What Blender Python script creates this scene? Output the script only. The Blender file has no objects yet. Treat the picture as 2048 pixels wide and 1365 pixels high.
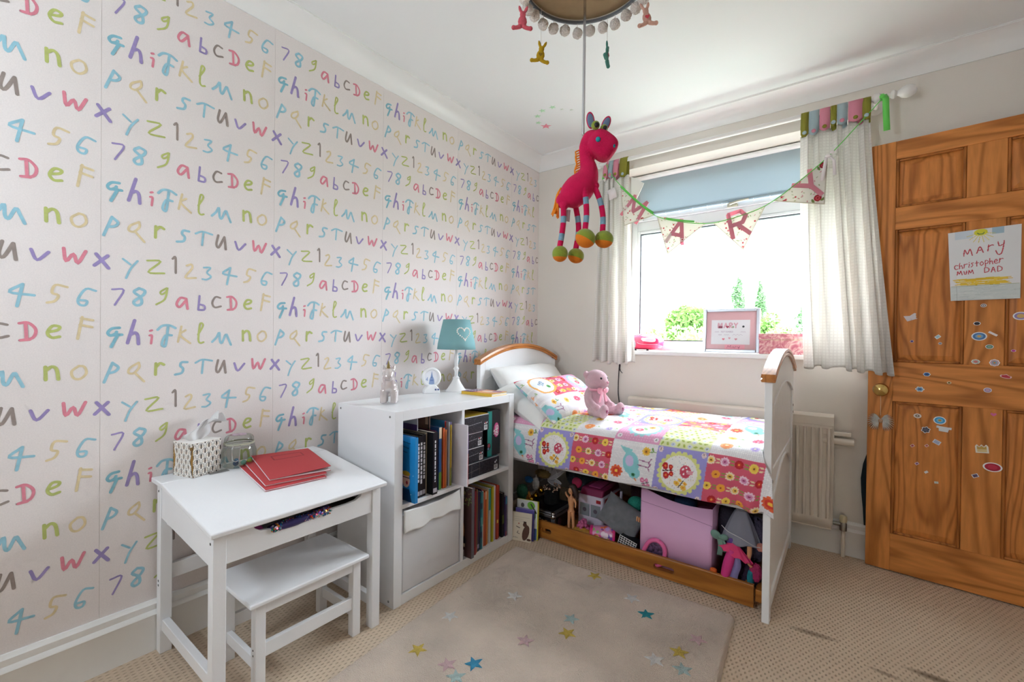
import bpy, bmesh, math, random
import numpy as np
from mathutils import Vector, Matrix
random.seed(7); rng = np.random.default_rng(7)
sc = bpy.context.scene
COL = sc.collection
PI = math.pi

# ------------------------------------------------------------------ camera
CAM_POS = Vector((1.8618, 0.0, 1.0638))
CAM_YAW, CAM_PITCH, CAM_ROLL, CAM_F = 0.6465, -0.0073, 0.0113, 889.7063   # focal length in pixels of a 2048 px wide frame
_cy, _sy = math.cos(CAM_YAW), math.sin(CAM_YAW)
_F = Vector((-_sy, _cy, 0)); _R = Vector((_cy, _sy, 0)); _U = Vector((0, 0, 1))
_F2 = _F*math.cos(CAM_PITCH) + _U*math.sin(CAM_PITCH); _U2 = _U*math.cos(CAM_PITCH) - _F*math.sin(CAM_PITCH)
_R3 = _R*math.cos(CAM_ROLL) + _U2*math.sin(CAM_ROLL); _U3 = _U2*math.cos(CAM_ROLL) - _R*math.sin(CAM_ROLL)
cam_data = bpy.data.cameras.new('camera'); cam = bpy.data.objects.new('camera', cam_data); COL.objects.link(cam)
cam_data.sensor_width = 36.0; cam_data.lens = 36.0*CAM_F/2048.0; cam_data.clip_start = 0.02; cam_data.clip_end = 500
cam.matrix_world = Matrix(((_R3.x, _U3.x, -_F2.x, CAM_POS.x), (_R3.y, _U3.y, -_F2.y, CAM_POS.y), (_R3.z, _U3.z, -_F2.z, CAM_POS.z), (0, 0, 0, 1)))
sc.camera = cam

# ------------------------------------------------------------------ sky and exposure
world = bpy.data.worlds.new('overcast_sky'); sc.world = world; world.use_nodes = True
_bg = world.node_tree.nodes['Background']
_bg.inputs['Color'].default_value = (0.80, 0.905, 1.0, 1); _bg.inputs['Strength'].default_value = 15.0
sc.view_settings.view_transform = 'Standard'; sc.view_settings.look = 'None'
sc.view_settings.gamma = 1.0; sc.view_settings.use_curve_mapping = False
sc.view_settings.exposure = 0.92
sc.cycles.max_bounces = 7; sc.cycles.diffuse_bounces = 5; sc.cycles.glossy_bounces = 3; sc.cycles.transmission_bounces = 4; sc.cycles.transparent_max_bounces = 10
sc.cycles.use_adaptive_sampling = True; sc.cycles.adaptive_threshold = 0.09; sc.cycles.adaptive_min_samples = 16
sc.cycles.caustics_reflective = False; sc.cycles.caustics_refractive = False
sc.cycles.sample_clamp_indirect = 8.0

def portal(name, loc, rot, sx, sy):
    l = bpy.data.lights.new(name, 'AREA'); l.shape = 'RECTANGLE'; l.size = sx; l.size_y = sy; l.cycles.is_portal = True
    o = bpy.data.objects.new(name, l); COL.objects.link(o); o.location = loc; o.rotation_euler = rot
portal('window_portal', (1.275, 3.06, 1.58), (-PI/2, 0, 0), 1.22, 1.2)

portal('fill_window_portal', (.60, -.97, 1.68), (PI/2, 0, 0), .6, .56)  # guides sky light through the window added behind the camera as fill

# ------------------------------------------------------------------ mesh helpers
def lin(h):
    h = h.lstrip('#'); c = [int(h[i:i+2], 16)/255 for i in (0, 2, 4)]
    return tuple(x/12.92 if x <= 0.04045 else ((x+0.055)/1.055)**2.4 for x in c)
WM = {}
class MB:
    def __init__(s): s.v = []; s.f = []; s.mi = []; s.T = None
    def add(s, vs, fs, m=0):
        b = len(s.v)
        if s.T is not None: vs = [tuple(s.T @ Vector(q)) for q in vs]
        s.v += [tuple(q) for q in vs]; s.f += [tuple(i+b for i in f) for f in fs]; s.mi += [m]*len(fs); return s
    def box(s, lo, hi, m=0):
        (a, b, c), (d, e, g) = lo, hi
        return s.add([(a,b,c),(d,b,c),(d,e,c),(a,e,c),(a,b,g),(d,b,g),(d,e,g),(a,e,g)], [(3,2,1,0),(4,5,6,7),(0,1,5,4),(1,2,6,5),(2,3,7,6),(3,0,4,7)], m)
    def prism(s, poly, axis, h0, h1, m=0):      # polygon in the two other axes, extruded along axis from h0 to h1
        n = len(poly)
        def P(p, h): return {'x': (h, p[0], p[1]), 'y': (p[0], h, p[1]), 'z': (p[0], p[1], h)}[axis]
        return s.add([P(p, h0) for p in poly]+[P(p, h1) for p in poly], [tuple(range(n))[::-1], tuple(range(n, 2*n))]+[(i, (i+1) % n, n+(i+1) % n, n+i) for i in range(n)], m)
    def cyl(s, a, b, r, r2=None, n=14, m=0): return s.tube([a, b], [r, r if r2 is None else r2], n, m)
    def tube(s, pts, r, n=8, m=0, flat=1.0, up=None):
        pts = [Vector(p) for p in pts]; k = len(pts)
        rr = list(r) if hasattr(r, '__len__') else [r]*k
        vs = []; fs = []; ref = None
        for i, p in enumerate(pts):
            t = (pts[min(i+1, k-1)]-pts[max(i-1, 0)])
            if t.length < 1e-9: t = Vector((0, 0, 1))
            t.normalize()
            if ref is None:
                ref = Vector(up) if up is not None else (Vector((0, 0, 1)) if abs(t.z) < .9 else Vector((1, 0, 0)))
            a = t.cross(ref)
            if a.length < 1e-6: a = t.orthogonal()
            a.normalize(); b2 = a.cross(t).normalized(); ref = b2
            for j in range(n):
                q = 2*PI*j/n; vs.append(p + a*math.cos(q)*rr[i] + b2*math.sin(q)*rr[i]*flat)
        for i in range(k-1):
            for j in range(n): fs.append((i*n+j, i*n+(j+1) % n, (i+1)*n+(j+1) % n, (i+1)*n+j))
        fs.append(tuple(range(n))[::-1]); fs.append(tuple(range((k-1)*n, k*n)))
        return s.add(vs, fs, m)
    def lathe(s, prof, n=24, m=0, o=(0, 0, 0), axis='z', cap=True):
        vs = []; fs = []; k = len(prof)
        for r, z in prof:
            for j in range(n):
                q = 2*PI*j/n; a, b = r*math.cos(q), r*math.sin(q)
                p = {'z': (a, b, z), 'x': (z, a, b), 'y': (b, z, a)}[axis]
                vs.append((p[0]+o[0], p[1]+o[1], p[2]+o[2]))
        for i in range(k-1):
            for j in range(n): fs.append((i*n+j, i*n+(j+1) % n, (i+1)*n+(j+1) % n, (i+1)*n+j))
        if cap: fs.append(tuple(range(n))[::-1]); fs.append(tuple(range((k-1)*n, k*n)))
        return s.add(vs, fs, m)
    def ell(s, c, r, n=16, k=10, m=0, R=None, pw=1.0):
        r = r if hasattr(r, '__len__') else (r, r, r)
        vs = []; fs = []
        f = lambda x: math.copysign(abs(x)**pw, x)
        for i in range(1, k):
            t = PI*i/k
            for j in range(n):
                q = 2*PI*j/n; p = Vector((f(math.sin(t))*f(math.cos(q))*r[0], f(math.sin(t))*f(math.sin(q))*r[1], f(math.cos(t))*r[2]))
                if R is not None: p = R @ p
                vs.append(p+Vector(c))
        top = Vector((0, 0, r[2])); bot = Vector((0, 0, -r[2]))
        if R is not None: top = R @ top; bot = R @ bot
        vs += [top+Vector(c), bot+Vector(c)]; N = (k-1)*n
        for i in range(k-2):
            for j in range(n): fs.append((i*n+j, (i+1)*n+j, (i+1)*n+(j+1) % n, i*n+(j+1) % n))
        for j in range(n): fs.append((N, j, (j+1) % n)); fs.append((N+1, (k-2)*n+(j+1) % n, (k-2)*n+j))
        return s.add(vs, fs, m)
    def ribbon(s, pts, w, P, m=0):              # flat stroke in 2D, mapped to 3D by P(a, b)
        n = len(pts)
        if n < 2: return s
        L = []; Rr = []
        for i, p in enumerate(pts):
            a = pts[max(i-1, 0)]; b = pts[min(i+1, n-1)]
            dx, dy = b[0]-a[0], b[1]-a[1]; d = math.hypot(dx, dy) or 1; nx, ny = -dy/d*w/2, dx/d*w/2
            L.append((p[0]+nx, p[1]+ny)); Rr.append((p[0]-nx, p[1]-ny))
        def cap(p, q, sg):
            dx, dy = p[0]-q[0], p[1]-q[1]; d = math.hypot(dx, dy) or 1; a0 = math.atan2(dy, dx)
            return [(p[0]+math.cos(a0+t)*w/2, p[1]+math.sin(a0+t)*w/2) for t in (-PI/4*sg, 0, PI/4*sg)]
        vs = [P(*q, i/n) for i, q in enumerate(L)]+[P(*q, i/n) for i, q in enumerate(Rr)]
        fs = [(i, n+i, n+i+1, i+1) for i in range(n-1)]
        c0 = cap(pts[0], pts[1], -1); c1 = cap(pts[-1], pts[-2], 1)
        b = len(vs); vs += [P(*q, 0) for q in c0]+[P(*q, 1) for q in c1]
        fs += [(0, b+2, b+1, b, n) if False else (n, b+0, b+1, b+2, 0)[::-1], (n-1, b+5, b+4, b+3, 2*n-1)[::-1]]
        return s.add(vs, fs, m)
    def build(s, name, mats, parent=None, smooth=35, bevel=0, world=True, seg=2, sub=0, solid=0):
        me = bpy.data.meshes.new(name)
        vs = s.v
        if parent is not None and world:
            Mi = WM[parent.name].inverted(); vs = [tuple(Mi @ Vector(q)) for q in vs]
        org = None
        if parent is None and world == 'base':
            a = np.array(vs); org = Vector(((a[:, 0].min()+a[:, 0].max())/2, (a[:, 1].min()+a[:, 1].max())/2, a[:, 2].min()))
            vs = [(q[0]-org.x, q[1]-org.y, q[2]-org.z) for q in vs]
        me.from_pydata(vs, [], s.f)
        if not isinstance(mats, (list, tuple)): mats = [mats]
        for mt in mats: me.materials.append(mt)
        if len(mats) > 1: me.polygons.foreach_set('material_index', s.mi)
        bm = bmesh.new(); bm.from_mesh(me); bmesh.ops.recalc_face_normals(bm, faces=bm.faces); bm.to_mesh(me); bm.free()
        return finish(me, name, parent, smooth, bevel, seg, sub, solid, org)
def finish(me, name, parent, smooth, bevel=0, seg=2, sub=0, solid=0, org=None):
    if smooth:
        me.shade_smooth(); me.set_sharp_from_angle(angle=math.radians(smooth))
    o = bpy.data.objects.new(name, me); COL.objects.link(o)
    if parent is not None: o.parent = parent; WM[o.name] = WM[parent.name]
    else:
        WM[o.name] = Matrix.Translation(org) if org is not None else Matrix()
        if org is not None: o.location = org
    if solid: md = o.modifiers.new('thickness', 'SOLIDIFY'); md.thickness = solid; md.offset = 0
    if bevel:
        md = o.modifiers.new('edges', 'BEVEL'); md.width = bevel; md.segments = seg; md.limit_method = 'ANGLE'; md.angle_limit = math.radians(40)
    if sub: md = o.modifiers.new('subdiv', 'SUBSURF'); md.levels = sub; md.render_levels = sub
    return o
def tag(o, label=None, cat=None, group=None, kind=None):
    if label: o['label'] = label
    if cat: o['category'] = cat
    if group: o['group'] = group
    if kind: o['kind'] = kind
    return o
def thing(name, label, cat, loc=(0, 0, 0), rot=(0, 0, 0), group=None, kind=None):
    o = bpy.data.objects.new(name, None); COL.objects.link(o); o.empty_display_size = 0.05
    o.location = loc; o.rotation_euler = rot
    WM[o.name] = Matrix.Translation(Vector(loc)) @ __import__('mathutils').Euler(rot).to_matrix().to_4x4()
    return tag(o, label, cat, group, kind)
def share(src, name, parent, loc=(0, 0, 0), rot=(0, 0, 0), scale=(1, 1, 1)):   # another object on the same mesh data
    o = src.copy(); o.name = name; COL.objects.link(o); o.parent = parent; o.location = loc; o.rotation_euler = rot; o.scale = scale
    WM[o.name] = WM[parent.name] if parent is not None else Matrix(); return o
def grid(name, XYZ, mats, parent=None, cols=None, smooth=60, world=True, closed_u=False, solid=0, bevel=0):
    XYZ = np.asarray(XYZ, float); nv, nu, _ = XYZ.shape
    v = XYZ.reshape(-1, 3)
    if parent is not None and world:
        Mi = np.array(WM[parent.name].inverted()); v = v @ Mi[:3, :3].T + Mi[:3, 3]
    org = None
    if parent is None and world == 'base':
        org = Vector(((v[:, 0].min()+v[:, 0].max())/2, (v[:, 1].min()+v[:, 1].max())/2, v[:, 2].min())); v = v-np.array(org)
    i = np.arange(nv-1)[:, None]; j = np.arange(nu if closed_u else nu-1)[None, :]; j2 = (j+1) % nu
    f = np.stack([i*nu+j, i*nu+j2, (i+1)*nu+j2, (i+1)*nu+j], -1).reshape(-1, 4)
    me = bpy.data.meshes.new(name)
    me.vertices.add(len(v)); me.vertices.foreach_set('co', v.ravel())
    me.loops.add(f.size); me.loops.foreach_set('vertex_index', f.ravel().astype(np.int32))
    me.polygons.add(len(f)); me.polygons.foreach_set('loop_start', np.arange(0, f.size, 4, dtype=np.int32))
    me.update(calc_edges=True); me.validate()
    if cols is not None: put_cols(me, cols.reshape(-1, 3))
    for mt in (mats if isinstance(mats, (list, tuple)) else [mats]): me.materials.append(mt)
    return finish(me, name, parent, smooth, bevel=bevel, solid=solid, org=org)
def put_cols(me, c):
    at = me.color_attributes.new('print', 'FLOAT_COLOR', 'POINT')
    a = np.ones((len(c), 4)); a[:, :3] = c; at.data.foreach_set('color', a.ravel().astype(np.float32))
def crom(pts, k=5, closed=False):
    P = [np.array(p, float) for p in pts]; n = len(P)
    if n < 3: return [tuple(P[0]+(P[-1]-P[0])*t/k) for t in range(k+1)] if n == 2 else [tuple(p) for p in P]
    out = []
    for i in range(n if closed else n-1):
        p0 = P[(i-1) % n] if (closed or i > 0) else P[0]*2-P[1]
        p1 = P[i]; p2 = P[(i+1) % n]; p3 = P[(i+2) % n] if (closed or i+2 < n) else P[-1]*2-P[-2]
        for t in range(k):
            t = t/k; out.append(tuple(.5*((2*p1)+(-p0+p2)*t+(2*p0-5*p1+4*p2-p3)*t*t+(-p0+3*p1-3*p2+p3)*t**3)))
    out.append(tuple(P[0] if closed else P[-1])); return out

# ------------------------------------------------------------------ painting flat prints onto grid points
class Paint:
    def __init__(s, X, Y, base):
        s.X = np.asarray(X, float); s.Y = np.asarray(Y, float); s.C = np.empty(s.X.shape+(3,)); s.C[...] = lin(base)
    def put(s, mask, col): s.C[mask] = lin(col) if isinstance(col, str) else col
    def circ(s, x, y, r, col): s.put((s.X-x)**2+(s.Y-y)**2 < r*r, col)
    def oval(s, x, y, a, b, col, rot=0):
        c, d = math.cos(rot), math.sin(rot); u = (s.X-x)*c+(s.Y-y)*d; v = -(s.X-x)*d+(s.Y-y)*c
        s.put((u/a)**2+(v/b)**2 < 1, col)
    def rect(s, x0, y0, x1, y1, col): s.put((s.X > x0) & (s.X < x1) & (s.Y > y0) & (s.Y < y1), col)
    def scallop(s, x, y, r, n, amp, col, box=None):
        t = np.arctan2(s.Y-y, s.X-x); d = np.hypot(s.X-x, s.Y-y)
        m = d < r+amp*np.abs(np.sin(t*n/2))
        s.put(m if box is None else m & box, col)
    def poly(s, pts, col):
        ins = np.zeros(s.X.shape, bool); n = len(pts); j = n-1
        for i in range(n):
            xi, yi = pts[i]; xj, yj = pts[j]
            if yi != yj: ins ^= ((yi > s.Y) != (yj > s.Y)) & (s.X < (xj-xi)*(s.Y-yi)/(yj-yi)+xi)
            j = i
        s.put(ins, col)
    def line(s, pts, w, col):
        for (x0, y0), (x1, y1) in zip(pts[:-1], pts[1:]):
            dx, dy = x1-x0, y1-y0; L = dx*dx+dy*dy or 1e-12
            t = np.clip(((s.X-x0)*dx+(s.Y-y0)*dy)/L, 0, 1)
            s.put((s.X-x0-t*dx)**2+(s.Y-y0-t*dy)**2 < w*w/4, col)
    def text(s, txt, x, y, h, col, w=None, sp=.25, rot=0, xs=1.0):
        c, d = math.cos(rot), math.sin(rot); cur = 0
        for ch in txt:
            if ch == ' ': cur += h*.5*xs; continue
            gl = FONT.get(ch) or FONT.get(ch.upper())
            if not gl: cur += h*.4*xs; continue
            wd = max(q[0] for st in gl for q in st)
            for st in gl:
                pp = crom(st, 3) if len(st) > 3 else st
                s.line([(x+(cur+a*h*xs)*c-b*h*d, y+(cur+a*h*xs)*d+b*h*c) for a, b in pp], w or h*.16, col)
            cur += (wd+sp)*h*xs
        return cur
FONT = {'A': [[(0,0),(.35,1),(.7,0)],[(.14,.38),(.56,.38)]], 'B': [[(0,0),(0,1),(.45,.95),(.5,.62),(0,.52)],[(0,.52),(.6,.45),(.58,.06),(0,0)]],
 'C': [[(.62,.85),(.3,1),(0,.6),(.05,.15),(.35,0),(.64,.15)]], 'D': [[(0,0),(0,1),(.45,.9),(.62,.5),(.42,.08),(0,0)]], 'E': [[(.55,1),(0,1),(0,0),(.55,0)],[(0,.52),(.45,.52)]],
 'F': [[(.55,1),(0,1),(0,0)],[(0,.52),(.45,.52)]], 'G': [[(.62,.85),(.3,1),(0,.6),(.05,.15),(.35,0),(.62,.15),(.62,.45),(.35,.45)]], 'H': [[(0,0),(0,1)],[(.6,0),(.6,1)],[(0,.5),(.6,.5)]],
 'I': [[(.05,0),(.05,1)]], 'K': [[(0,0),(0,1)],[(.55,1),(0,.45),(.6,0)]], 'L': [[(0,1),(0,0),(.5,0)]], 'M': [[(0,0),(.05,1),(.4,.3),(.75,1),(.8,0)]], 'N': [[(0,0),(0,1),(.6,0),(.6,1)]],
 'O': [[(.32,1),(.02,.6),(.06,.15),(.32,0),(.6,.15),(.64,.6),(.32,1)]], 'P': [[(0,0),(0,1),(.5,.92),(.52,.58),(0,.46)]], 'R': [[(0,0),(0,1),(.5,.92),(.5,.6),(0,.5),(.55,0)]],
 'S': [[(.55,.88),(.25,1),(.02,.75),(.5,.35),(.35,.02),(0,.12)]], 'T': [[(0,1),(.65,1)],[(.32,1),(.32,0)]], 'U': [[(0,1),(.02,.2),(.3,0),(.58,.2),(.6,1)]], 'V': [[(0,1),(.3,0),(.6,1)]],
 'W': [[(0,1),(.2,0),(.4,.7),(.6,0),(.8,1)]], 'X': [[(0,0),(.6,1)],[(0,1),(.6,0)]], 'Y': [[(0,1),(.32,.5),(.64,1)],[(.32,.5),(.32,0)]], 'Z': [[(0,1),(.6,1),(0,0),(.6,0)]],
 '0': [[(.3,1),(0,.5),(.3,0),(.6,.5),(.3,1)]], '1': [[(0,.8),(.2,1),(.2,0)]], '2': [[(0,.8),(.3,1),(.55,.75),(0,0),(.6,0)]], '9': [[(.5,.6),(.2,.5),(.05,.8),(.3,1),(.5,.8),(.4,0)]], '6': [[(.45,1),(.05,.4),(.25,0),(.5,.25),(.3,.5),(.08,.3)]]}
# lower-case letters as a child writes them
KID = {'m': [[(0,0),(.1,.8),(.35,.2),(.6,.85),(.8,0)]], 'a': [[(0,0),(.3,.85),(.6,.05)],[(.12,.35),(.5,.4)]], 'r': [[(0,0),(.08,.8)],[(.05,.55),(.35,.75),(.5,.7)]], 'y': [[(0,.9),(.1,.4),(.4,.5)],[(.55,1.0),(.45,.1),(.3,-.6),(0,-.7),(-.2,-.2)]],
 'c': [[(.5,.7),(.15,.75),(0,.35),(.2,0),(.5,.1)]], 'h': [[(.05,1.1),(0,0)],[(.02,.4),(.3,.6),(.4,0)]], 'i': [[(0,0),(.02,.6)],[(.02,.85),(.03,.9)]], 's': [[(.4,.75),(.1,.7),(.3,.35),(.05,0)]], 't': [[(.2,1),(.2,0)],[(0,.6),(.45,.65)]],
 'o': [[(.25,.75),(0,.4),(.2,0),(.45,.35),(.25,.75)]], 'p': [[(.05,-.3),(.05,.8),(.4,.7),(.35,.3),(.05,.25)]], 'e': [[(0,.35),(.4,.45),(.25,.75),(0,.35),(.2,0),(.45,.1)]], 'u': [[(0,.7),(.1,.05),(.35,.1),(.4,.75)]], 'D': [[(0,0),(.02,.95),(.55,.7),(.5,.2),(0,0)]], 'A': [[(0,0),(.25,.9),(.5,0)],[(.1,.35),(.42,.35)]]}
def kidtext(P, txt, x, y, h, col, w, sp=.3, slope=0):
    cur = 0
    for ch in txt:
        if ch == ' ': cur += h*.7; continue
        gl = KID.get(ch) or FONT.get(ch); wd = max(q[0] for st in gl for q in st)
        for st in gl: P.line([(x+cur+a*h, y+b*h+slope*cur) for a, b in (crom(st, 3) if len(st) > 2 else st)], w, col)
        cur += (wd+sp)*h

# ------------------------------------------------------------------ materials
MATS = {}
def mat(name, col, rough=.5, metal=0, var=None, bump=None, spec=.5, sheen=0, coat=0, trans=None, emit=None, print_=False, weave=None, subsurf=0):
    """col hex; var=(scale, amount) mottling; bump=(scale, strength); weave=(scale, amount, bump) fine square cloth; trans=thin translucent share"""
    if name in MATS: return MATS[name]
    m = bpy.data.materials.new(name); m.use_nodes = True; N = m.node_tree.nodes; L = m.node_tree.links
    b = N['Principled BSDF']; c = lin(col)
    b.inputs['Base Color'].default_value = (*c, 1); b.inputs['Roughness'].default_value = rough; b.inputs['Metallic'].default_value = metal
    b.inputs['Specular IOR Level'].default_value = spec
    if sheen: b.inputs['Sheen Weight'].default_value = sheen
    if coat: b.inputs['Coat Weight'].default_value = coat; b.inputs['Coat Roughness'].default_value = .1
    src = None
    if print_:
        at = N.new('ShaderNodeVertexColor'); at.layer_name = 'print'; src = at.outputs['Color']
    tc = N.new('ShaderNodeTexCoord')
    if var:
        nz = N.new('ShaderNodeTexNoise'); nz.inputs['Scale'].default_value = var[0]; nz.inputs['Detail'].default_value = 4; L.new(tc.outputs['Object'], nz.inputs['Vector'])
        mr = N.new('ShaderNodeMapRange'); mr.inputs['From Min'].default_value = .3; mr.inputs['From Max'].default_value = .7; mr.inputs['To Min'].default_value = 1-var[1]; mr.inputs['To Max'].default_value = 1+var[1]*.4
        L.new(nz.outputs['Fac'], mr.inputs['Value'])
        mx = N.new('ShaderNodeMix'); mx.data_type = 'RGBA'; mx.blend_type = 'MULTIPLY'; mx.inputs['Factor'].default_value = 1
        if src is not None: L.new(src, mx.inputs['A'])
        else: mx.inputs['A'].default_value = (*c, 1)
        L.new(mr.outputs['Result'], mx.inputs['B']); src = mx.outputs['Result']
    hsrc = None
    if bump:
        n2 = N.new('ShaderNodeTexNoise'); n2.inputs['Scale'].default_value = bump[0]; n2.inputs['Detail'].default_value = 3; L.new(tc.outputs['Object'], n2.inputs['Vector'])
        bp = N.new('ShaderNodeBump'); bp.inputs['Strength'].default_value = bump[1]; bp.inputs['Distance'].default_value = .01; L.new(n2.outputs['Fac'], bp.inputs['Height']); L.new(bp.outputs['Normal'], b.inputs['Normal'])
    if weave:
        w = [];
        for d in ('X', 'Z'):
            wv = N.new('ShaderNodeTexWave'); wv.wave_type = 'BANDS'; wv.bands_direction = d; wv.inputs['Scale'].default_value = weave[0]; wv.inputs['Distortion'].default_value = .6; wv.inputs['Detail'].default_value = 1; L.new(tc.outputs['Object'], wv.inputs['Vector'])
            pw = N.new('ShaderNodeMath'); pw.operation = 'POWER'; L.new(wv.outputs['Fac'], pw.inputs[0]); pw.inputs[1].default_value = 5; w.append(pw)
        mx2 = N.new('ShaderNodeMath'); mx2.operation = 'MAXIMUM'; L.new(w[0].outputs[0], mx2.inputs[0]); L.new(w[1].outputs[0], mx2.inputs[1])
        mm = N.new('ShaderNodeMix'); mm.data_type = 'RGBA'; mm.blend_type = 'MIX'
        ml = N.new('ShaderNodeMath'); ml.operation = 'MULTIPLY'; ml.inputs[1].default_value = weave[1]; L.new(mx2.outputs[0], ml.inputs[0]); L.new(ml.outputs[0], mm.inputs['Factor'])
        if src is not None: L.new(src, mm.inputs['A'])
        else: mm.inputs['A'].default_value = (*c, 1)
        mm.inputs['B'].default_value = (c[0]*.72, c[1]*.70, c[2]*.68, 1); src = mm.outputs['Result']
        bp = N.new('ShaderNodeBump'); bp.inputs['Strength'].default_value = weave[2]; bp.inputs['Distance'].default_value = .002; L.new(mx2.outputs[0], bp.inputs['Height']); L.new(bp.outputs['Normal'], b.inputs['Normal'])
    if src is not None: L.new(src, b.inputs['Base Color'])
    if emit: b.inputs['Emission Color'].default_value = (*lin(emit[0]), 1); b.inputs['Emission Strength'].default_value = emit[1]
    if trans:
        tl = N.new('ShaderNodeBsdfTranslucent'); tl.inputs['Color'].default_value = (*c, 1)
        if src is not None: L.new(src, tl.inputs['Color'])
        ms = N.new('ShaderNodeMixShader'); ms.inputs[0].default_value = trans
        L.new(b.outputs[0], ms.inputs[1]); L.new(tl.outputs[0], ms.inputs[2]); L.new(ms.outputs[0], N['Material Output'].inputs['Surface'])
    MATS[name] = m; return m
def glass(name, col='#ffffff', refl=.06, rough=0.0, k=.5):
    m = bpy.data.materials.new(name); m.use_nodes = True; N = m.node_tree.nodes; L = m.node_tree.links
    N.remove(N['Principled BSDF']); t = N.new('ShaderNodeBsdfTransparent'); t.inputs[0].default_value = (*lin(col), 1)
    g = N.new('ShaderNodeBsdfGlossy'); g.inputs['Roughness'].default_value = rough; lw = N.new('ShaderNodeLayerWeight'); lw.inputs['Blend'].default_value = .25
    mr = N.new('ShaderNodeMath'); mr.operation = 'MULTIPLY_ADD'; mr.inputs[1].default_value = k; mr.inputs[2].default_value = refl*.3; L.new(lw.outputs['Fresnel'], mr.inputs[0])
    ms = N.new('ShaderNodeMixShader'); L.new(mr.outputs[0], ms.inputs[0]); L.new(t.outputs[0], ms.inputs[1]); L.new(g.outputs[0], ms.inputs[2]); L.new(ms.outputs[0], N['Material Output'].inputs['Surface'])
    return m
def wood(name, light, dark, axis='z', scale=1.0, rough=.45, coat=.08):
    m = bpy.data.materials.new(name); m.use_nodes = True; N = m.node_tree.nodes; L = m.node_tree.links; b = N['Principled BSDF']
    tc = N.new('ShaderNodeTexCoord'); mp = N.new('ShaderNodeMapping')
    s = {'x': (.12, 1, 1), 'y': (1, .12, 1), 'z': (1, 1, .12)}[axis]; mp.inputs['Scale'].default_value = [q*scale for q in s]
    L.new(tc.outputs['Object'], mp.inputs['Vector'])
    gi = N.new('ShaderNodeObjectInfo'); vm = N.new('ShaderNodeVectorMath'); vm.operation = 'ADD'
    rm = N.new('ShaderNodeMath'); rm.operation = 'MULTIPLY'; rm.inputs[1].default_value = 7.3; L.new(gi.outputs['Random'], rm.inputs[0]); L.new(mp.outputs[0], vm.inputs[0]); L.new(rm.outputs[0], vm.inputs[1])
    n1 = N.new('ShaderNodeTexNoise'); n1.inputs['Scale'].default_value = 5.5; n1.inputs['Detail'].default_value = 1.5; n1.inputs['Distortion'].default_value = .25; L.new(vm.outputs[0], n1.inputs['Vector'])
    ml = N.new('ShaderNodeMath'); ml.operation = 'MULTIPLY'; ml.inputs[1].default_value = 88.0; L.new(n1.outputs['Fac'], ml.inputs[0])
    sn = N.new('ShaderNodeMath'); sn.operation = 'SINE'; L.new(ml.outputs[0], sn.inputs[0])
    n2 = N.new('ShaderNodeTexNoise'); n2.inputs['Scale'].default_value = 60; n2.inputs['Detail'].default_value = 3; L.new(vm.outputs[0], n2.inputs['Vector'])
    r1 = N.new('ShaderNodeMapRange'); r1.inputs['From Min'].default_value = -.6; r1.inputs['From Max'].default_value = 1; L.new(sn.outputs[0], r1.inputs['Value'])
    pw = N.new('ShaderNodeMath'); pw.operation = 'POWER'; pw.inputs[1].default_value = 2.2; L.new(r1.outputs[0], pw.inputs[0])
    mx = N.new('ShaderNodeMix'); mx.data_type = 'RGBA'; mx.inputs['A'].default_value = (*lin(light), 1); mx.inputs['B'].default_value = (*lin(dark), 1); 
    m2 = N.new('ShaderNodeMath'); m2.operation = 'MULTIPLY'; m2.inputs[1].default_value = .68; L.new(pw.outputs[0], m2.inputs[0]); L.new(m2.outputs[0], mx.inputs['Factor'])
    mr = N.new('ShaderNodeMapRange'); mr.inputs['From Min'].default_value = .3; mr.inputs['From Max'].default_value = .7; mr.inputs['To Min'].default_value = .82; mr.inputs['To Max'].default_value = 1.1; L.new(n2.outputs['Fac'], mr.inputs['Value'])
    mu = N.new('ShaderNodeMix'); mu.data_type = 'RGBA'; mu.blend_type = 'MULTIPLY'; mu.inputs['Factor'].default_value = 1; L.new(mx.outputs['Result'], mu.inputs['A']); L.new(mr.outputs['Result'], mu.inputs['B'])
    L.new(mu.outputs['Result'], b.inputs['Base Color']); b.inputs['Roughness'].default_value = rough; b.inputs['Coat Weight'].default_value = coat; b.inputs['Coat Roughness'].default_value = .25; b.inputs['Specular IOR Level'].default_value = .25
    MATS[name] = m; return m
print_cloth = mat('print_cloth', '#ffffff', .85, print_=True, var=(25, .06), bump=(500, .15))
print_flag = mat('print_flag', '#ffffff', .85, print_=True, bump=(500, .15), trans=.3)
print_paper = mat('print_paper', '#ffffff', .75, print_=True)
print_gloss = mat('print_gloss', '#ffffff', .3, print_=True)
white_paint = mat('white_paint', '#f1f0ee', .35, var=(3, .03))
white_satin = mat('white_satin_furniture', '#eeeeF0', .38, var=(6, .02), bump=(90, .03))
white_melamine = mat('white_melamine', '#ececee', .3)
white_plastic = mat('white_plastic', '#f3f3f3', .25)
black_plastic = mat('black_plastic', '#161416', .35)
chrome = mat('chrome', '#c9c9cc', .18, 1)
brass = mat('brass', '#c8a765', .22, 1)
steel_screw = mat('dark_screw', '#4a4844', .4, .8)

# =================================================================== THE SETTING
RX, RY0, RY1, CEIL = 2.78, -0.85, 2.781, 2.385
def structure(o): o['kind'] = 'structure'; return o
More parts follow.
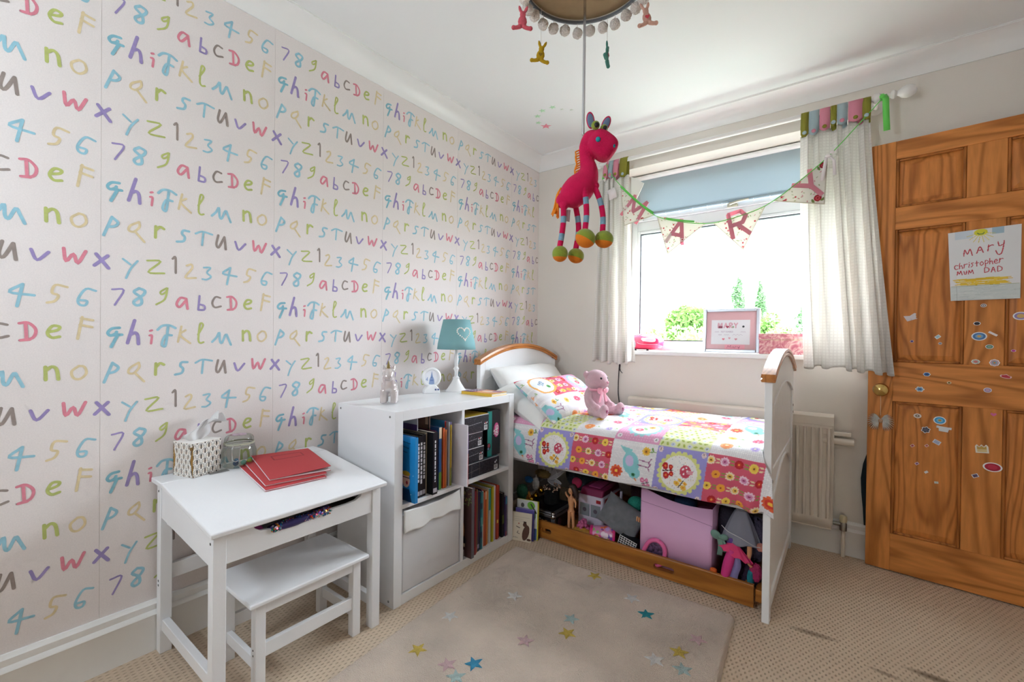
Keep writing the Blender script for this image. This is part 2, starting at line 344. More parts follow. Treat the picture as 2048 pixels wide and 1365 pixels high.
# ---- carpet with its loop pattern and a few stains
def carpet_mat():
    m = bpy.data.materials.new('loop_pile_carpet'); m.use_nodes = True; N = m.node_tree.nodes; L = m.node_tree.links; b = N['Principled BSDF']
    tc = N.new('ShaderNodeTexCoord'); mp = N.new('ShaderNodeMapping'); mp.inputs['Rotation'].default_value = (0, 0, .0); L.new(tc.outputs['Object'], mp.inputs['Vector'])
    nz = N.new('ShaderNodeTexNoise'); nz.inputs['Scale'].default_value = 9; nz.inputs['Detail'].default_value = 2; L.new(mp.outputs[0], nz.inputs['Vector'])
    dv = N.new('ShaderNodeVectorMath'); dv.operation = 'SCALE'; dv.inputs['Scale'].default_value = .012; L.new(nz.outputs['Color'], dv.inputs[0])
    ad = N.new('ShaderNodeVectorMath'); ad.operation = 'ADD'; L.new(mp.outputs[0], ad.inputs[0]); L.new(dv.outputs[0], ad.inputs[1])
    sp = N.new('ShaderNodeSeparateXYZ'); L.new(ad.outputs[0], sp.inputs[0])
    def M(op, a, bb=None, c=None):
        q = N.new('ShaderNodeMath'); q.operation = op
        for i, v in enumerate((a, bb, c)):
            if v is None: continue
            if isinstance(v, (int, float)): q.inputs[i].default_value = v
            else: L.new(v, q.inputs[i])
        return q.outputs[0]
    k = 2*PI/.0165
    sx = M('SINE', M('MULTIPLY', sp.outputs['X'], k)); sy = M('SINE', M('MULTIPLY', sp.outputs['Y'], k*.5*1.0))
    cx = M('COSINE', M('MULTIPLY', sp.outputs['X'], k)); 
    pat = M('MULTIPLY', sx, sy)                                        # staggered loops
    dots = M('POWER', M('MAXIMUM', pat, 0.0), 2.5)
    n2 = N.new('ShaderNodeTexNoise'); n2.inputs['Scale'].default_value = 420; n2.inputs['Detail'].default_value = 2; L.new(tc.outputs['Object'], n2.inputs['Vector'])
    n3 = N.new('ShaderNodeTexNoise'); n3.inputs['Scale'].default_value = 3.5; n3.inputs['Detail'].default_value = 4; L.new(tc.outputs['Object'], n3.inputs['Vector'])
    base = N.new('ShaderNodeMix'); base.data_type = 'RGBA'; base.inputs['A'].default_value = (*lin('#dcc8b1'), 1); base.inputs['B'].default_value = (*lin('#cab39a'), 1); L.new(n3.outputs['Fac'], base.inputs['Factor'])
    dk = N.new('ShaderNodeMix'); dk.data_type = 'RGBA'; dk.inputs['B'].default_value = (*lin('#7d6853'), 1); L.new(base.outputs['Result'], dk.inputs['A']); L.new(M('MULTIPLY', dots, .34), dk.inputs['Factor'])
    st = None
    for (x, y, a, bb, r, amt) in [(1.775, 1.95, .085, .02, .12, .6), (1.97, 1.86, .05, .012, -.1, .5), (2.11, 1.93, .10, .02, -.05, .75), (1.72, 2.12, .006, .006, 0, .6), (1.745, 2.08, .006, .006, 0, .6), (1.775, 2.06, .006, .006, 0, .6)]:
        px = M('SUBTRACT', sp.outputs['X'], x+.006); py = M('SUBTRACT', sp.outputs['Y'], y+.006); c, s = math.cos(r), math.sin(r)
        u = M('ADD', M('MULTIPLY', px, c/a), M('MULTIPLY', py, s/a)); v = M('ADD', M('MULTIPLY', px, -s/bb), M('MULTIPLY', py, c/bb))
        d = M('ADD', M('MULTIPLY', u, u), M('MULTIPLY', v, v)); e = M('MULTIPLY', M('MAXIMUM', M('SUBTRACT', 1.0, d), 0.0), amt)
        st = e if st is None else M('MAXIMUM', st, e)
    s2 = N.new('ShaderNodeMix'); s2.data_type = 'RGBA'; s2.inputs['B'].default_value = (*lin('#5d4a38'), 1); L.new(dk.outputs['Result'], s2.inputs['A']); L.new(st, s2.inputs['Factor'])
    L.new(s2.outputs['Result'], b.inputs['Base Color']); b.inputs['Roughness'].default_value = .95; b.inputs['Specular IOR Level'].default_value = .1
    h = M('SUBTRACT', M('MULTIPLY', n2.outputs['Fac'], .35), dots)
    bp = N.new('ShaderNodeBump'); bp.inputs['Strength'].default_value = .8; bp.inputs['Distance'].default_value = .004; L.new(h, bp.inputs['Height']); L.new(bp.outputs['Normal'], b.inputs['Normal'])
    return m
structure(MB().box((-.1, RY0-.1, -.12), (RX+.1, RY1+.25, 0)).build('floor', carpet_mat(), smooth=0))
wall_cream = mat('cream_emulsion', '#e6dfd6', .8, var=(2, .02), bump=(260, .08))
ceil_white = mat('ceiling_white', '#eeeeee', .85, bump=(120, .03))
structure(MB().box((-.1, RY0-.1, CEIL), (RX+.1, RY1+.25, CEIL+.12)).build('ceiling', ceil_white, smooth=0))
wall_left = structure(MB().box((-.12, RY0-.1, 0), (-.0006, RY1+.25, CEIL)).build('wall_left', wall_cream, smooth=0))
structure(MB().box((RX, RY0-.1, 0), (RX+.1, RY1+.25, CEIL)).build('wall_right', wall_cream, smooth=0))
VX0, VX1, VZ0, VZ1 = .30, .90, 1.40, 1.96                      # opening added in the unseen wall behind the camera, for fill light
structure(MB().box((0, RY0-.1, 0), (VX0, RY0, CEIL)).box((VX1, RY0-.1, 0), (RX, RY0, CEIL)).box((VX0, RY0-.1, 0), (VX1, RY0, VZ0)).box((VX0, RY0-.1, VZ1), (VX1, RY0, CEIL)).build('wall_front', wall_cream, smooth=0))
WX0, WX1, WZ0, WZ1, WY1 = .655, 1.885, .966, 2.172, 3.03
wb = MB().box((0, RY1, 0), (WX0, WY1, CEIL)).box((WX1, RY1, 0), (RX, WY1, CEIL)).box((WX0, RY1, 0), (WX1, WY1, WZ0)).box((WX0, RY1, WZ1), (WX1, WY1, CEIL))
structure(wb.build('wall_back', wall_cream, smooth=0))
# ---- wallpaper hung in strips, each with its printed letters
paper = mat('wallpaper_ground', '#e7dedb', .7, var=(300, .05), bump=(900, .06))
INK = dict(b=mat('print_sky_blue', '#98c6d5', .7, var=(60, .12)), t=mat('print_teal_blue', '#86bccb', .7, var=(60, .12)), p=mat('print_purple', '#9e8ec0', .7, var=(60, .12)), r=mat('print_rose', '#df8797', .7, var=(60, .12)),
           g=mat('print_olive_green', '#bbc373', .7, var=(60, .12)), y=mat('print_straw', '#e0cca2', .7, var=(60, .12)), k=mat('print_taupe', '#998b84', .7, var=(60, .12)))
IK = list(INK); INKS = [INK[k] for k in IK]
G = {  # strokes in centimetres, ink, stroke width in cm
 'G': ('t', .75, [[(3.1,6.3),(1.3,6.0),(.3,4.7),(.9,3.8),(2.1,4.4),(2.4,5.0)],[(1.4,3.9),(3.7,4.1)],[(2.7,4.1),(1.1,.2)]]), 'h': ('p', .85, [[(2.1,7.8),(.3,.4)],[(.9,3.0),(2.2,3.8),(2.9,2.8),(3.1,.1)]]),
 'i': ('r', .6, [[(.3,2.9),(.9,2.8),(.7,.2)],[(.4,4.4),(.9,4.6)]]), 'J': ('b', .7, [[(.1,5.8),(1.4,7.2),(3.4,7.4),(5.1,6.5)],[(3.0,7.2),(2.4,1.0),(1.8,.2),(1.3,1.2),(2.3,3.9),(4.0,4.0)]]),
 'k': ('y', .6, [[(1.2,6.0),(.2,.6)],[(2.4,4.7),(.8,3.0),(3.8,.1)]]), 'l': ('g', .55, [[(.2,3.2),(1.6,6.0),(1.6,7.1),(.8,6.9),(.3,1.6),(.9,.2),(1.9,.5)]]), 'M': ('b', .7, [[(.1,1.3),(1.5,3.0),(2.4,4.8),(2.6,1.7),(3.3,1.0),(4.6,4.1),(5.3,2.8),(6.3,.2)]]),
 'n': ('g', .75, [[(.3,4.0),(.4,.2)],[(.5,3.0),(1.6,4.0),(2.6,3.2),(3.0,.2)]]), 'o': ('y', .6, [[(2.0,4.2),(.4,2.6),(.8,.6),(2.2,.2),(3.6,1.8),(3.2,3.8),(2.0,4.2)]]),
 'p': ('b', .7, [[(2.2,6.2),(.2,.1)],[(2.2,6.1),(3.6,4.7),(2.8,3.4),(1.2,2.9)]]), 'Q': ('y', .6, [[(3.2,6.4),(1.0,4.8),(.6,3.2),(1.9,3.0),(3.3,4.8),(3.2,6.4)],[(2.2,3.1),(4.6,.1)]]), 'r': ('g', .75, [[(.4,4.0),(.3,.2)],[(.5,2.8),(1.5,4.0),(2.6,3.5)]]),
 'S': ('b', .7, [[(3.8,4.6),(2.1,4.6),(1.7,3.4),(2.5,2.4),(2.1,.9),(.2,.4)]]), 'T': ('b', .6, [[(.1,3.9),(2.2,5.0),(5.3,4.5)],[(2.5,4.8),(2.1,.1)]]), 'u': ('k', .7, [[(.9,5.0),(.3,1.6),(1.1,.6),(2.9,4.7)],[(2.9,4.7),(3.4,.2)]]),
 'v': ('p', .7, [[(.1,3.1),(1.3,.2),(3.6,2.8)]]), 'w': ('r', .75, [[(.2,4.4),(.7,.6),(2.3,3.0),(3.2,.3),(5.0,4.2)]]), 'x': ('p', .85, [[(.2,.6),(3.3,4.0)],[(.6,4.2),(3.5,.1)]]),
 'Y': ('b', .55, [[(.1,6.2),(2.0,4.6)],[(3.8,6.0),(2.0,3.2),(.9,.1)]]), 'Z': ('g', .55, [[(.2,4.6),(3.8,4.8),(.5,.8),(4.8,.9)]]), '1': ('k', .6, [[(.1,5.0),(.9,5.6),(1.0,.2)]]), '2': ('y', .6, [[(.6,4.6),(2.0,5.2),(2.2,3.8),(.2,.4),(3.4,.6)]]),
 '3': ('b', .55, [[(.6,4.6),(2.7,4.8),(1.6,2.9),(2.9,1.6),(1.6,.4),(.2,.4)]]), '4': ('b', .65, [[(2.7,6.4),(.2,4.0),(4.9,3.4)],[(2.7,6.4),(1.6,.1)]]), '5': ('y', .6, [[(4.4,5.2),(1.9,5.6),(1.2,3.3),(2.5,2.6),(1.8,.9),(.2,.3)]]),
 '6': ('b', .6, [[(4.3,5.0),(2.1,5.4),(.4,2.4),(.6,.6),(1.9,.4),(2.3,1.7),(.8,1.9)]]), '7': ('p', .5, [[(.2,5.0),(3.0,5.0),(.8,.1)]]), '8': ('b', .75, [[(1.7,5.8),(.4,4.5),(2.1,2.9),(2.3,.8),(1.0,.2),(.4,1.4),(2.7,3.6),(3.2,5.1),(1.7,5.8)]]),
 '9': ('g', .5, [[(3.1,6.0),(1.4,4.6),(1.7,3.7),(2.9,4.7),(3.3,6.2),(2.6,2.2),(.2,.2)]]), 'a': ('r', .7, [[(3.1,3.7),(1.4,3.9),(.3,1.7),(1.2,.7),(2.9,3.0)],[(3.1,3.7),(3.5,.2)]]), 'b': ('p', .6, [[(1.0,5.6),(.6,.6)],[(.7,.6),(2.4,.7),(2.5,2.1),(.9,2.6)]]),
 'c': ('k', .6, [[(2.8,3.9),(1.2,4.1),(.2,1.9),(1.0,.3),(3.0,.8)]]), 'D': ('r', .65, [[(.2,5.1),(1.9,5.3),(3.4,3.4),(2.8,1.0),(.4,.3)],[(.4,.3),(2.2,.5)],[(1.4,5.1),(1.6,.7)]]), 'e': ('g', .7, [[(.3,1.9),(2.3,2.5),(2.8,3.5),(1.3,3.7),(.3,1.7),(1.2,.3),(2.8,.6)]]),
 'F': ('y', .65, [[(1.4,6.8),(.4,.2)],[(1.2,6.4),(3.8,5.9)],[(.9,4.4),(3.6,3.8)]])}
SETS = [[('G',.033,-7),('h',.081,10),('i',.127,-5),('J',.168,-1),('k',.219,3),('l',.269,9),('M',.335,-10),('n',.421,2),('o',.478,1)],
        [('p',.025,-3),('Q',.089,-6),('r',.15,2),('S',.213,1),('T',.279,5),('u',.334,2),('v',.397,-2),('w',.468,6),('x',.531,0)],
        [('Y',.072,-16),('Z',.137,0),('1',.19,13),('2',.237,-2),('3',.289,-4),('4',.362,-5),('5',.432,4),('6',.495,0)],
        [('7',.041,5),('8',.096,11),('9',.157,19),('a',.213,-2),('b',.27,3),('c',.321,9),('D',.371,8),('e',.426,8),('F',.491,21)]]
SEAMS = [-.722, -.193, .334, .857, 1.383, 1.912, 2.44, 2.781]
GC = {}
for ch, (ink, w, sts) in G.items():
    xs = [q[0] for s in sts for q in s]; ys = [q[1] for s in sts for q in s]
    GC[ch] = ((min(xs)+max(xs))/2, (min(ys)+max(ys))/2)
PT, PB = 2.31, .16
for n in range(len(SEAMS)-1):
    y0, y1 = SEAMS[n], SEAMS[n+1]
    st = MB().box((-.0006, y0+.0004, PB), (.0005, y1-.0004, PT)).build('wallpaper_strip', paper, wall_left, smooth=0)
    if y1 < -.1: continue
    lm = MB()
    for r in range(-12, 9):
        z = 1.058-.1154*r
        for ch, off, dz in SETS[(r+n-2) % 4]:
            ink, w, sts = G[ch]; cx, cyy = GC[ch]; jx = rng.uniform(-.002, .002)
            zc = z+dz/1000
            if zc-.04 < PB or zc+.045 > PT+.03: continue
            if y0+off > 2.765: continue
            for si, s in enumerate(sts):
                pp = crom(s, 4) if len(s) > 2 else s
                pp = [(y0+off+jx+(q[0]-cx)/100, min(zc+(q[1]-cyy)/100, PT-.004)) for q in pp]
                lm.ribbon(pp, w/88, lambda a, b, k: (.0008+si*.0003+k*.0003, a, b), IK.index(ink))
    lm.build('printed_letters', INKS, st, smooth=0)
# ---- coving
def cove(n=8, a=.095, h=.08):
    pts = [(0, CEIL+.005), (0, CEIL-h-.004), (.006, CEIL-h-.004), (.006, CEIL-h)]
    for i in range(n+1):
        t = PI/2*i/n; pts.append((.006+(a-.012)*(1-math.cos(t)), CEIL-h+(h-.008)*math.sin(t)))
    return pts+[(a-.004, CEIL-.008), (a-.004, CEIL-.003), (a, CEIL-.003), (a, CEIL+.005)]
structure(MB().prism(cove(), 'y', RY0, RY1).build('trim_1', white_paint, smooth=50))
structure(MB().prism([(RY1-p, q) for p, q in cove()], 'x', 0, RX).build('trim_2', white_paint, smooth=50))
# ---- skirting boards
def skirt(h=.168, t=.018): return [(0, 0), (t, 0), (t, h-.05), (t+.003, h-.046), (t+.001, h-.04), (t-.006, h-.032), (t-.004, h-.022), (t-.003, h-.012), (t-.008, h-.006), (t-.011, h), (0, h)]
structure(MB().prism([(p, q) for p, q in skirt()], 'y', RY0, RY1).build('baseboard_left', white_paint, smooth=40))
structure(MB().prism([(RY1-p, q) for p, q in skirt()], 'x', 0.02, RX).build('baseboard_back', white_paint, smooth=40))

# ---- window
upvc = mat('white_upvc', '#d6d8db', .2)
gasket = mat('grey_gasket', '#3c4046', .6)
pane_glass = glass('window_glass', '#ffffff', .005, 0, .05)
win = structure(thing('window_1', 'white plastic framed window with fixed pane under an opening fanlight', None, (1.27, 2.98, WZ0+.03)))
FY0, FY1 = 2.955, 3.015
fx0, fx1, fz0, fz1 = WX0, WX1, .99, WZ1
def frame_bars(nm, x0, x1, z0, z1, w, y0, y1, m, par, bev=.004):
    for lo, hi in (((x0, y0, z0), (x0+w, y1, z1)), ((x1-w, y0, z0), (x1, y1, z1)), ((x0+w, y0, z0), (x1-w, y1, z0+w)), ((x0+w, y0, z1-w), (x1-w, y1, z1))):
        MB().box(lo, hi).build(nm, m, par, bevel=bev)
frame_bars('frame_bar', fx0, fx1, fz0, fz1, .045, FY0+.01, FY1, upvc, win)
MB().box((fx0+.045, FY0+.01, 1.80), (fx1-.045, FY1, 1.865)).build('transom', upvc, win, bevel=.004)
frame_bars('fanlight_bar', fx0+.045, fx1-.045, 1.865, fz1-.045, .04, FY0-.004, FY1-.01, upvc, win)
frame_bars('glazing_bead', fx0+.045, fx1-.045, fz0+.045, 1.80, .018, FY0+.004, FY0+.03, upvc, win, .003)
frame_bars('gasket', fx0+.063, fx1-.063, fz0+.063, 1.782, .007, FY0+.010, FY0+.036, gasket, win, 0)
MB().box((fx0+.06, 2.985, fz0+.06), (fx1-.06, 2.991, 1.785)).build('pane', pane_glass, win, smooth=0)
MB().box((fx0+.08, 2.985, 1.90), (fx1-.08, 2.991, fz1-.08)).build('pane', pane_glass, win, smooth=0)
hm = mat('handle_metal', '#b9b6a6', .3, .8)
hn = MB().box((1.265, FY0-.014, 1.868), (1.325, FY0-.004, 1.896)).build('handle', hm, win, bevel=.004)
MB().cyl((1.285, FY0-.035, 1.884), (1.285, FY0-.004, 1.884), .009).tube([(1.285, FY0-.032, 1.884), (1.33, FY0-.034, 1.893), (1.385, FY0-.03, 1.898)], [.008, .007, .006], 10).build('lever', hm, hn)
structure(MB().box((WX0-.02, RY1-.028, .964), (WX1+.02, FY0+.012, .99)).build('trim_3', white_paint, bevel=.006, seg=3))
fill_win = structure(thing('fill_window', 'small white framed window added behind the camera for fill light', None, (.60, RY0-.05, VZ0)))
frame_bars('frame_bar', VX0, VX1, VZ0, VZ1, .05, RY0-.08, RY0-.03, upvc, fill_win)
MB().box((VX0+.04, RY0-.058, VZ0+.04), (VX1-.04, RY0-.052, VZ1-.04)).build('pane', pane_glass, fill_win, smooth=0)
# ---- roller blind
blind = thing('roller_blind', 'grey-blue roller blind drawn down over the top of the window', 'blind', (1.27, 2.93, 1.9))
bf = mat('blind_fabric', '#b3c0c7', .9, bump=(400, .1), trans=.2)
nx = 60; xs = np.linspace(.672, 1.868, nx); zs = np.linspace(1.908, 2.152, 14)
XX, ZZ = np.meshgrid(xs, zs); grid('fabric', np.stack([XX, 2.938+.002*np.sin(XX*9), ZZ], -1), bf, blind, solid=.001)
MB().cyl((.672, 2.93, 2.152), (1.868, 2.93, 2.152), .016, n=16).build('roller', white_plastic, blind)
MB().box((.672, 2.931, 1.896), (1.868, 2.944, 1.912)).build('bottom_bar', mat('blind_bar', '#8fa0ab', .6), blind, bevel=.004)
for i in range(11):
    MB().tube([(.90+i*.085, 2.93, 1.897), (.897+i*.085, 2.926, 1.885), (.905+i*.085, 2.93, 1.878)], .0022, 6).build('trim_loop', white_plastic, blind)
# ---- door, folded back towards the window wall
pine_z = wood('pine_upright', '#d98c49', '#a15e29', 'z'); pine_x = wood('pine_crosswise', '#d98c49', '#a15e29', 'x')
pine_b = wood('pine_bead', '#b56f34', '#84491c', 'z'); pine_p = wood('pine_panel', '#d48644', '#9b5825', 'z', 1.3)
DOOR_LOC, DOOR_ROT = (1.941, 2.708, .006), -.0965
door = structure(thing('door_1', 'varnished pine six-panel door standing open', None, DOOR_LOC, (0, 0, DOOR_ROT)))
DW, DH, DT = .752, 1.982, .038
def dbox(nm, x0, x1, z0, z1, m): return MB().box((x0, 0, z0), (x1, DT, z1)).build(nm, m, door, bevel=.0015, world=False)
dbox('stile', 0, .089, 0, DH, pine_z); dbox('stile', DW-.089, DW, 0, DH, pine_z)
RAILS = [(0, .172), (.785, .965), (1.574, 1.676), (1.898, DH)]
for a, b in RAILS: dbox('rail', .089, DW-.089, a, b, pine_x)
PANX = [(.089, .318), (.434, DW-.089)]
for (a, b), (c, d) in zip(RAILS[:-1], RAILS[1:]):
    dbox('muntin', .318, .434, b, c, pine_z)
    for x0, x1 in PANX:
        mb = MB(); y0, y1 = .013, DT-.013; f, g = .012, .034
        o4 = [(x0, b), (x1, b), (x1, c), (x0, c)]; i1 = [(x0+f, b+f), (x1-f, b+f), (x1-f, c-f), (x0+f, c-f)]; i2 = [(x0+g, b+g), (x1-g, b+g), (x1-g, c-g), (x0+g, c-g)]
        vs = [(p, y0, q) for p, q in o4]+[(p, y0, q) for p, q in i1]+[(p, .006, q) for p, q in i2]+[(p, y1, q) for p, q in o4]
        fs = [(i, (i+1) % 4, 4+(i+1) % 4, 4+i) for i in range(4)]+[(4+i, 4+(i+1) % 4, 8+(i+1) % 4, 8+i) for i in range(4)]+[(8, 9, 10, 11), (15, 14, 13, 12)]+[(i, 12+i, 12+(i+1) % 4, (i+1) % 4) for i in range(4)]
        pn = mb.add(vs, fs).build('panel', pine_p, door, smooth=0, world=False)
        md = MB(); t = .011
        for lo, hi in (((x0, 0, b), (x0+t, .013, c)), ((x1-t, 0, b), (x1, .013, c)), ((x0+t, 0, b), (x1-t, .013, b+t)), ((x0+t, 0, c-t), (x1-t, .013, c))):
            (p, q, r), (u, v, w) = lo, hi
            md.box((p, .002, r), (u, v, w))
        md.build('moulding', pine_b, pn, bevel=.004, world=False)
kb = MB().lathe([(.001, 0), (.024, 0), (.026, -.004), (.012, -.008), (.010, -.026), (.018, -.032), (.027, -.042), (.030, -.054), (.026, -.066), (.014, -.073), (.001, -.075)], 28, 0, (.050, 0, .838), 'y').build('knob', brass, door, world=False); kb['label'] = 'round brass door knob'
# ---- dark garment peeping out between door and wall
gm = MB(); prof = [(.175, 1.935, .030), (.25, 1.931, .034), (.33, 1.924, .040), (.40, 1.921, .042), (.47, 1.929, .036), (.52, 1.942, .026), (.545, 1.955, .012)]
vs = []; fs = []
for z, xl, w in prof:
    for j in range(10):
        q = 2*PI*j/10; vs.append((xl+.06+.06*math.cos(q), 2.752+.008*math.sin(q)+.003*math.sin(z*30), z))
for i in range(len(prof)-1):
    for j in range(10): fs.append((i*10+j, i*10+(j+1) % 10, (i+1)*10+(j+1) % 10, (i+1)*10+j))
fs += [tuple(range(10))[::-1], tuple(range(60, 70))]
tag(gm.add(vs, fs).build('hanging_garment', mat('navy_cloth', '#15232b', .9, var=(30, .2)), world='base'), 'dark navy garment hanging behind the pine door, only its edge showing', 'garment')

# ---- radiator
rad = thing('radiator', 'white corrugated panel radiator under the window sill', 'radiator', (1.28, 2.73, .13))
rad_m = mat('radiator_enamel', '#e6dccf', .35)
RXA, RXB, RZA, RZB = .744, 1.810, .125, .696
us = np.linspace(RXA, RXB, 330); zs = np.array([RZA, RZA+.045, RZA+.05, RZA+.075, RZB-.095, RZB-.07, RZB-.065, RZB-.05])
prof = np.abs(((us-RXA-.0)/.0333) % 1-.5)*2; w = np.clip((prof-.25)/.2, 0, 1)*.014
amp = np.array([0, 0, 0, 1, 1, 0, 0, 0]); amp = amp*(1-0)
edge = np.clip(np.minimum(us-RXA, RXB-us)/.012, 0, 1)
Y = 2.728+amp[:, None]*w[None, :]*edge[None, :]+np.zeros((8, 330))
grid('front_panel', np.stack([np.broadcast_to(us, (8, 330)), Y, np.broadcast_to(zs[:, None], (8, 330))], -1), rad_m, rad, smooth=40, solid=.002)
MB().box((RXA+.01, 2.764, RZA+.01), (RXB-.004, 2.771, RZB-.06)).build('back_panel', rad_m, rad, bevel=.003)
MB().prism([(2.772, RZB-.055), (2.725, RZB-.055), (2.724, RZB-.012), (2.730, RZB-.004), (2.738, RZB), (2.772, RZB)], 'x', RXA-.004, RXB+.004).build('top_cover', rad_m, rad, bevel=.002)
MB().box((RXB-.003, 2.731, RZA+.02), (RXB+.004, 2.771, RZB-.055)).build('side_cover', rad_m, rad, bevel=.002)
MB().box((RXA-.004, 2.731, RZA+.02), (RXA+.003, 2.771, RZB-.055)).build('side_cover', rad_m, rad, bevel=.002)
MB().box((RXA, 2.726, RZA-.004), (RXB, 2.766, RZA+.003)).build('bottom_lip', rad_m, rad, bevel=.002)
vb = MB().cyl((RXB, 2.742, .158), (1.846, 2.742, .158), .009).lathe([(.006, .125), (.015, .13), (.015, .165), (.012, .17)], 14, 0, (1.856, 2.742, 0)).build('valve_body', mat('valve_steel', '#8d8983', .3, .9), rad)
MB().lathe([(.004, .168), (.014, .17), (.016, .176), (.0155, .198), (.012, .203), (.003, .204)], 16, 0, (1.856, 2.742, 0)).build('valve_cap', mat('valve_cap_cream', '#cfc5a4', .5), vb)
MB().cyl((1.856, 2.742, 0), (1.856, 2.742, .135), .0085).build('pipe', rad_m, rad)
tr = thing('towel_bar', 'cream roller with a flat strip over it, sticking out beside the radiator', 'rail', (1.85, 2.752, .55))
MB().cyl((1.76, 2.752, .566), (1.893, 2.752, .566), .018, n=18).build('roller', rad_m, tr)
MB().box((1.76, 2.74, .594), (1.884, 2.772, .612)).build('flat_strip', rad_m, tr, bevel=.003)
# ---- wall cable
cb = MB().tube(crom([(.659, 2.776, .90), (.656, 2.774, .83), (.653, 2.775, .76), (.654, 2.774, .70), (.662, 2.773, .645), (.664, 2.773, .60)], 5), .003, 6)
cb.tube(crom([(.657, 2.774, .845), (.666, 2.768, .87), (.668, 2.768, .895), (.663, 2.77, .885), (.670, 2.768, .855), (.685, 2.766, .84)], 4), .0022, 6)
tag(cb.build('cable', black_plastic, world='base'), 'thin black cable running down the wall below the short curtain beside the headboard', 'cable')

# ---- outside: garden, hedges and trees
structure(MB().box((-60, 3.6, -3.2), (60, 140, -3.0)).build('ground_outside', mat('meadow', '#a3a899', .9, var=(.3, .3)), smooth=0))
leafA = mat('leaf_green', '#4d6e2c', .8, trans=.35); leafB = mat('leaf_dark_green', '#46663c', .8, trans=.3); leafC = mat('leaf_pale_green', '#728a4c', .8, trans=.35); bark = mat('bark', '#6b5a48', .9)
def tree(name, label, x, y, z0, z1, rx, lm, tall=False, n=700, leaf=.16, seed=1):
    rg = np.random.default_rng(seed); t = thing(name, label, 'tree', (x, y, -3.0), group='trees outside the window')
    MB().tube([(x, y, -3.0), (x+.05, y, (z0-3)/2), (x, y, z1-.4)], [.16, .12, .03], 8).build('trunk', bark, t)
    zc, rz = (z0+z1)/2, (z1-z0)/2; mb = MB()
    cl = []
    for i in range(26 if not tall else 30):
        if tall:
            h = rg.uniform(-1, 1); q = rg.uniform(0, 2*PI); rr = rx*(1-.75*max(h, 0)**1.5)*.75; cl.append((x+rr*.6*math.cos(q), y+rr*.6*math.sin(q), zc+h*rz, rr*.55, rz*.22))
        else:
            d = rg.normal(size=3); d /= np.linalg.norm(d); cl.append((x+d[0]*rx*.72, y+d[1]*rx*.6, zc+d[2]*rz*.72, rx*.36, rz*.36))
    for k in range(n):
        c = cl[k % len(cl)]; d = rg.normal(size=3); d /= np.linalg.norm(d); p = Vector((c[0]+d[0]*c[3], c[1]+d[1]*c[3], c[2]+d[2]*c[4]))
        a = Vector(rg.normal(size=3)).normalized()*leaf*rg.uniform(.6, 1.2); b = a.orthogonal().normalized()*leaf*.7
        mb.add([p-a, p+b*.6, p+a, p-b*.6], [(0, 1, 2, 3)])
    mb.build('foliage', lm, t, smooth=0)
tree('garden_tree', 'broad pale-green tree beyond the window, left of the picture frame', -3.1, 18, .2, 2.35, 1.0, leafA, seed=2, n=2600, leaf=.12)
tree('garden_tree', 'low bushy tree at the far left edge of the window glass', -6.2, 24, -.4, 1.75, 1.3, leafC, seed=3, n=2200, leaf=.13)
tree('garden_tree', 'small pale bush just above the window frame, left of the picture frame', -2.2, 15, -.6, 1.45, 1.3, leafC, seed=4, n=2200, leaf=.11)
tree('poplar', 'taller slim poplar beyond the window, above the picture frame', -2.65, 25, .3, 4.2, .48, leafB, True, 2000, .11, 5)
tree('poplar', 'shorter slim poplar beyond the window, just past the picture frame', -1.6, 25, .0, 3.65, .42, leafB, True, 1700, .11, 6)
tree('garden_tree', 'round green tree beyond the window, above the pink box', -.1, 18, -.2, 2.0, .75, leafA, seed=7, n=2600, leaf=.11)
tree('garden_tree', 'dark tree beyond the window, half hidden by the long curtain near the door', 1.0, 19, -.5, 2.6, .75, leafB, seed=8, n=2000, leaf=.11)
tree('garden_tree', 'low pale bush in front of the round green tree', .5, 15, -.8, 1.45, .8, leafC, seed=9, n=2000, leaf=.11)

# =================================================================== FURNITURE
# ---- cube shelf unit
KX0, KX1, KY0, KY1, KH = .077, .467, 1.102, 1.872, .77
shelf = thing('cube_shelf', 'white two-by-two cube shelf unit between desk and bed', 'shelf unit', ((KX0+KX1)/2, (KY0+KY1)/2, 0))
T = .04
MB().box((KX0, KY0, 0), (KX1, KY0+T, KH)).build('side_panel', white_melamine, shelf, bevel=.001)
MB().box((KX0, KY1-T, 0), (KX1, KY1, KH)).build('side_panel', white_melamine, shelf, bevel=.001)
MB().box((KX0, KY0+T, KH-T), (KX1-.0005, KY1-T, KH)).build('top_panel', white_melamine, shelf, bevel=.001)
MB().box((KX0, KY0+T, 0), (KX1-.0005, KY1-T, T)).build('bottom_panel', white_melamine, shelf, bevel=.001)
MB().box((KX0+.002, 1.479, T), (KX1-.001, 1.496, KH-T)).build('divider', white_melamine, shelf, bevel=.001)
MB().box((KX0+.002, KY0+T, .380), (KX1-.001, 1.479, .397)).build('shelf_board', white_melamine, shelf, bevel=.001)
MB().box((KX0+.002, 1.496, .380), (KX1-.001, KY1-T, .397)).build('shelf_board', white_melamine, shelf, bevel=.001)
sc0 = None
for x, z in ((KX0+.02, KH-.022), (KX1-.03, KH-.022), (KX1-.03, .022), (KX0+.02, .022)):
    MB().lathe([(.0045, 0), (.0045, -.0012), (.0015, -.0012)], 10, 0, (x, KY0-.0002, z), 'y').build('screw_cap', mat('screw_grey', '#7a7a78', .5), shelf)
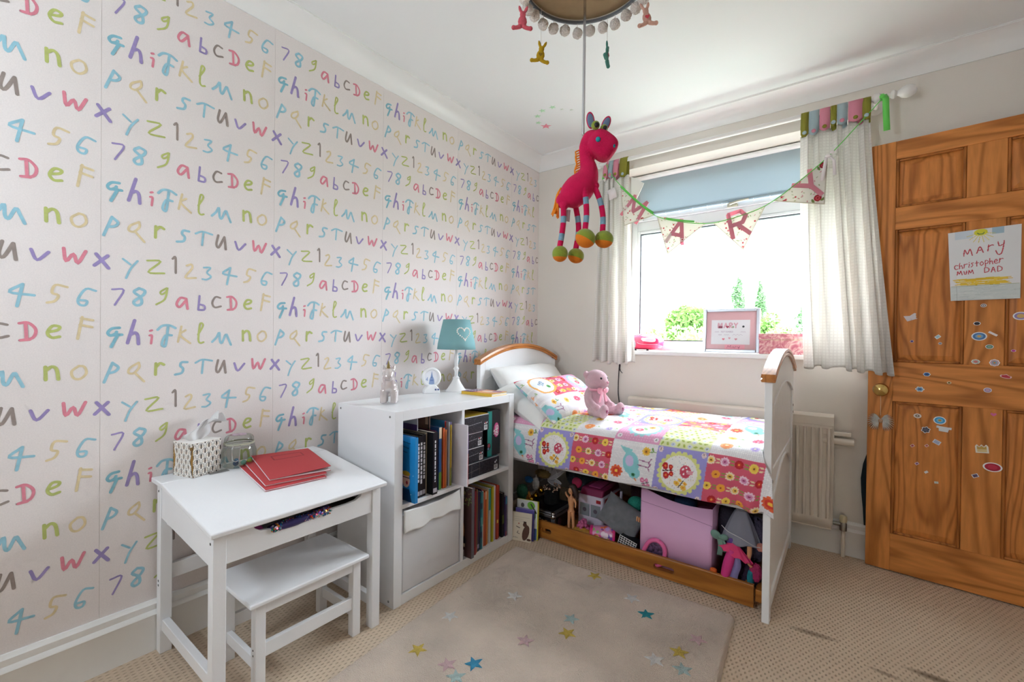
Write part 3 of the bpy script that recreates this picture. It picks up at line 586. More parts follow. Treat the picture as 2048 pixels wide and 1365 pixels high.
# ---- fabric box in the lower compartment of the shelf
bin_ = thing('fabric_box', 'pale grey fabric storage box with folded white flap, in the shelf', 'storage box', (.29, 1.31, T))
fab = mat('bin_fabric', '#d9d8da', .9, bump=(500, .15), var=(8, .03)); fab2 = mat('bin_flap_white', '#ecebe9', .9, bump=(400, .12))
MB().box((.12, 1.147, T+.001), (.462, 1.474, .352)).build('body', fab, bin_, bevel=.006)
nu, nv = 40, 14; u = np.linspace(0, 1, nu); v = np.linspace(0, 1, nv); UU, VV = np.meshgrid(u, v)
YY = 1.150+UU*.319; ZZ = .372-VV*(.086+.004*np.sin(UU*5+1))-.012*np.sin(UU*PI)*(1-VV)+.004*np.sin(UU*17)*VV
XX = .4655+.006*VV+.004*np.sin(UU*9)*VV+.0015*np.sin(UU*23+VV*6)
grid('flap', np.stack([XX, YY, ZZ], -1), fab2, bin_, solid=.003)
# ---- school-style desk with sloping lid
desk = thing('child_desk', 'white wooden child desk with sloping lid against the wallpaper', 'desk', (.26, .745, 0))
DX0, DX1, DY0, DY1 = .022, .497, .474, 1.016
LG = .034
for (x, y, h) in ((DX0, DY0, .566), (DX0, DY1-LG, .566), (DX1-LG, DY0, .512), (DX1-LG, DY1-LG, .512)):
    MB().box((x, y, 0), (x+LG, y+LG, h)).build('leg', white_satin, desk, bevel=.002)
for y in (DY0+.004, DY1-.016):
    MB().prism([(DX0+LG, .452), (DX1-LG, .420), (DX1-LG, .513), (DX0+.10, .563), (DX0+LG, .563)], 'y', y, y+.012).build('side_board', white_satin, desk, bevel=.0015)
for y in (DY0+.006, DY1-.028):
    MB().box((DX0+LG, y, .075), (DX1-LG, y+.022, .113)).build('foot_rail', white_satin, desk, bevel=.002)
MB().box((DX0+.004, DY0+LG, .44), (DX0+.018, DY1-LG, .563)).build('back_board', white_satin, desk, bevel=.0015)
MB().box((DX0+.002, DY0+LG, .235), (DX0+.02, DY1-LG, .285)).build('back_rail', white_satin, desk, bevel=.0015)
fr = [(DY0+LG, .425), (DY1-LG, .425), (DY1-LG, .512)]
fr += [(.945, .512), (.935, .497), (.915, .487), (.885, .484), (.625, .484), (.60, .488), (.585, .498), (.575, .512), (DY0+LG, .512)]
MB().prism(fr, 'x', DX1-.018, DX1-.004).build('front_board', white_satin, desk, bevel=.0015)
MB().box((DX0+.02, DY0+.018, .428), (DX1-.02, DY1-.018, .436)).build('tray_base', white_satin, desk)
MB().box((DX0-.018, DY0-.012, .566), (DX0+.085, DY1+.012, .582)).build('back_ledge', white_satin, desk, bevel=.003)
lid = MB().prism([(DX0+.0865, .566), (DX1+.022, .514), (DX1+.024, .530), (DX0+.0865, .582)], 'y', DY0-.012, DY1+.012).build('lid', white_satin, desk, bevel=.004, seg=3)
for y in (.625, .885): MB().box((DX0+.072, y-.03, .5815), (DX0+.098, y+.03, .5835)).build('hinge', mat('hinge_steel', '#9b9a98', .4, .8), desk)
for x, y, z, ax in ((DX0+.017, DY0-.0006, .54, 'y'), (DX1-.017, DY0-.0006, .49, 'y'), (DX0+.017, DY0-.0006, .24, 'y'), (DX0+.017, DY0-.0006, .225, 'y')):
    MB().lathe([(.004, 0), (.004, .001)], 10, 0, (x, y, z), ax).build('screw_hole', steel_screw, desk)
# ---- stool
stool = thing('bench_stool', 'low white wooden bench stool tucked under the desk', 'stool', (.36, .767, 0))
SX0, SX1, SY0, SY1, SH = .238, .484, .590, .944, .282
for x, y in ((SX0, SY0), (SX0, SY1-.03), (SX1-.03, SY0), (SX1-.03, SY1-.03)): MB().box((x, y, 0), (x+.03, y+.03, SH-.014)).build('leg', white_satin, stool, bevel=.002)
MB().box((SX0-.020, SY0-.022, SH-.014), (SX1+.020, SY1+.022, SH)).build('seat', white_satin, stool, bevel=.004, seg=3)
for x in (SX0+.004, SX1-.02):
    MB().box((x, SY0+.03, SH-.052), (x+.016, SY1-.03, SH-.014)).build('apron', white_satin, stool, bevel=.0015)
    MB().box((x, SY0+.03, .098), (x+.016, SY1-.03, .140)).build('rail', white_satin, stool, bevel=.0015)
for y in (SY0+.005, SY1-.021): MB().box((SX0+.03, y, .062), (SX1-.03, y+.016, .098)).build('rail', white_satin, stool, bevel=.0015)
for x in (SX0+.015, SX1-.015):
    for z in ((.262, .112, .128) if x > .4 else (.128, .112)): MB().lathe([(.003, 0), (.003, .001)], 8, 0, (x, SY0-.0006, z), 'y').build('screw_hole', steel_screw, stool)

# ---- bed
bed = thing('childs_bed', 'small white wooden bed with arched wood-capped ends under the window', 'bed', (.91, 2.32, 0))
oak = wood('honey_oak', '#c8813f', '#a8642a', 'y', 1.5, .3, .4)
bed_white = mat('bed_white_lacquer', '#f0f0f1', .3, var=(5, .02))
BY0, BY1 = 1.908, 2.714
def arch(y, h0, h1):                               # height of the arched top at y
    t = (y-(BY0+BY1)/2)/((BY1-BY0)/2); return h0+(h1-h0)*(1-t*t)
def bed_end(nm, x0, x1, cap_over, outer, z_bot=.0, lab=None):
    # the end is posts, arched rail, planks, lower board, capped with wood
    e = MB().box((x0, BY0, 0), (x1, BY0+.042, arch(BY0+.02, .915, 1.0))).build(nm, bed_white, bed, bevel=.002)
    if lab: e['label'] = lab
    MB().box((x0, BY1-.042, 0), (x1, BY1, arch(BY0+.02, .915, 1.0))).build('post', bed_white, e, bevel=.002)
    ys = np.linspace(BY0+.042, BY1-.042, 25)
    top = [(y, arch(y, .915, 1.0)) for y in ys]; low = [(y, arch(y, .80, .885)) for y in ys[::-1]]
    MB().prism(top+low, 'x', x0, x1).build('arched_rail', bed_white, e, bevel=.002)
    yy = np.linspace(BY0+.042, BY1-.042, 9)
    for a, b in zip(yy[:-1], yy[1:]):
        q = [(a+.0012, .56), (b-.0012, .56), (b-.0012, arch(b, .80, .885)+.004), (a+.0012, arch(a, .80, .885)+.004)]
        MB().prism(q, 'x', x0+.007, x1-.007).build('plank', bed_white, e, bevel=.002)
    ys2 = np.linspace(BY0+.042, BY1-.042, 25)
    lowarch = [(y, arch(y, .42, .60)) for y in ys2]
    MB().prism([(BY0+.042, .57)]+[(y, min(arch(y, .42, .555), .56)) for y in ys2]+[(BY1-.042, .57)], 'x', x0+.002, x1-.002).build('lower_rail', bed_white, e, bevel=.002)
    MB().prism([(y, arch(y, .42, .555)+.004) for y in ys2]+[(BY1-.042, .085), (BY0+.042, .085)], 'x', x0+.008, x1-.008).build('lower_panel', bed_white, e, bevel=.001)
    MB().box((x0, BY0+.042, .04), (x1, BY1-.042, .088)).build('bottom_rail', bed_white, e, bevel=.003)
    xo = x1 if outer else x0
    MB().tube([(xo, y, arch(y, .42, .555)) for y in ys2], .005, 6).build('arch_bead', bed_white, e)
    MB().tube([(xo, y, arch(y, .80, .885)) for y in ys2], .004, 6).build('arch_bead', bed_white, e)
    c = MB(); n = 28; ys3 = np.linspace(BY0-.012, BY1+.012, n); vs = []; fs = []
    prof = [(-.010, -.002), (-.012, .006), (-.007, .011), (-.012, .016), (-.010, .028), (x1-x0+.010, .028), (x1-x0+.012, .016), (x1-x0+.007, .011), (x1-x0+.012, .006), (x1-x0+.010, -.002)]
    for y in ys3:
        for px, pz in prof: vs.append((x0+px, y, arch(y, .915, 1.0)+pz))
    k = len(prof)
    for i in range(n-1):
        for j in range(k): fs.append((i*k+j, i*k+(j+1) % k, (i+1)*k+(j+1) % k, (i+1)*k+j))
    fs += [tuple(range(k))[::-1], tuple(range((n-1)*k, n*k))]
    cp = c.add(vs, fs).build('wood_cap', oak, e, smooth=30); cp['label'] = 'curved honey-coloured wood capping'
    return e
bed_end('headboard', .172, .200, .01, False)
fb = bed_end('footboard', 1.615, 1.641, .01, True)
for x, y, z in ((1.6415, 2.70, .735), (1.6415, 2.70, .70), (1.6415, 1.935, .53)):
    MB().lathe([(.006, 0), (.006, .0015)], 10, 0, (x, y, z), 'x').build('bolt_cover', mat('bolt_brown', '#5c4a3c', .5), fb)
for y in (BY0+.03, BY1-.055): MB().box((.2, y, .40), (1.615, y+.024, .50)).build('side_rail', bed_white, bed, bevel=.002)
for i in range(12): MB().box((.24+i*.115, BY0+.054, .445), (.30+i*.115, BY1-.055, .460)).build('slat', mat('slat_pine', '#cfa56b', .6, var=(8, .1)), bed)
tag(MB().box((.208, BY0+.03, .460), (1.607, BY1-.03, .585)).build('mattress', mat('mattress_white', '#e9e7e2', .9, bump=(90, .2)), bevel=.03, seg=4, world='base'), 'white mattress under the patchwork duvet', 'mattress')
# ---- under-bed drawer
drawer = thing('underbed_drawer', 'honey pine drawer on castors pulled out below the bed', 'drawer', (1.07, 2.3, 0))
dpine = wood('drawer_pine', '#b0702f', '#8a5320', 'x', .9, .35, .3)
def drawer_front():
    n = 8; mb = MB(); o = []
    x0, x1, z0, z1 = .555, 1.578, .006, .092
    return x0, x1, z0, z1
x0, x1, z0, z1 = drawer_front(); yf = 1.978
def slot(xc, w, zc, h, n=6):
    p = []
    for i in range(n+1): t = PI/2+PI*i/n; p.append((xc-w/2+h/2+h/2*math.cos(t), zc+h/2*math.sin(t)))
    for i in range(n+1): t = -PI/2+PI*i/n; p.append((xc+w/2-h/2+h/2*math.cos(t), zc+h/2*math.sin(t)))
    return p
# front board with two hand slots: pieces around the slots joined in one board
fbm = MB(); sl = [(.607, .066), (1.224, .092)]
xs = [x0]; 
for xc, w in sl: xs += [xc-w/2, xc+w/2]
xs += [x1]
fbm.box((xs[0], yf, z0), (xs[1], yf+.018, z1)); fbm.box((xs[2], yf, z0), (xs[3], yf+.018, z1)); fbm.box((xs[4], yf, z0), (xs[5], yf+.018, z1))
for xc, w in sl:
    h = .024; zc = .048; a = xc-w/2; b = xc+w/2
    ar = [(a+h/2-h/2*math.cos(t), zc+h/2*math.sin(t)) for t in np.linspace(0, PI/2, 6)]; ar2 = [(b-h/2+h/2*math.sin(t), zc+h/2*math.cos(t)) for t in np.linspace(0, PI/2, 6)]
    fbm.prism([(a, z1), (a, zc)]+ar[1:]+ar2+[(b, z1)], 'y', yf, yf+.018)
    fbm.prism([(a, z0), (a, zc)]+[(p, 2*zc-q) for p, q in ar][1:]+[(p, 2*zc-q) for p, q in ar2]+[(b, z0)], 'y', yf, yf+.018)
fbm.build('front_board', dpine, drawer, bevel=.0)
MB().tube([(x0, yf+.009, z1), (x1, yf+.009, z1)], .0088, 10, flat=.5).build('rounded_edge', dpine, drawer)
MB().box((x0+.02, yf+.018, .02), (x1-.02, 2.64, .030)).build('base_board', dpine, drawer)
for x in (x0+.02, x1-.036): MB().box((x, yf+.018, .03), (x+.016, 2.64, .088)).build('side_board', dpine, drawer, bevel=.002)
MB().box((x0+.02, 2.64, .02), (x1-.02, 2.656, .088)).build('back_board', dpine, drawer, bevel=.002)
tag(MB().box((1.583, 1.985, .03), (1.612, 2.70, .078)).build('bed_runner', dpine, bevel=.002, world='base'), 'short pine board end between the drawer front and the footboard', 'board')
# ---- rug
RA = .0700
rug = thing('star_rug', 'cream pile rug scattered with small coloured stars', 'rug', (.536, 1.801, 0), (0, 0, RA))
pile = mat('rug_pile', '#e6d1be', .98, var=(4, .22), bump=(330, .9), spec=.05, sheen=.3)
nu, nv = 220, 300; W_, L_ = 1.0, 1.62
u = np.linspace(0, W_, nu); v = np.linspace(0, -L_, nv); UU, VV = np.meshgrid(u, v)
e = np.minimum.reduce([UU, W_-UU, -VV, L_+VV]); rc = .022
dcx = np.minimum(UU, W_-UU); dcy = np.minimum(-VV, L_+VV)
cor = (dcx < rc) & (dcy < rc); dd = rc-np.hypot(rc-dcx, rc-dcy); e = np.where(cor, np.maximum(dd, 0), e)
H = .020*np.clip(e/.012, 0, 1)**.5+rng.normal(0, .0007, UU.shape)+.0015*np.sin(UU*9)*np.sin(VV*7)
k = np.where(cor & (dd < 0), rc/np.maximum(np.hypot(rc-dcx, rc-dcy), 1e-6), 1.0)
sx_ = np.where(UU < W_/2, rc-(rc-dcx)*k, W_-rc+(rc-dcx)*k); sy_ = np.where(-VV < L_/2, -(rc-(rc-dcy)*k), -(L_-rc+(rc-dcy)*k))
UU = np.where(cor & (dd < 0), sx_, UU); VV = np.where(cor & (dd < 0), sy_, VV)
# slight wobble of the hem
grid('pile', np.stack([UU, VV+.004*np.sin(UU*11), np.maximum(H, .001)], -1), pile, rug, world=False, smooth=80)
def star2(cx, cy, r, rot, ri=.44): return [(cx+math.cos(rot+i*PI/5)*(r if i % 2 == 0 else r*ri), cy+math.sin(rot+i*PI/5)*(r if i % 2 == 0 else r*ri)) for i in range(10)]
SC = dict(white='#e9e4df', yellow='#d9bd62', teal='#3e9aa4', blue='#4f9fc4', mint='#bccfcb', pink='#dcb9bb')
SP = [('white', .8, 1.44), ('white', 1.183, 1.719), ('white', 1.375, 1.437), ('white', .691, 1.187), ('yellow', .988, 1.779), ('yellow', 1.085, 1.374), ('yellow', .733, .995), ('yellow', 1.427, 1.521), ('teal', 1.266, 1.653), ('blue', .923, 1.062),
      ('mint', 1.055, 1.453), ('mint', 1.46, 1.448), ('mint', .917, .986), ('pink', .989, 1.25), ('pink', .859, 1.007), ('pink', 1.459, 1.624)]
for c, x, y in SP:
    mb = MB(); r = .034 if c != 'white' else .036; rot = rng.uniform(0, 1.2)
    p = star2(x, y, r, PI/2+rot, .42)
    vs = [(a, b, .0205) for a, b in p]+[(x+(a-x)*.8, y+(b-y)*.8, .0238) for a, b in p]+[(x, y, .0245)]
    fs = [(i, (i+1) % 10, 10+(i+1) % 10, 10+i) for i in range(10)]+[(10+i, 10+(i+1) % 10, 20) for i in range(10)]
    so = mb.add(vs, fs).build('star', mat('star_'+c, SC[c], .95, var=(60, .2), bump=(330, .8), spec=.05), rug, smooth=0); so['label'] = 'small %s star' % c

# =================================================================== BEDDING
def dist_smooth(a, b, seed, n=6, f=(4, 14)):
    rg = np.random.default_rng(seed); o = 0
    for i in range(n):
        k1, k2, p = rg.uniform(*f)*rg.choice([-1, 1]), rg.uniform(*f)*rg.choice([-1, 1]), rg.uniform(0, 6.3); o = o+np.sin(a*k1+b*k2+p)
    return o/n
# ---- patchwork prints: X to the motif's right, Y up, both 0..0.2 m
def pr_base(X, Y, kind, col): return Paint(X, Y, col)
def flower(P, x, y, r, outer, mid, core, scal=True):
    if scal: P.scallop(x, y, r*.85, 10, r*.25, outer)
    else: P.circ(x, y, r, outer)
    P.circ(x, y, r*.62, mid); P.circ(x, y, r*.25, core)
def butterfly(P, x, y, s, wing, body, spot, rot=0):
    c, d = math.cos(rot), math.sin(rot)
    for a, b, r in ((-.8, .45, .62), (.8, .45, .62), (-.6, -.45, .45), (.6, -.45, .45)):
        P.oval(x+(a*c-b*d)*s, y+(a*d+b*c)*s, r*s, r*s*.8, wing, rot); P.circ(x+(a*c-b*d)*s, y+(a*d+b*c)*s, r*s*.32, spot)
    P.line([(x+d*s*.7, y-c*s*.7), (x-d*s*.9, y+c*s*.9)], s*.22, body)
def gingham(P):
    k = 2*PI/.007; m = (np.sin(P.X*k) > .35) | (np.sin(P.Y*k) > .35)
    P.put(m, '#e3dfe2')
def patch(kind, X, Y):
    if kind == 'bird':
        P = Paint(X, Y, '#f6f3f3'); gingham(P)
        P.poly([(.125, .115), (.175, .165), (.165, .105)], '#8fd0d2'); P.oval(.105, .105, .05, .036, '#8fd0d6', .25); P.circ(.066, .085, .026, '#8fd0d6'); P.oval(.115, .112, .024, .018, '#cfc4e6', .3)
        P.circ(.058, .088, .009, '#3f8f62'); P.circ(.058, .088, .004, '#1d3a2c'); P.poly([(.045, .075), (.028, .070), (.046, .088)], '#e58a3c')
        for dx in (0, .022):
            P.line([(.105+dx, .072), (.100+dx, .028)], .004, '#9c5a86'); P.line([(.086+dx, .022), (.100+dx, .028), (.116+dx, .018)], .004, '#9c5a86')
        flower(P, .062, .165, .026, '#e6653b', '#d9402f', '#f6c24a'); flower(P, .165, .045, .017, '#f2c84b', '#e9a53a', '#8c5b22'); P.line([(.165, .03), (.168, .004)], .004, '#7ba45a'); P.oval(.176, .018, .010, .004, '#7ba45a', .6)
        butterfly(P, .03, .03, .020, '#d9739f', '#5a3550', '#f3c0d4', .4)
        return P.C
    if kind == 'purple':
        P = Paint(X, Y, '#9f98d6'); P.scallop(.1, .1, .080, 22, .009, '#dfe08e'); P.circ(.1, .1, .072, '#f5f1ee')
        rg = np.random.default_rng(5)
        for _ in range(70):
            a, r = rg.uniform(0, 6.28), .068*math.sqrt(rg.uniform()); P.circ(.1+r*math.cos(a), .1+r*math.sin(a), .0016, rg.choice(['#c9a0b8', '#a9b6cf', '#d8b070']))
        butterfly(P, .105, .143, .024, '#c3242b', '#5d1418', '#ee7a3a', .2)
        P.oval(.112, .075, .026, .022, '#d04a63', 0); P.rect(.104, .045, .120, .068, '#e59aa8')
        for a, b in ((.102, .08), (.12, .085), (.115, .068), (.128, .073)): P.circ(a, b, .004, '#fbeef0')
        butterfly(P, .060, .085, .020, '#f2c34b', '#5f4a22', '#e88a2e', 1.1)
        for a, b in ((.015, .015), (.185, .015), (.015, .185), (.185, .185)): P.circ(a, b, .010, '#f3dcd9'); P.circ(a, b, .0075, '#b99aa5'); P.circ(a, b, .006, '#f3dcd9'); P.line([(a-.003, b-.003), (a+.003, b+.003)], .0016, '#444444'); P.line([(a-.003, b+.003), (a+.003, b-.003)], .0016, '#444444')
        return P.C
    if kind == 'pink':
        P = Paint(X, Y, '#d65b73'); k = 0
        FL = [('#f4e3c0', '#f0c35a', '#6b3a1d', True), ('#b9252c', '#c8332e', '#f0a04a', False), ('#f3a63c', '#f0a33a', '#9c2f22', False), ('#f2cfe0', '#d889b4', '#9d2f5c', True), ('#f4d45e', '#f0c24c', '#7a4a20', False)]
        for i in range(4):
            for j in range(4):
                x = .025+.05*i; y = .025+.05*j+(.025 if i % 2 else 0)-.012
                if (i+j) % 2 == 0 or True:
                    f = FL[(i*3+j*2) % 5]; flower(P, x, y, .0155, f[0], f[1], f[2], f[3])
                    gcol = '#8d9a4c' if (i+j) % 3 else '#ecd9b0'
                    P.oval(x-.006, y-.026, .0032, .008, gcol, .2); P.oval(x+.006, y-.026, .0032, .008, gcol, -.2)
        return P.C
    if kind == 'scallop':
        P = Paint(X, Y, '#e7a4c6'); 
        for a in np.arange(.008, .2, .012):
            for b in np.arange(.008, .2, .012): P.circ(a, b, .0018, '#f7dcea')
        P.scallop(.1, .1, .066, 16, .012, '#9fd2d6'); P.circ(.1, .1, .060, '#f4f6f6'); flower(P, .08, .12, .018, '#d6475c', '#e27a8a', '#f6dde0', False); flower(P, .125, .08, .016, '#eac55a', '#e59a40', '#7a4b1e')
        P.oval(.1, .1, .02, .008, '#9cc28a', .6)
        for a, b in ((.018, .018), (.182, .018), (.018, .182), (.182, .182)): P.circ(a, b, .011, '#f7eef2'); P.line([(a-.004, b-.003), (a+.004, b+.003)], .002, '#3c3c3c'); P.line([(a-.004, b+.003), (a+.004, b-.003)], .002, '#3c3c3c')
        return P.C
    if kind == 'green':
        P = Paint(X, Y, '#e4e9b4'); rg = np.random.default_rng(11)
        for i in range(9):
            for j in range(9):
                x, y = .011+i*.0222, .011+j*.0222+(.011 if i % 2 else 0)
                P.oval(x, y, .0085, .0042, '#aebf55', rg.uniform(0, 3)); 
                if (i+j) % 3 == 0: flower(P, x, y, .009, '#dfe3ee', '#c6cfe8', '#8a9a4a')
        return P.C
    P = Paint(X, Y, '#faf7f6'); gingham(P)
    flower(P, .05, .15, .024, '#f2a268', '#ef8a4a', '#f7d9a0', False); flower(P, .15, .06, .022, '#e8728a', '#d9556f', '#f5c2cc'); flower(P, .15, .155, .018, '#f3d06a', '#eeb54a', '#91602a'); flower(P, .05, .05, .016, '#c9b6e2', '#a998d4', '#f1e9a8')
    for x, y in ((.05, .12), (.15, .03), (.15, .13), (.05, .03)): P.line([(x, y), (x, y-.022)], .003, '#9ab77a'); P.oval(x+.008, y-.012, .008, .0035, '#a9c48c', .6)
    return P.C
def patchwork(X, S, px, ps, x0, s0, rows):
    i = np.floor((X-x0)/px).astype(int); j = np.floor((S-s0)/ps).astype(int)
    C = np.ones(X.shape+(3,))
    for a in range(i.min(), i.max()+1):
        for b in range(j.min(), j.max()+1):
            m = (i == a) & (j == b)
            if not m.any(): continue
            lx = (X[m]-x0-a*px)/px*.2; ls = (S[m]-s0-b*ps)/ps*.2
            C[m] = patch(rows[b % len(rows)][a % 3], ls, .2-lx)     # motifs face the foot of the bed sideways on: up points to the pillows
    return C
# ---- duvet
prof = [(1.890, .425), (1.884, .46), (1.882, .52), (1.885, .57), (1.894, .603), (1.915, .628), (1.95, .642), (2.05, .655), (2.2, .663), (2.35, .665), (2.5, .660), (2.62, .648), (2.672, .63), (2.694, .60), (2.700, .55)]
pf = np.array(crom(prof, 12)); d = np.r_[0, np.cumsum(np.hypot(*np.diff(pf, axis=0).T))]
sv = np.r_[np.arange(0, .32, .003), np.arange(.32, d[-1], .0055)]
py = np.interp(sv, d, pf[:, 0]); pz = np.interp(sv, d, pf[:, 1])
nu = 450; t = np.linspace(0, 1, nu)
xm = np.interp(sv, [0, .14, .185, .23], [1.655, 1.648, 1.622, 1.609])
X = .30+t[None, :]*(xm[:, None]-.30); S = np.repeat(sv[:, None], nu, 1)
low = np.clip(1-sv/.20, 0, 1)[:, None]; topw = np.clip((sv-.2)/.1, 0, 1)[:, None]
fold = dist_smooth(X*1.6, S*.5, 3, 7, (4, 22))
endw = np.clip((X-1.50)/.12, 0, 1)
Yd = py[:, None]-.010*low*fold-.004*dist_smooth(X, S, 9, 6, (20, 60))*low+endw*low*(.016*np.sin((X-1.5)*75)-.012)
Zd = pz[:, None]+topw*(.010*dist_smooth(X, S, 4, 6, (5, 16))+.004*dist_smooth(X, S, 5, 6, (20, 50)))+low*.006*np.sin(X*17)*np.clip(1-sv/.03, 0, 1)[:, None]+.012*low*endw*np.sin((X-1.5)*60)
Zd -= endw*np.clip((.25-S)/.1, 0, 1)*.012
# hem wave
ROWS = [['purple', 'pink', 'bird'], ['green', 'flower', 'scallop'], ['pink', 'bird', 'purple'], ['flower', 'scallop', 'green'], ['bird', 'purple', 'pink'], ['scallop', 'green', 'flower']]
Cc = patchwork(X-.17*S*np.clip(1-S, .3, 1), S, .2016, .203, .594, -.014, ROWS)
tag(grid('duvet', np.stack([X, Yd, Zd], -1), print_cloth, None, Cc, world='base', solid=.012), 'colourful patchwork duvet with birds, flowers and butterflies, hanging over the bed edge', 'duvet')
# ---- pillows
def pillow(name, label, c, a, b, hw, hh, th, m, cols=None, seed=1, pinch=.06, sag=0):
    n1, n2 = 64, 48
    if cols is not None: n1, n2 = 150, 110
    u = np.linspace(-1, 1, n1); v = np.linspace(-1, 1, n2); U, V = np.meshgrid(u, v)
    a = Vector(a).normalized(); b = Vector(b); b = (b-a*b.dot(a)).normalized(); nrm = a.cross(b)
    Wd = hw*(1-pinch*(1-np.abs(V)**2.0)*np.abs(U)**4); Hd = hh*(1-pinch*(1-np.abs(U)**2.0)*np.abs(V)**4)
    prof_ = ((1-np.abs(U)**2.6)*(1-np.abs(V)**2.6))**.42
    wr = dist_smooth(U*2, V*2, seed, 7, (1.5, 7))
    pts = []
    for sgn in (1, -1):
        T_ = sgn*(th*prof_+.010*wr*np.sqrt(prof_)*(1 if sgn > 0 else .4))
        Pm = np.array(c)+(U*Wd)[..., None]*np.array(a)+(V*Hd)[..., None]*np.array(b)+T_[..., None]*np.array(nrm)
        Pm[..., 2] -= sag*np.abs(U)**3
        pts.append(Pm)
    o = thing(name, label, 'pillow', tuple(c))
    grid('front', pts[0], m, o, cols(U, V) if cols else None, smooth=180); grid('back', pts[1], m, o, cols(U, -V) if cols else None, smooth=180)
    return o
cotton = mat('white_cotton', '#efeeec', .9, var=(9, .03), bump=(26, .35))
pillow('pillow', 'plain white pillow propped against the white headboard', (.315, 2.30, .765), (0, 1, 0), (-.62, 0, .78), .335, .155, .075, cotton, seed=2)
pillow('pillow', 'plain white pillow sagging over the bed edge beneath the patterned one', (.475, 2.165, .715), (.06, 1, .03), (-.9, .05, .42), .275, .185, .066, cotton, seed=8, sag=.03)
def pcols(U, V):
    X = (U+1)*.27; S = (V+1)*.18
    R2 = [['pink', 'green', 'flower'], ['scallop', 'purple', 'bird']]
    C = patchwork(X+.07, S+.05, .20, .20, 0, 0, [['bird', 'flower', 'pink'], ['flower', 'pink', 'scallop'], ['pink', 'bird', 'flower']])
    P = Paint(U, V, '#ffffff'); P.C = C
    P.put(np.hypot((U+.55)*.27, (V-.45)*.18) < .085, '#f2b25c'); P.put(np.hypot((U+.55)*.27, (V-.45)*.18) < .072, '#f1f3f5')
    butterfly(Paint_shift(P, U, V), -.155, .085, .02, '#8aa0b8', '#39424c', '#dfe6ee', .6); q = Paint_shift(P, U, V); flower(q, -.12, .055, .014, '#6fae62', '#4f9150', '#2f5c33', False)
    return P.C
class _PS(Paint):
    pass
def Paint_shift(P, U, V):
    q = Paint(U*.27, V*.18, '#ffffff'); q.C = P.C; return q
pillow('pillow', 'patterned pillow with flowers and orange ring, leaning behind the pink teddy', (.585, 2.185, .735), (.10, .99, .02), (-.80, .12, .55), .275, .165, .055, print_cloth, pcols, seed=5)
# ---- teddy bear
ted = thing('teddy_bear', 'pale pink teddy bear with ribbon bow sitting on the duvet', 'soft toy', (.80, 2.13, .664), (0, 0, -.18))
plush = mat('pink_plush', '#f4c4d0', .95, var=(40, .1), bump=(420, .8), sheen=.6, spec=.1)
mb = MB(); Rl = Matrix.Rotation(-.28, 3, 'Y')
mb.ell((.0, 0, .078), (.050, .054, .076), 20, 12, R=Rl)
mb.ell((.012, 0, .186), (.062, .057, .052), 20, 12); mb.ell((.060, 0, .168), (.026, .026, .024), 16, 10); mb.ell((.035, 0, .195), (.035, .040, .03), 16, 10)
for s in (-1, 1):
    mb.ell((-.018, s*.047, .212), (.012, .021, .021), 14, 8)
    mb.tube(crom([(.0, s*.046, .118), (.020, s*.066, .085), (.055, s*.066, .050)], 5), [.018+.0*i for i in range(11)], 12); mb.ell((.062, s*.064, .046), (.024, .022, .024), 14, 8)
    mb.tube([(.01, s*.032, .028), (.06, s*.052, .026), (.10, s*.066, .027)], [.030, .027, .024], 12); mb.ell((.112, s*.069, .036), (.022, .028, .037), 16, 10, R=Matrix.Rotation(.2, 3, 'Y'))
o = mb.build('body', plush, ted, world=False)
def fuse(o, vox, it=6):
    md = o.modifiers.new('fuse', 'REMESH'); md.mode = 'VOXEL'; md.voxel_size = vox; md.use_smooth_shade = True
    md = o.modifiers.new('soften', 'SMOOTH'); md.factor = .5; md.iterations = it
fuse(o, .0042, 5)
for s in (-1, 1): MB().ell((.062, s*.026, .196), .0062, 10, 8).build('eye', black_plastic, ted, world=False)
MB().ell((.0845, 0, .176), (.005, .008, .006), 10, 8).build('nose', mat('rose_nose', '#d58aa0', .6), ted, world=False)
rib = mat('pink_ribbon', '#f2a6b8', .45, sheen=.3)
bw = MB(); bw.lathe([(.036, .128), (.038, .134), (.036, .140)], 20, 0, (.008, 0, 0), cap=False)
for s in (-1, 1): bw.ell((.055, s*.026, .132), (.010, .022, .016), 12, 8, R=Matrix.Rotation(s*.4, 3, 'X')); bw.prism([(s*.004, .13), (s*.018, .128), (s*.038, .075), (s*.022, .072)], 'x', .056, .0585)
bw.ell((.060, 0, .132), .008, 10, 8); bw.build('bow', rib, ted, world=False)
for s in (-1, 1):
    c = MB(); rg = np.random.default_rng(3)
    for _ in range(12): c.ell((.1355+rg.uniform(-.002, .001), s*.069+rg.uniform(-.012, .012), .038+rg.uniform(-.016, .014)), (.0015, .0026, .0026), 6, 5)
    c.build('sole_stitching', mat('magenta_thread', '#b04a78', .8), ted, world=False)

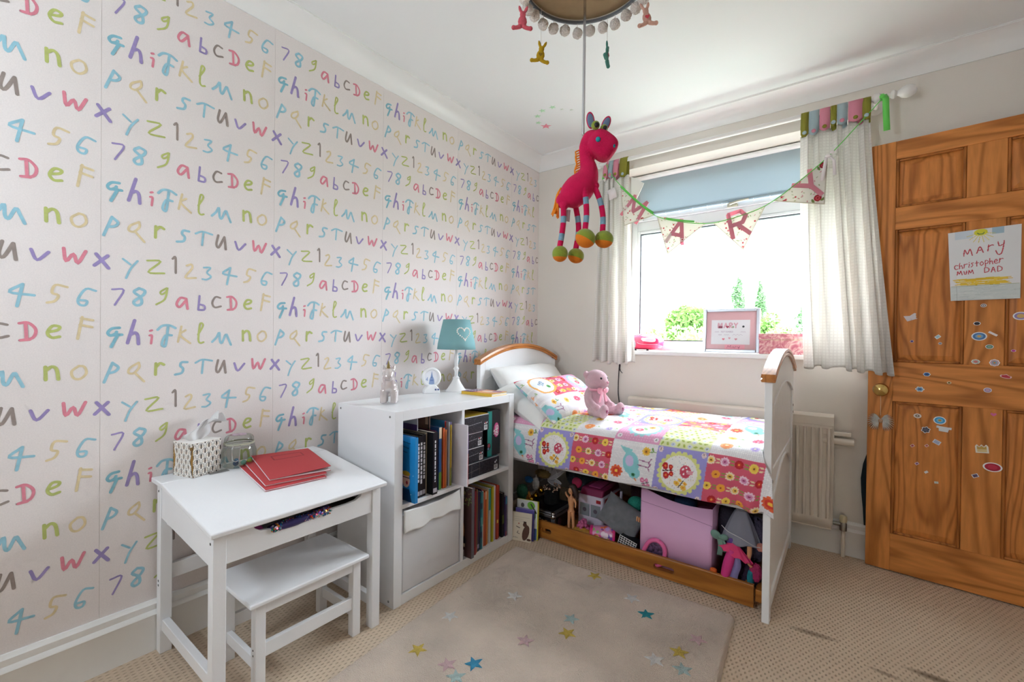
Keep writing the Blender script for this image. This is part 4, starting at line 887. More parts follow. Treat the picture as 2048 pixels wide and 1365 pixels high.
# =================================================================== BOOKS, BOXES AND ORNAMENTS
pages_m = mat('book_pages', '#ece4d4', .85, bump=(700, .2))
def book(label, y0, y1, z0, h, xf, col, depth=.19, lean=0.0, spine=None, cover=None, name='book', group='books in the upper cube', rough=.45, base=None):
    w = y1-y0; t = thing(name, label, 'book', (xf-depth/2, (y0+y1)/2, z0), (lean, 0, 0), group)
    m = mat('cover_'+col.strip('#'), col, rough, coat=.2); b = min(.0018, w*.25)
    mb = MB().box((-depth/2, -w/2, 0), (depth/2, -w/2+b, h)).box((-depth/2, w/2-b, 0), (depth/2, w/2, h)).box((depth/2-.0018, -w/2+b, 0), (depth/2, w/2-b, h))
    mb.build('cover', m, t, world=False, smooth=0)
    MB().box((-depth/2+.004, -w/2+b, .003), (depth/2-.0018, w/2-b, h-.003)).build('pages', pages_m, t, world=False, smooth=0)
    if spine:
        nz, ny = max(int(h/.0015), 2), max(int(w/.001), 3); Y, Z = np.meshgrid(np.linspace(-w/2, w/2, ny), np.linspace(0, h, nz))
        P = Paint(Y, Z, col); spine(P, w, h); grid('spine_print', np.stack([np.full_like(Y, depth/2+.0003), Y, Z], -1), print_gloss, t, P.C, smooth=0, world=False)
    if cover:
        nz, nx = int(h/.0018), int(.10/.0018); Xg, Z = np.meshgrid(np.linspace(depth/2-.10, depth/2, nx), np.linspace(0, h, nz))
        P = Paint(Xg-depth/2, Z, col); cover(P, .10, h); grid('cover_print', np.stack([Xg, np.full_like(Xg, -w/2-.0003), Z], -1), print_gloss, t, P.C, smooth=0, world=False)
    return t
def band(*bs):                                  # plain bands of colour across a spine, (from, to, colour) in fractions of the height
    def f(P, w, h):
        for a, b, c in bs: P.rect(-1, a*h, 1, b*h, c)
    return f
def lettering(col, n=7, a=.2, b=.85, w=.5):
    def f(P, W, h):
        rg = np.random.default_rng(int(h*1e4)); z = a*h
        while z < b*h:
            l = rg.uniform(.006, .02); P.rect(-W*w/2, z, W*w/2, z+l, col); z += l+.004
            P.rect(-W, z-.004, W, z-.003, P.C[0, 0])
        P.rect(-W*.4, .008, W*.4, .026, '#b8b4bc')
    return f
def boy_cover(P, w, h):
    P.line([(-.085, .24), (-.03, .235)], .004, '#12507e'); P.line([(-.085, .22), (-.04, .215)], .004, '#12507e'); P.line([(-.085, .20), (-.05, .197)], .004, '#12507e')
    rg = np.random.default_rng(2)
    for _ in range(10): P.circ(rg.uniform(-.09, -.01), rg.uniform(.02, .15), .0018, '#bfe3f2')
    P.poly([(-.075, .05), (-.035, .05), (-.02, .0), (-.09, .0)], '#0d3b66'); P.oval(-.055, .085, .022, .030, '#f0cdbd'); P.oval(-.055, .112, .024, .010, '#c8a93a'); P.line([(-.076, .095), (-.034, .095)], .003, '#2a2a2a'); P.oval(-.05, .075, .006, .008, '#b0323a')
U = .398
UL = [('thin mottled grey picture book first in the upper cube, against its side', 1.146, 1.156, .245, .440, '#b9b3a4', band((0, .15, '#7d9a4a'), (.6, 1, '#5d7d9c'))),
 ('thin crimson book beside the mottled grey one in the upper cube', 1.157, 1.163, .240, .442, '#8c1f35', None),
 ('bright blue book with cartoon face sticking out of the upper cube', 1.180, 1.194, .262, .497, '#1f86c8', None),
 ('black paperback with white lettering, nearest to the bright blue book', 1.206, 1.222, .255, .456, '#141318', lettering('#e8e6ea')),
 ('second black paperback along from the bright blue book', 1.223, 1.239, .255, .458, '#151419', lettering('#dddbe2', a=.25)),
 ('third black paperback along from the bright blue book', 1.240, 1.256, .253, .456, '#131217', lettering('#e4e2e6', a=.22)),
 ('fourth black paperback along from the bright blue book', 1.257, 1.273, .256, .454, '#16151a', lettering('#e8e6ea', a=.28)),
 ('thin beige hardback between black books in the upper cube', 1.278, 1.288, .26, .445, '#a79a83', None),
 ('thick black hardback with white spine lettering sticking forward, upper cube', 1.292, 1.318, .262, .478, '#0f1018', lettering('#e5e8ee', w=.25)),
 ('straw-coloured thin book next to the thick black hardback', 1.327, 1.333, .25, .452, '#c9ab72', None),
 ('magenta thin book in the upper cube, next to the straw-coloured one', 1.334, 1.341, .258, .445, '#8c2760', None),
 ('second magenta thin book in the upper cube, beside the blue and green spine', 1.342, 1.348, .252, .447, '#9c2f55', None),
 ('book with blue and green spine in the upper cube', 1.351, 1.366, .272, .452, '#2b5c93', band((0, .28, '#5f9440'), (.82, 1, '#d8c7a8'))),
 ('dark teal thin book in the upper cube beside the orange spines', 1.367, 1.374, .262, .440, '#173a4a', None),
 ('orange book, first of three orange spines in the upper cube', 1.376, 1.386, .265, .452, '#d4602e', None),
 ('orange book, second of three orange spines in the upper cube', 1.387, 1.396, .256, .454, '#c9702f', None),
 ('orange-red book, third of three orange spines in the upper cube', 1.397, 1.404, .254, .446, '#cf4a2b', None),
 ('tall sky-blue book with red edge behind the orange spines', 1.405, 1.414, .290, .430, '#3a8fbd', band((.9, 1, '#b23a32'))),
 ('pale grey-blue thin book in the upper cube', 1.415, 1.422, .286, .446, '#a9b3bd', None),
 ('mustard yellow thin book in the upper cube', 1.423, 1.431, .272, .450, '#c2a63a', band((0, .3, '#7d8a3a'))),
 ('lilac thin book beside the white one sticking out of the upper cube', 1.432, 1.439, .283, .440, '#8d84b5', None),
 ('wide white card book sticking out at the end of the upper cube', 1.455, 1.463, .274, .520, '#d9d3d9', None),
 ('thin book with red and purple edge behind the wide white one', 1.465, 1.474, .24, .512, '#c33d3a', band((.6, 1, '#6b3f8c')))]
for i, (lb, y0, y1, h, xf, c, sp) in enumerate(UL): book(lb, y0, y1, U, h, xf, c, spine=sp, cover=boy_cover if 'cartoon' in lb else None, depth=.20 if xf < .49 else .22)
# taller picture books standing at the back of the upper cube
book('white tall picture book with purple band standing behind the black paperbacks', 1.285, 1.290, U, .315, .385, '#d5d2d6', depth=.24, cover=lambda P, w, h: P.rect(-1, .0, 1, .285, '#5a3a78'))
book('navy picture book standing behind the bright blue one', 1.164, 1.174, U, .292, .375, '#23233f', depth=.22)
book('brown tall photo book at the back of the upper cube', 1.340, 1.347, U, .322, .40, '#7d5f55', depth=.24, cover=lambda P, w, h: (P.rect(-.025, .28, 0, .33, '#d3b59a'), P.rect(-.006, .2, 0, .33, '#2e3a44')))
Lz = .0405; LG_ = 'books in the lower cube'
def gorilla_cover(P, w, h):
    P.rect(-1, 0, 1, 1, '#4a3130'); rg = np.random.default_rng(4)
    for _ in range(60): P.circ(rg.uniform(-.09, 0), rg.uniform(.24, .33), rg.uniform(.002, .005), ['#6f7a4a', '#a08a50', '#5a6a5a'][rng.integers(0, 3)])
    P.oval(-.07, .12, .026, .055, '#b5793f'); P.oval(-.075, .165, .016, .018, '#9a4a35'); P.oval(-.06, .075, .03, .02, '#2d2430'); P.rect(-.10, .045, -.04, .06, '#c9b7a2'); P.rect(-.10, .0, -.045, .030, '#d8d6d2'); P.line([(-.09, .008), (-.075, .022), (-.06, .006)], .005, '#2b2b2b')
LR = [('large dark picture book with painted animal cover, sticking out of the lower cube', 1.524, 1.543, .325, .490, '#6b6670', None, gorilla_cover),
 ('deep red book next to the dark picture book in the lower cube', 1.560, 1.570, .30, .478, '#8e2130', None, None),
 ('black book with red base in the lower cube', 1.571, 1.580, .296, .472, '#22191c', band((0, .1, '#a83a3a')), None),
 ('ochre thin book in the lower cube between dark spines', 1.583, 1.590, .30, .468, '#9c6a3a', None, None),
 ('navy thick book in the lower cube', 1.593, 1.607, .285, .465, '#232649', band((.05, .12, '#8c86a8')), None),
 ('black and violet spine in the lower cube beside the navy one', 1.609, 1.617, .28, .460, '#2c1f38', band((.3, .5, '#6b2f58')), None),
 ('teal patterned spine in the lower cube', 1.620, 1.634, .278, .462, '#27717f', band((.2, .3, '#1f4a6b'), (.4, .55, '#4f9aa0'), (.7, .8, '#1d3f5c')), None),
 ('plum thin book in the lower cube beside the teal patterned spine', 1.640, 1.646, .28, .448, '#5d3560', None, None),
 ('white thin book with mint edge in the lower cube', 1.647, 1.653, .272, .450, '#dfe6df', band((.4, 1, '#8fc4bd')), None),
 ('coral thin book, first of the warm spines in the lower cube', 1.654, 1.662, .262, .452, '#cf6b4d', None, None),
 ('terracotta book with pale top in the lower cube', 1.663, 1.672, .268, .454, '#b9562f', band((.85, 1, '#e2c3a8')), None),
 ('pumpkin-orange book in the lower cube', 1.673, 1.684, .262, .452, '#d2802f', None, None),
 ('pale peach thin book in the lower cube', 1.685, 1.691, .268, .448, '#e0b48c', None, None),
 ('spine half turquoise and half pale grey in the lower cube', 1.693, 1.707, .272, .452, '#c4c8c6', band((.6, 1, '#2f9a93')), None),
 ('moss green thin book in the lower cube', 1.708, 1.714, .27, .448, '#6f8a3a', None, None),
 ('yellow-green book in the lower cube', 1.716, 1.729, .275, .454, '#c3b82c', None, None),
 ('chalk-white book with lavender spine in the lower cube', 1.731, 1.741, .278, .452, '#d6d2dc', None, None),
 ('pink-grey thin book in the lower cube', 1.742, 1.750, .272, .450, '#b58a98', None, None),
 ('scarlet book, first of two red spines in the lower cube', 1.752, 1.763, .275, .456, '#b8402a', band((.3, .36, '#e8c25a')), None),
 ('brick-red book, second of two red spines in the lower cube', 1.764, 1.776, .268, .452, '#9c3326', None, None),
 ('off-white thin book near the end of the lower cube', 1.777, 1.783, .255, .446, '#d9d4c8', None, None),
 ('short black book near the end of the lower cube', 1.787, 1.803, .225, .462, '#121014', band((.3, .5, '#4a5a1f')), None),
 ('short book with blue top and purple spine at the end of the lower cube', 1.807, 1.820, .205, .468, '#4a3a66', band((.8, 1, '#2f7fa8'), (0, .12, '#7a2f50')), None)]
for lb, y0, y1, h, xf, c, sp, cv in LR: book(lb, y0, y1, Lz, h, xf, c, spine=sp, cover=cv, group=LG_, depth=.21)
# ---- boxed games in the upper right cube
def carton(label, lo, hi, col, front=None, top=None, group='boxed toys in the shelf', edge='#d8d8dc'):
    t = thing('toy_carton', label, 'box', ((lo[0]+hi[0])/2, (lo[1]+hi[1])/2, lo[2]), group=group)
    MB().box(lo, hi).build('box', mat('carton_'+col.strip('#'), col, .3, coat=.3), t, bevel=.0015)
    w, h = hi[1]-lo[1], hi[2]-lo[2]
    if front:
        Y, Z = np.meshgrid(np.linspace(0, w, int(w/.0011)), np.linspace(0, h, int(h/.0011))); P = Paint(Y, Z, col); front(P, w, h)
        grid('front_print', np.stack([np.full_like(Y, hi[0]+.0004), Y+lo[1], Z+lo[2]], -1), print_gloss, t, P.C, smooth=0)
    if top: MB().box((lo[0]+.004, lo[1]+.003, hi[2]), (hi[0]-.002, hi[1]-.003, hi[2]+.0015)).build('top_print', mat('carton_top_'+top.strip('#'), top, .35), t)
    return t
def glit(seed, w, h, P, base, n=260):
    rg = np.random.default_rng(seed)
    for _ in range(n): P.circ(rg.uniform(0, w), rg.uniform(0, h), .0012, ['#4a4a52', '#5c5c66', '#34343c', '#6b6b74'][rg.integers(0, 4)])
def barcode(P, x, y, w, h):
    P.rect(x, y, x+w, y+h, '#e9e9ec')
    for k in range(6): P.rect(x+.003+k*(w-.006)/6, y+.004, x+.003+k*(w-.006)/6+.0018, y+h-.002, '#222222')
def stack_front(seed):
    def f(P, w, h):
        glit(seed, w, h, P, '#2a2a30'); P.rect(0, h-.004, w, h, '#d9d9de'); P.line([(0, h*.45), (w*.7, h*.55)], .0015, '#b9b9c2')
        barcode(P, w-.034, .004, .024, .022)
        for k in range(4): P.circ(w-.03+k*.006, .034+.004*(k % 2), .0035, ['#e8e8ee', '#c64a5a', '#e0d0c0', '#d8e0e8'][k])
    return f
XF = .452
carton('long black toy box at the bottom of the upper cube by the bed', (.20, 1.512, .3975), (XF, 1.768, .466), '#2b2a31', lambda P, w, h: (glit(9, w, h, P, '', 400), P.rect(0, h-.003, w, h, '#cfcfd6'), P.line([(w*.42, 0), (w*.42, h)], .002, '#8f8a80'), P.line([(0, h*.35), (w*.42, h*.5)], .0012, '#9a948a'), P.line([(w*.2, 0), (w*.2, h)], .0012, '#8f8a80'), barcode(P, w-.038, .004, .026, .024), P.circ(w-.03, .04, .005, '#d9d9e0'), P.circ(w-.02, .046, .004, '#c0c8d0')), top='#3f6a70')
carton('black glittery toy box, lowest of the stack of three', (.22, 1.512, .4685), (XF, 1.650, .539), '#2b2a30', stack_front(3))
carton('black glittery toy box, middle of the stack of three', (.23, 1.512, .5395), (XF-.004, 1.644, .609), '#26252b', stack_front(4))
carton('black glittery toy box, topmost of the stack of three', (.22, 1.512, .6095), (XF, 1.684, .690), '#2b2a30', stack_front(5), top='#b59a2c')
def logo_front(P, w, h):
    P.rect(0, 0, .034, h, '#1c8c84'); P.circ(.008, .05, .018, '#241a22'); P.circ(.012, .055, .009, '#b04a5a'); P.circ(.008, .04, .006, '#6b9ac0')
    P.oval(.070, .126, .024, .040, '#1d1015'); P.oval(.070, .126, .021, .037, '#d6408c'); P.oval(.072, .128, .014, .034, '#e06ba4')
    P.text('OMG', .084, .098, .020, '#f4f0f4', .0042, .18, PI/2); P.text('LOL', .060, .108, .012, '#f4f0f4', .003, .18, PI/2)
carton('tall toy box with teal edge and black face, beside the stack of three', (.23, 1.690, .4685), (XF-.012, 1.790, .694), '#17151a', logo_front, top='#2a2a2a')

# ---- table lamp
lamp = thing('table_lamp', 'small white table lamp with duck-egg blue shade on the shelf', 'lamp', (.168, 1.745, .77))
MB().lathe([(.002, .77), (.056, .77), (.057, .775), (.052, .78), (.046, .786), (.034, .805), (.022, .825), (.017, .838), (.019, .843), (.015, .848), (.010, .852), (.0085, .875), (.012, .886), (.016, .892), (.012, .899), (.009, .904), (.011, .925), (.0125, .945), (.010, .965), (.007, .985), (.007, 1.02), (.002, 1.02)], 26, 0, (.168, 1.745, 0)).build('stem', mat('lamp_white', '#efeeee', .35), lamp)
shade_m = mat('lampshade_blue', '#8cbcc0', .9, bump=(600, .1), trans=.15)
MB().lathe([(.103, .998), (.0995, 1.03), (.0715, 1.158)], 48, 0, (.168, 1.745, 0), cap=False).build('shade', shade_m, lamp, solid=.002)
MB().cyl((.168, 1.745, 1.02), (.168, 1.745, 1.06), .014, n=12).build('bulb_holder', white_plastic, lamp)
fr_ = MB(); 
for k in range(3): fr_.cyl((.168, 1.745, 1.03), (.168+.098*math.cos(k*2.1), 1.745+.098*math.sin(k*2.1), 1.025), .0013, n=6)
fr_.build('shade_frame', chrome, lamp)
# heart of buttons on the shade, facing the room
hd = math.atan2(0-1.745, 1.86-.168)+.48; btn = mat('pearl_button', '#f0ece4', .35)
for k in range(30):
    t = 2*PI*k/30; hx = 16*math.sin(t)**3; hy = 13*math.cos(t)-5*math.cos(2*t)-2*math.cos(3*t)-math.cos(4*t)
    z = 1.085+hy*.0023; r = .0715+(1.158-z)/(1.158-.998)*.0315+.0015; a = hd+hx*.0024/r
    MB().ell((.168+r*math.cos(a), 1.745+r*math.sin(a), z), (.0045, .0045, .0045), 8, 6).build('button', btn, lamp)
# ---- night clock
clk = thing('bedside_clock', 'round white bedside clock with blue printed face', 'clock', (.128, 1.60, .77), (0, 0, -.62))
whp = mat('clock_white', '#f2f2f3', .3)
MB().lathe([(.002, .016), (.040, .018), (.050, .010), (.053, -.004), (.050, -.014), (.044, -.018), (.039, -.016), (.037, -.010)], 36, 0, (0, 0, .083), 'y').build('case', whp, clk, world=False)
R_, A_ = np.meshgrid(np.linspace(0, .0372, 30), np.linspace(0, 2*PI, 90)); Xc, Zc = R_*np.cos(A_), R_*np.sin(A_)
P = Paint(Xc, Zc, '#eef0f6'); P.poly([(-.016, -.036), (.014, -.036), (.012, -.01), (.006, .004), (0, .034), (-.006, .004), (-.012, -.01)], '#8ea3cc'); P.rect(-.009, -.018, .008, -.012, '#6d86ba'); P.poly([(-.032, -.012), (-.020, -.018), (-.022, .004)], '#9fb0d4'); P.circ(-.002, .0, .004, '#6d86ba')
grid('face', np.stack([Xc, np.full_like(Xc, -.0125), Zc+.083], -1), print_paper, clk, P.C, smooth=0, world=False)
MB().prism([(-.045, 0), (.045, 0), (.040, .022), (.022, .042), (-.022, .042), (-.040, .022)], 'y', -.022, .018).build('stand', whp, clk, bevel=.005, seg=3, world=False)
for x in (.018, .032): MB().lathe([(.001, -.0225), (.005, -.0225), (.005, -.0245), (.001, -.0252)], 12, 0, (x, 0, .020), 'y').build('button', mat('blue_button', '#5a6a9c', .4), clk, world=False)
# the clock's local front is -y; turned to the room
clk.rotation_euler = (0, 0, 1.1); WM[clk.name] = Matrix.Translation((.128, 1.60, .77)) @ Matrix.Rotation(1.1, 4, 'Z')
# ---- unicorn figurine
uni = thing('unicorn_figurine', 'pearly ceramic unicorn figurine on the shelf', 'figurine', (.262, 1.232, .77), (0, 0, -.78))
pearl = mat('pearl_glaze', '#d9cfcd', .12, .35, coat=.6, var=(14, .2))
mb = MB()
for x, y in ((.022, .022), (.022, -.022), (-.030, .022), (-.030, -.022)): mb.tube([(x, y, .004), (x, y, .03), (x*.9, y*.9, .06)], [.0145, .0145, .017], 14)
mb.ell((-.004, 0, .075), (.046, .036, .030), 18, 12, pw=.85); mb.tube([(.012, 0, .08), (.022, 0, .115), (.022, 0, .135)], [.030, .026, .025], 16)
mb.ell((.030, 0, .132), (.032, .027, .026), 18, 12); mb.ell((.050, 0, .122), (.018, .021, .018), 14, 10)
for s in (-1, 1): mb.tube([(.018, s*.018, .150), (.016, s*.024, .172)], [.010, .002], 10)
o = mb.build('body', pearl, uni, world=False); fuse(o, .0032, 5)
MB().tube([(.032, 0, .152), (.038, 0, .172), (.043, 0, .190)], [.009, .006, .0012], 12).build('horn', mat('horn_gold', '#a99a6b', .2, .8), uni, world=False)
mn = MB(); 
for k in range(5): mn.ell((.012-.008*k, 0, .158-.014*k), (.012, .009, .012), 10, 8)
mn.build('mane', mat('mane_pearl', '#b9a6b2', .15, .5, coat=.5), uni, world=False)
# ---- paperback lying on the shelf
pb = thing('paperback', 'yellow-spined paperback lying flat on top of the shelf', 'book', (.365, 1.752, .77), (0, 0, .02))
MB().box((-.102, -.064, .0), (.098, .062, .002)).box((-.102, -.064, .013), (.098, .062, .015)).box((-.102, -.064, .002), (.098, -.062, .013)).build('cover', mat('cover_yellow', '#e2b93c', .45), pb, world=False)
MB().box((-.100, -.062, .002), (.096, .060, .013)).build('pages', pages_m, pb, world=False)
X_, Y_ = np.meshgrid(np.linspace(-.102, .098, 150), np.linspace(-.064, .062, 95)); P = Paint(X_, Y_, '#e88a5a')
P.rect(-.102, -.064, -.03, .07, '#5d2f6b'); P.rect(-.02, -.064, .1, -.02, '#f0a24a'); P.oval(.03, .01, .05, .03, '#f3d2c0'); P.oval(.06, .03, .03, .02, '#7a4a86'); P.line(crom([(-.096, -.03), (-.088, -.006), (-.08, -.03), (-.07, -.006), (-.062, -.03), (-.052, -.008), (-.040, -.03)], 4), .006, '#f2e3ea'); P.line(crom([(-.094, .01), (-.086, .034), (-.076, .012), (-.066, .034), (-.056, .012), (-.042, .032)], 4), .006, '#f2e3ea')
P.C[...] = P.C; P.put((P.X < -.03) & (P.Y > .055), '#f3c24a')
grid('cover_print', np.stack([X_, Y_, np.full_like(X_, .0153)], -1), print_gloss, pb, P.C, smooth=0, world=False)

# ---- tissue box
tb = thing('tissue_box', 'cube tissue box with gold and black fan pattern on the desk', 'tissue box', (.0605, .577, .582), (0, 0, .29))
def fans(X, Z, w, h):
    P = Paint(X, Z, '#eee9e2'); r = .0135
    for row in range(8, -3, -1):
        for k in range(-1, 6):
            cx = k*2*r+(r if row % 2 else 0); cz = row*r*1.25-.004
            d = np.hypot(X-cx, (Z-cz)*.85); a = np.arctan2((Z-cz)*.85, X-cx); m = (d < r*1.02) & (Z > cz-.002)
            P.put(m, '#eee9e2'); sp = m & (np.abs(np.sin(a*9)) < .55) & (d < r*.95); P.put(sp & (d > r*.45), '#2a2521'); P.put(sp & (d <= r*.62), '#b8976c'); P.put((np.abs(X-cx) < .0014+.10*np.maximum(0, .012-np.abs(Z-cz-.006))*.6) & (Z > cz-.006) & (Z < cz+.011), '#1d1916')
    return P.C
HB = .114; hw = .0485
MB().box((-hw+.0005, -hw+.0005, 0), (hw-.0005, hw-.0005, HB)).build('carton', mat('gold_card', '#a9803f', .4, .2), tb, world=False)
for ang in range(4):
    a = ang*PI/2
    X_, Z_ = np.meshgrid(np.linspace(-hw, hw, 110), np.linspace(0, HB, 130)); C = fans(X_+hw, Z_, 2*hw, HB)
    cut = np.clip(1-np.abs(Z_/HB-.5)*2, 0, 1)*.012 if ang % 2 == 0 else 0
    Xs = X_*(hw-cut)/hw
    pts = np.stack([Xs*math.cos(a)+(hw+.0006)*math.sin(a), Xs*math.sin(a)-(hw+.0006)*math.cos(a), Z_], -1)
    grid('printed_side', pts, print_paper, tb, C, smooth=0, world=False)
MB().box((-hw-.0008, -hw-.0008, HB), (hw+.0008, hw+.0008, HB+.001)).build('top', mat('carton_white', '#efebe6', .6), tb, world=False)
MB().lathe([(.0065, 0), (.0065, .0008)], 14, 0, (hw-.008, -hw-.0012, HB-.018), 'y').build('thumb_hole', mat('gold_dot', '#7c5a26', .5), tb, world=False)
tis = mat('tissue_paper', '#f4f3f3', .9, trans=.4)
U_, V_ = np.meshgrid(np.linspace(-1, 1, 40), np.linspace(0, 1, 40))
wd = .014+.046*np.sin(V_*PI*.75)**.8+.008*np.sin(V_*9); cxp = -.006+.055*V_**1.5+.03*np.clip(V_-.6, 0, 1); cz = HB-.004+.085*V_**.85-.012*np.clip(V_-.8, 0, 1)*3
Xt = cxp+U_*wd*.95*(.75+.25*np.cos(V_*4)); Yt = .018*np.sin(U_*5+V_*6)*(.25+V_)+U_*wd*.3; Zt = cz+.014*np.sin(U_*3.2-1+V_*2)*V_+.008*np.sin(U_*11+V_*7)*V_
grid('tissue', np.stack([Xt*math.cos(1.2)-Yt*math.sin(1.2), Xt*math.sin(1.2)+Yt*math.cos(1.2), Zt], -1), tis, tb, smooth=180, world=False, solid=.0006)
# ---- clip-top jar with marbles
jar = thing('clip_top_jar', 'glass clip-top jar with a few marbles beside the tissue box', 'jar', (.078, .703, .582))
gl = glass('jar_glass', '#f4f7f4', .12); J = (.078, .703, .582)
MB().lathe([(.001, .002), (.050, .002), (.055, .010), (.056, .055), (.050, .072), (.046, .080)], 36, 0, J, cap=False).build('glass_body', gl, jar)
MB().lathe([(.001, .112), (.038, .112), (.044, .108), (.047, .102), (.047, .088), (.045, .086)], 36, 0, J, cap=False).build('glass_lid', gl, jar)
MB().lathe([(.046, .082), (.050, .083), (.050, .087), (.046, .088)], 36, 0, J, cap=False).build('rubber_seal', mat('seal_clear', '#b9b8a2', .5), jar)
MB().lathe([(.0002, .1145), (.024, .1145), (.024, .1152), (.0002, .1152)], 24, 0, J).build('lid_sticker', mat('sticker_mix', '#c3a9b8', .5, var=(60, .5)), jar)
w = MB(); a0 = -.55
for da in (-.22, .22):
    a = a0+da; w.tube([(J[0]+.049*math.cos(a), J[1]+.049*math.sin(a), J[2]+.086), (J[0]+.058*math.cos(a), J[1]+.058*math.sin(a), J[2]+.066), (J[0]+.060*math.cos(a0+da*.8), J[1]+.060*math.sin(a0+da*.8), J[2]+.035), (J[0]+.058*math.cos(a0), J[1]+.058*math.sin(a0), J[2]+.028)], .0013, 6)
w.lathe([(.0505, .075), (.0515, .076), (.0505, .077)], 32, 0, J, cap=False); w.build('wire_clip', chrome, jar)
for k, (dx, dy, c, nm) in enumerate([(.022, -.020, '#2f3c58', 'navy'), (.030, .004, '#5fa08c', 'sea-green'), (.024, .026, '#8a9a2c', 'olive'), (.004, .036, '#3f9c6a', 'emerald'), (-.012, -.005, '#5c8ab0', 'pale blue')]):
    tag(MB().ell((J[0]+dx, J[1]+dy, J[2]+.0155), .0092, 16, 10).build('marble', mat('marble_'+nm, c, .08, coat=.5), world='base'), '%s glass marble inside the clip-top jar' % nm, 'marble', 'marbles in the jar')
# ---- red exercise books on the sloping lid
lid_a = math.atan2(-.052, .4125); card_red = mat('red_card', '#c04246', .7, var=(40, .05), bump=(500, .08))
def exercise(label, cx, cy, lift, rot, cov_up=0.0, w=.205, d=.248):
    zc = .582-(cx-.1085)*.126+lift
    t = thing('exercise_book', label, 'book', (cx, cy, zc), (0, -lid_a, 0), group='exercise books on the desk')
    Rm = Matrix.Rotation(rot, 4, 'Z')
    mb = MB(); mb.T = Rm; mb.box((-d/2, -w/2, 0), (d/2, w/2, .0006)).build('back_cover', card_red, t, world=False)
    mb = MB(); mb.T = Rm; mb.box((-d/2+.002, -w/2, .0007), (d/2-.002, w/2-.002, .0048)).build('pages', mat('white_pages', '#efedf0', .8, bump=(900, .3)), t, world=False)
    U_, V_ = np.meshgrid(np.linspace(-d/2, d/2, 60), np.linspace(-w/2, w/2, 50)); k = (V_+w/2)/w; kk = (U_+d/2)/d
    Zg = .0052+cov_up*k**1.5*(kk**.7)
    P = Paint(U_, V_, '#c04246'); P.line([(-.085, -.045), (-.085, .06), (-.045, .06), (-.045, -.045), (-.085, -.045)], .0026, '#8e2a2e')
    c, s = math.cos(rot), math.sin(rot)
    grid('front_cover', np.stack([U_*c-V_*s, U_*s+V_*c, Zg], -1), mat('print_card', '#ffffff', .7, print_=True, bump=(500, .08)), t, P.C, world=False, solid=.0006)
    return t
exercise('red exercise book at the bottom of the pile on the desk', .238, .785, .001, -.07)
exercise('red exercise book in the middle of the pile on the desk', .222, .800, .0075, -.12)
exercise('red exercise book topmost on the desk, its cover lifting open', .207, .828, .014, -.17, .012)
# ---- things showing in the desk slot
sq = thing('sequin_pouch', 'multicoloured sequin pouch poking out of the desk slot', 'pouch', (.47, .71, .44))
mb = MB(); mb.tube(crom([(.475, .628, .474), (.482, .66, .480), (.484, .71, .480), (.480, .77, .484), (.472, .82, .487)], 5), [.014, .017, .017, .017, .018, .018, .018, .018, .018, .018, .018, .017, .017, .016, .016, .015, .014, .013, .012, .012, .012], 14, flat=.75)
mb.build('pouch', mat('sequin_base', '#3b3568', .35, .5), sq)
seqm = [mat('sequin_'+n, c, .15, .9) for n, c in (('blue', '#2f5fb8'), ('violet', '#7a5ac0'), ('teal', '#2fa6a0'), ('silver', '#cfcfdc'), ('amber', '#d98a3a'), ('red', '#b3343c'))]
mb = MB(); rg = np.random.default_rng(8)
for k in range(260):
    y = rg.uniform(.625, .82); a = rg.uniform(-.6, 1.5); c = Vector((.482+.016*math.cos(a), y, .480+.013*math.sin(a))); n = Vector((math.cos(a), rg.uniform(-.6, .6), math.sin(a)+rg.uniform(-.4, .4))).normalized(); p = n.orthogonal().normalized(); q = n.cross(p)
    r = .0035; mb.add([c+(p*math.cos(t)+q*math.sin(t))*r+n*.001 for t in np.linspace(0, 2*PI, 7)[:-1]], [(0, 1, 2, 3, 4, 5)], int(rg.integers(0, 6)))
so = mb.build('sequins', seqm, sq, smooth=0); so['kind'] = 'stuff'
tag(MB().ell((.44, .582, .468), (.035, .045, .030), 16, 10, pw=.8).build('pencil_case', mat('magenta_felt', '#a63d82', .8, bump=(300, .2)), world='base'), 'magenta pencil case inside the desk near its corner leg', 'pencil case')
tag(MB().box((.30, .84, .437), (.46, .955, .476)).build('tin', mat('dark_tin', '#3a3536', .4, .4), bevel=.006, world='base'), 'dark flat tin inside the desk at the far end of the slot', 'tin')

# =================================================================== AROUND THE WINDOW
# ---- curtain pole
PY, PZ = 2.688, 2.203
pole = thing('curtain_pole', 'white wooden curtain pole with ball finials over the window', 'curtain pole', (1.28, PY, PZ-.02))
pw = mat('pole_white', '#e9e6e2', .35)
MB().cyl((.53, PY, PZ), (2.02, PY, PZ), .0125, n=18).build('rod', pw, pole)
fin = [(.0125, 0), (.018, .004), (.019, .012), (.015, .018), (.010, .022), (.013, .028), (.022, .038), (.0275, .055), (.026, .072), (.017, .086), (.001, .091)]
MB().lathe(fin, 22, 0, (2.005, PY, PZ), 'x').build('finial', pw, pole)
MB().lathe([(r, -z) for r, z in fin], 22, 0, (.545, PY, PZ), 'x').build('finial', pw, pole)
for x in (1.955, .585):
    MB().lathe([(.013, -.014), (.021, -.010), (.0235, 0), (.021, .010), (.013, .014)], 20, 0, (x, PY, PZ), 'x').build('ring', pw, pole)
    MB().cyl((x, PY, PZ-.010), (x, RY1, PZ-.012), .011, n=14).lathe([(.001, 0), (.030, 0), (.032, -.006), (.022, -.014), (.012, -.016)], 20, 0, (x, RY1, PZ-.012), 'y').build('bracket', pw, pole)
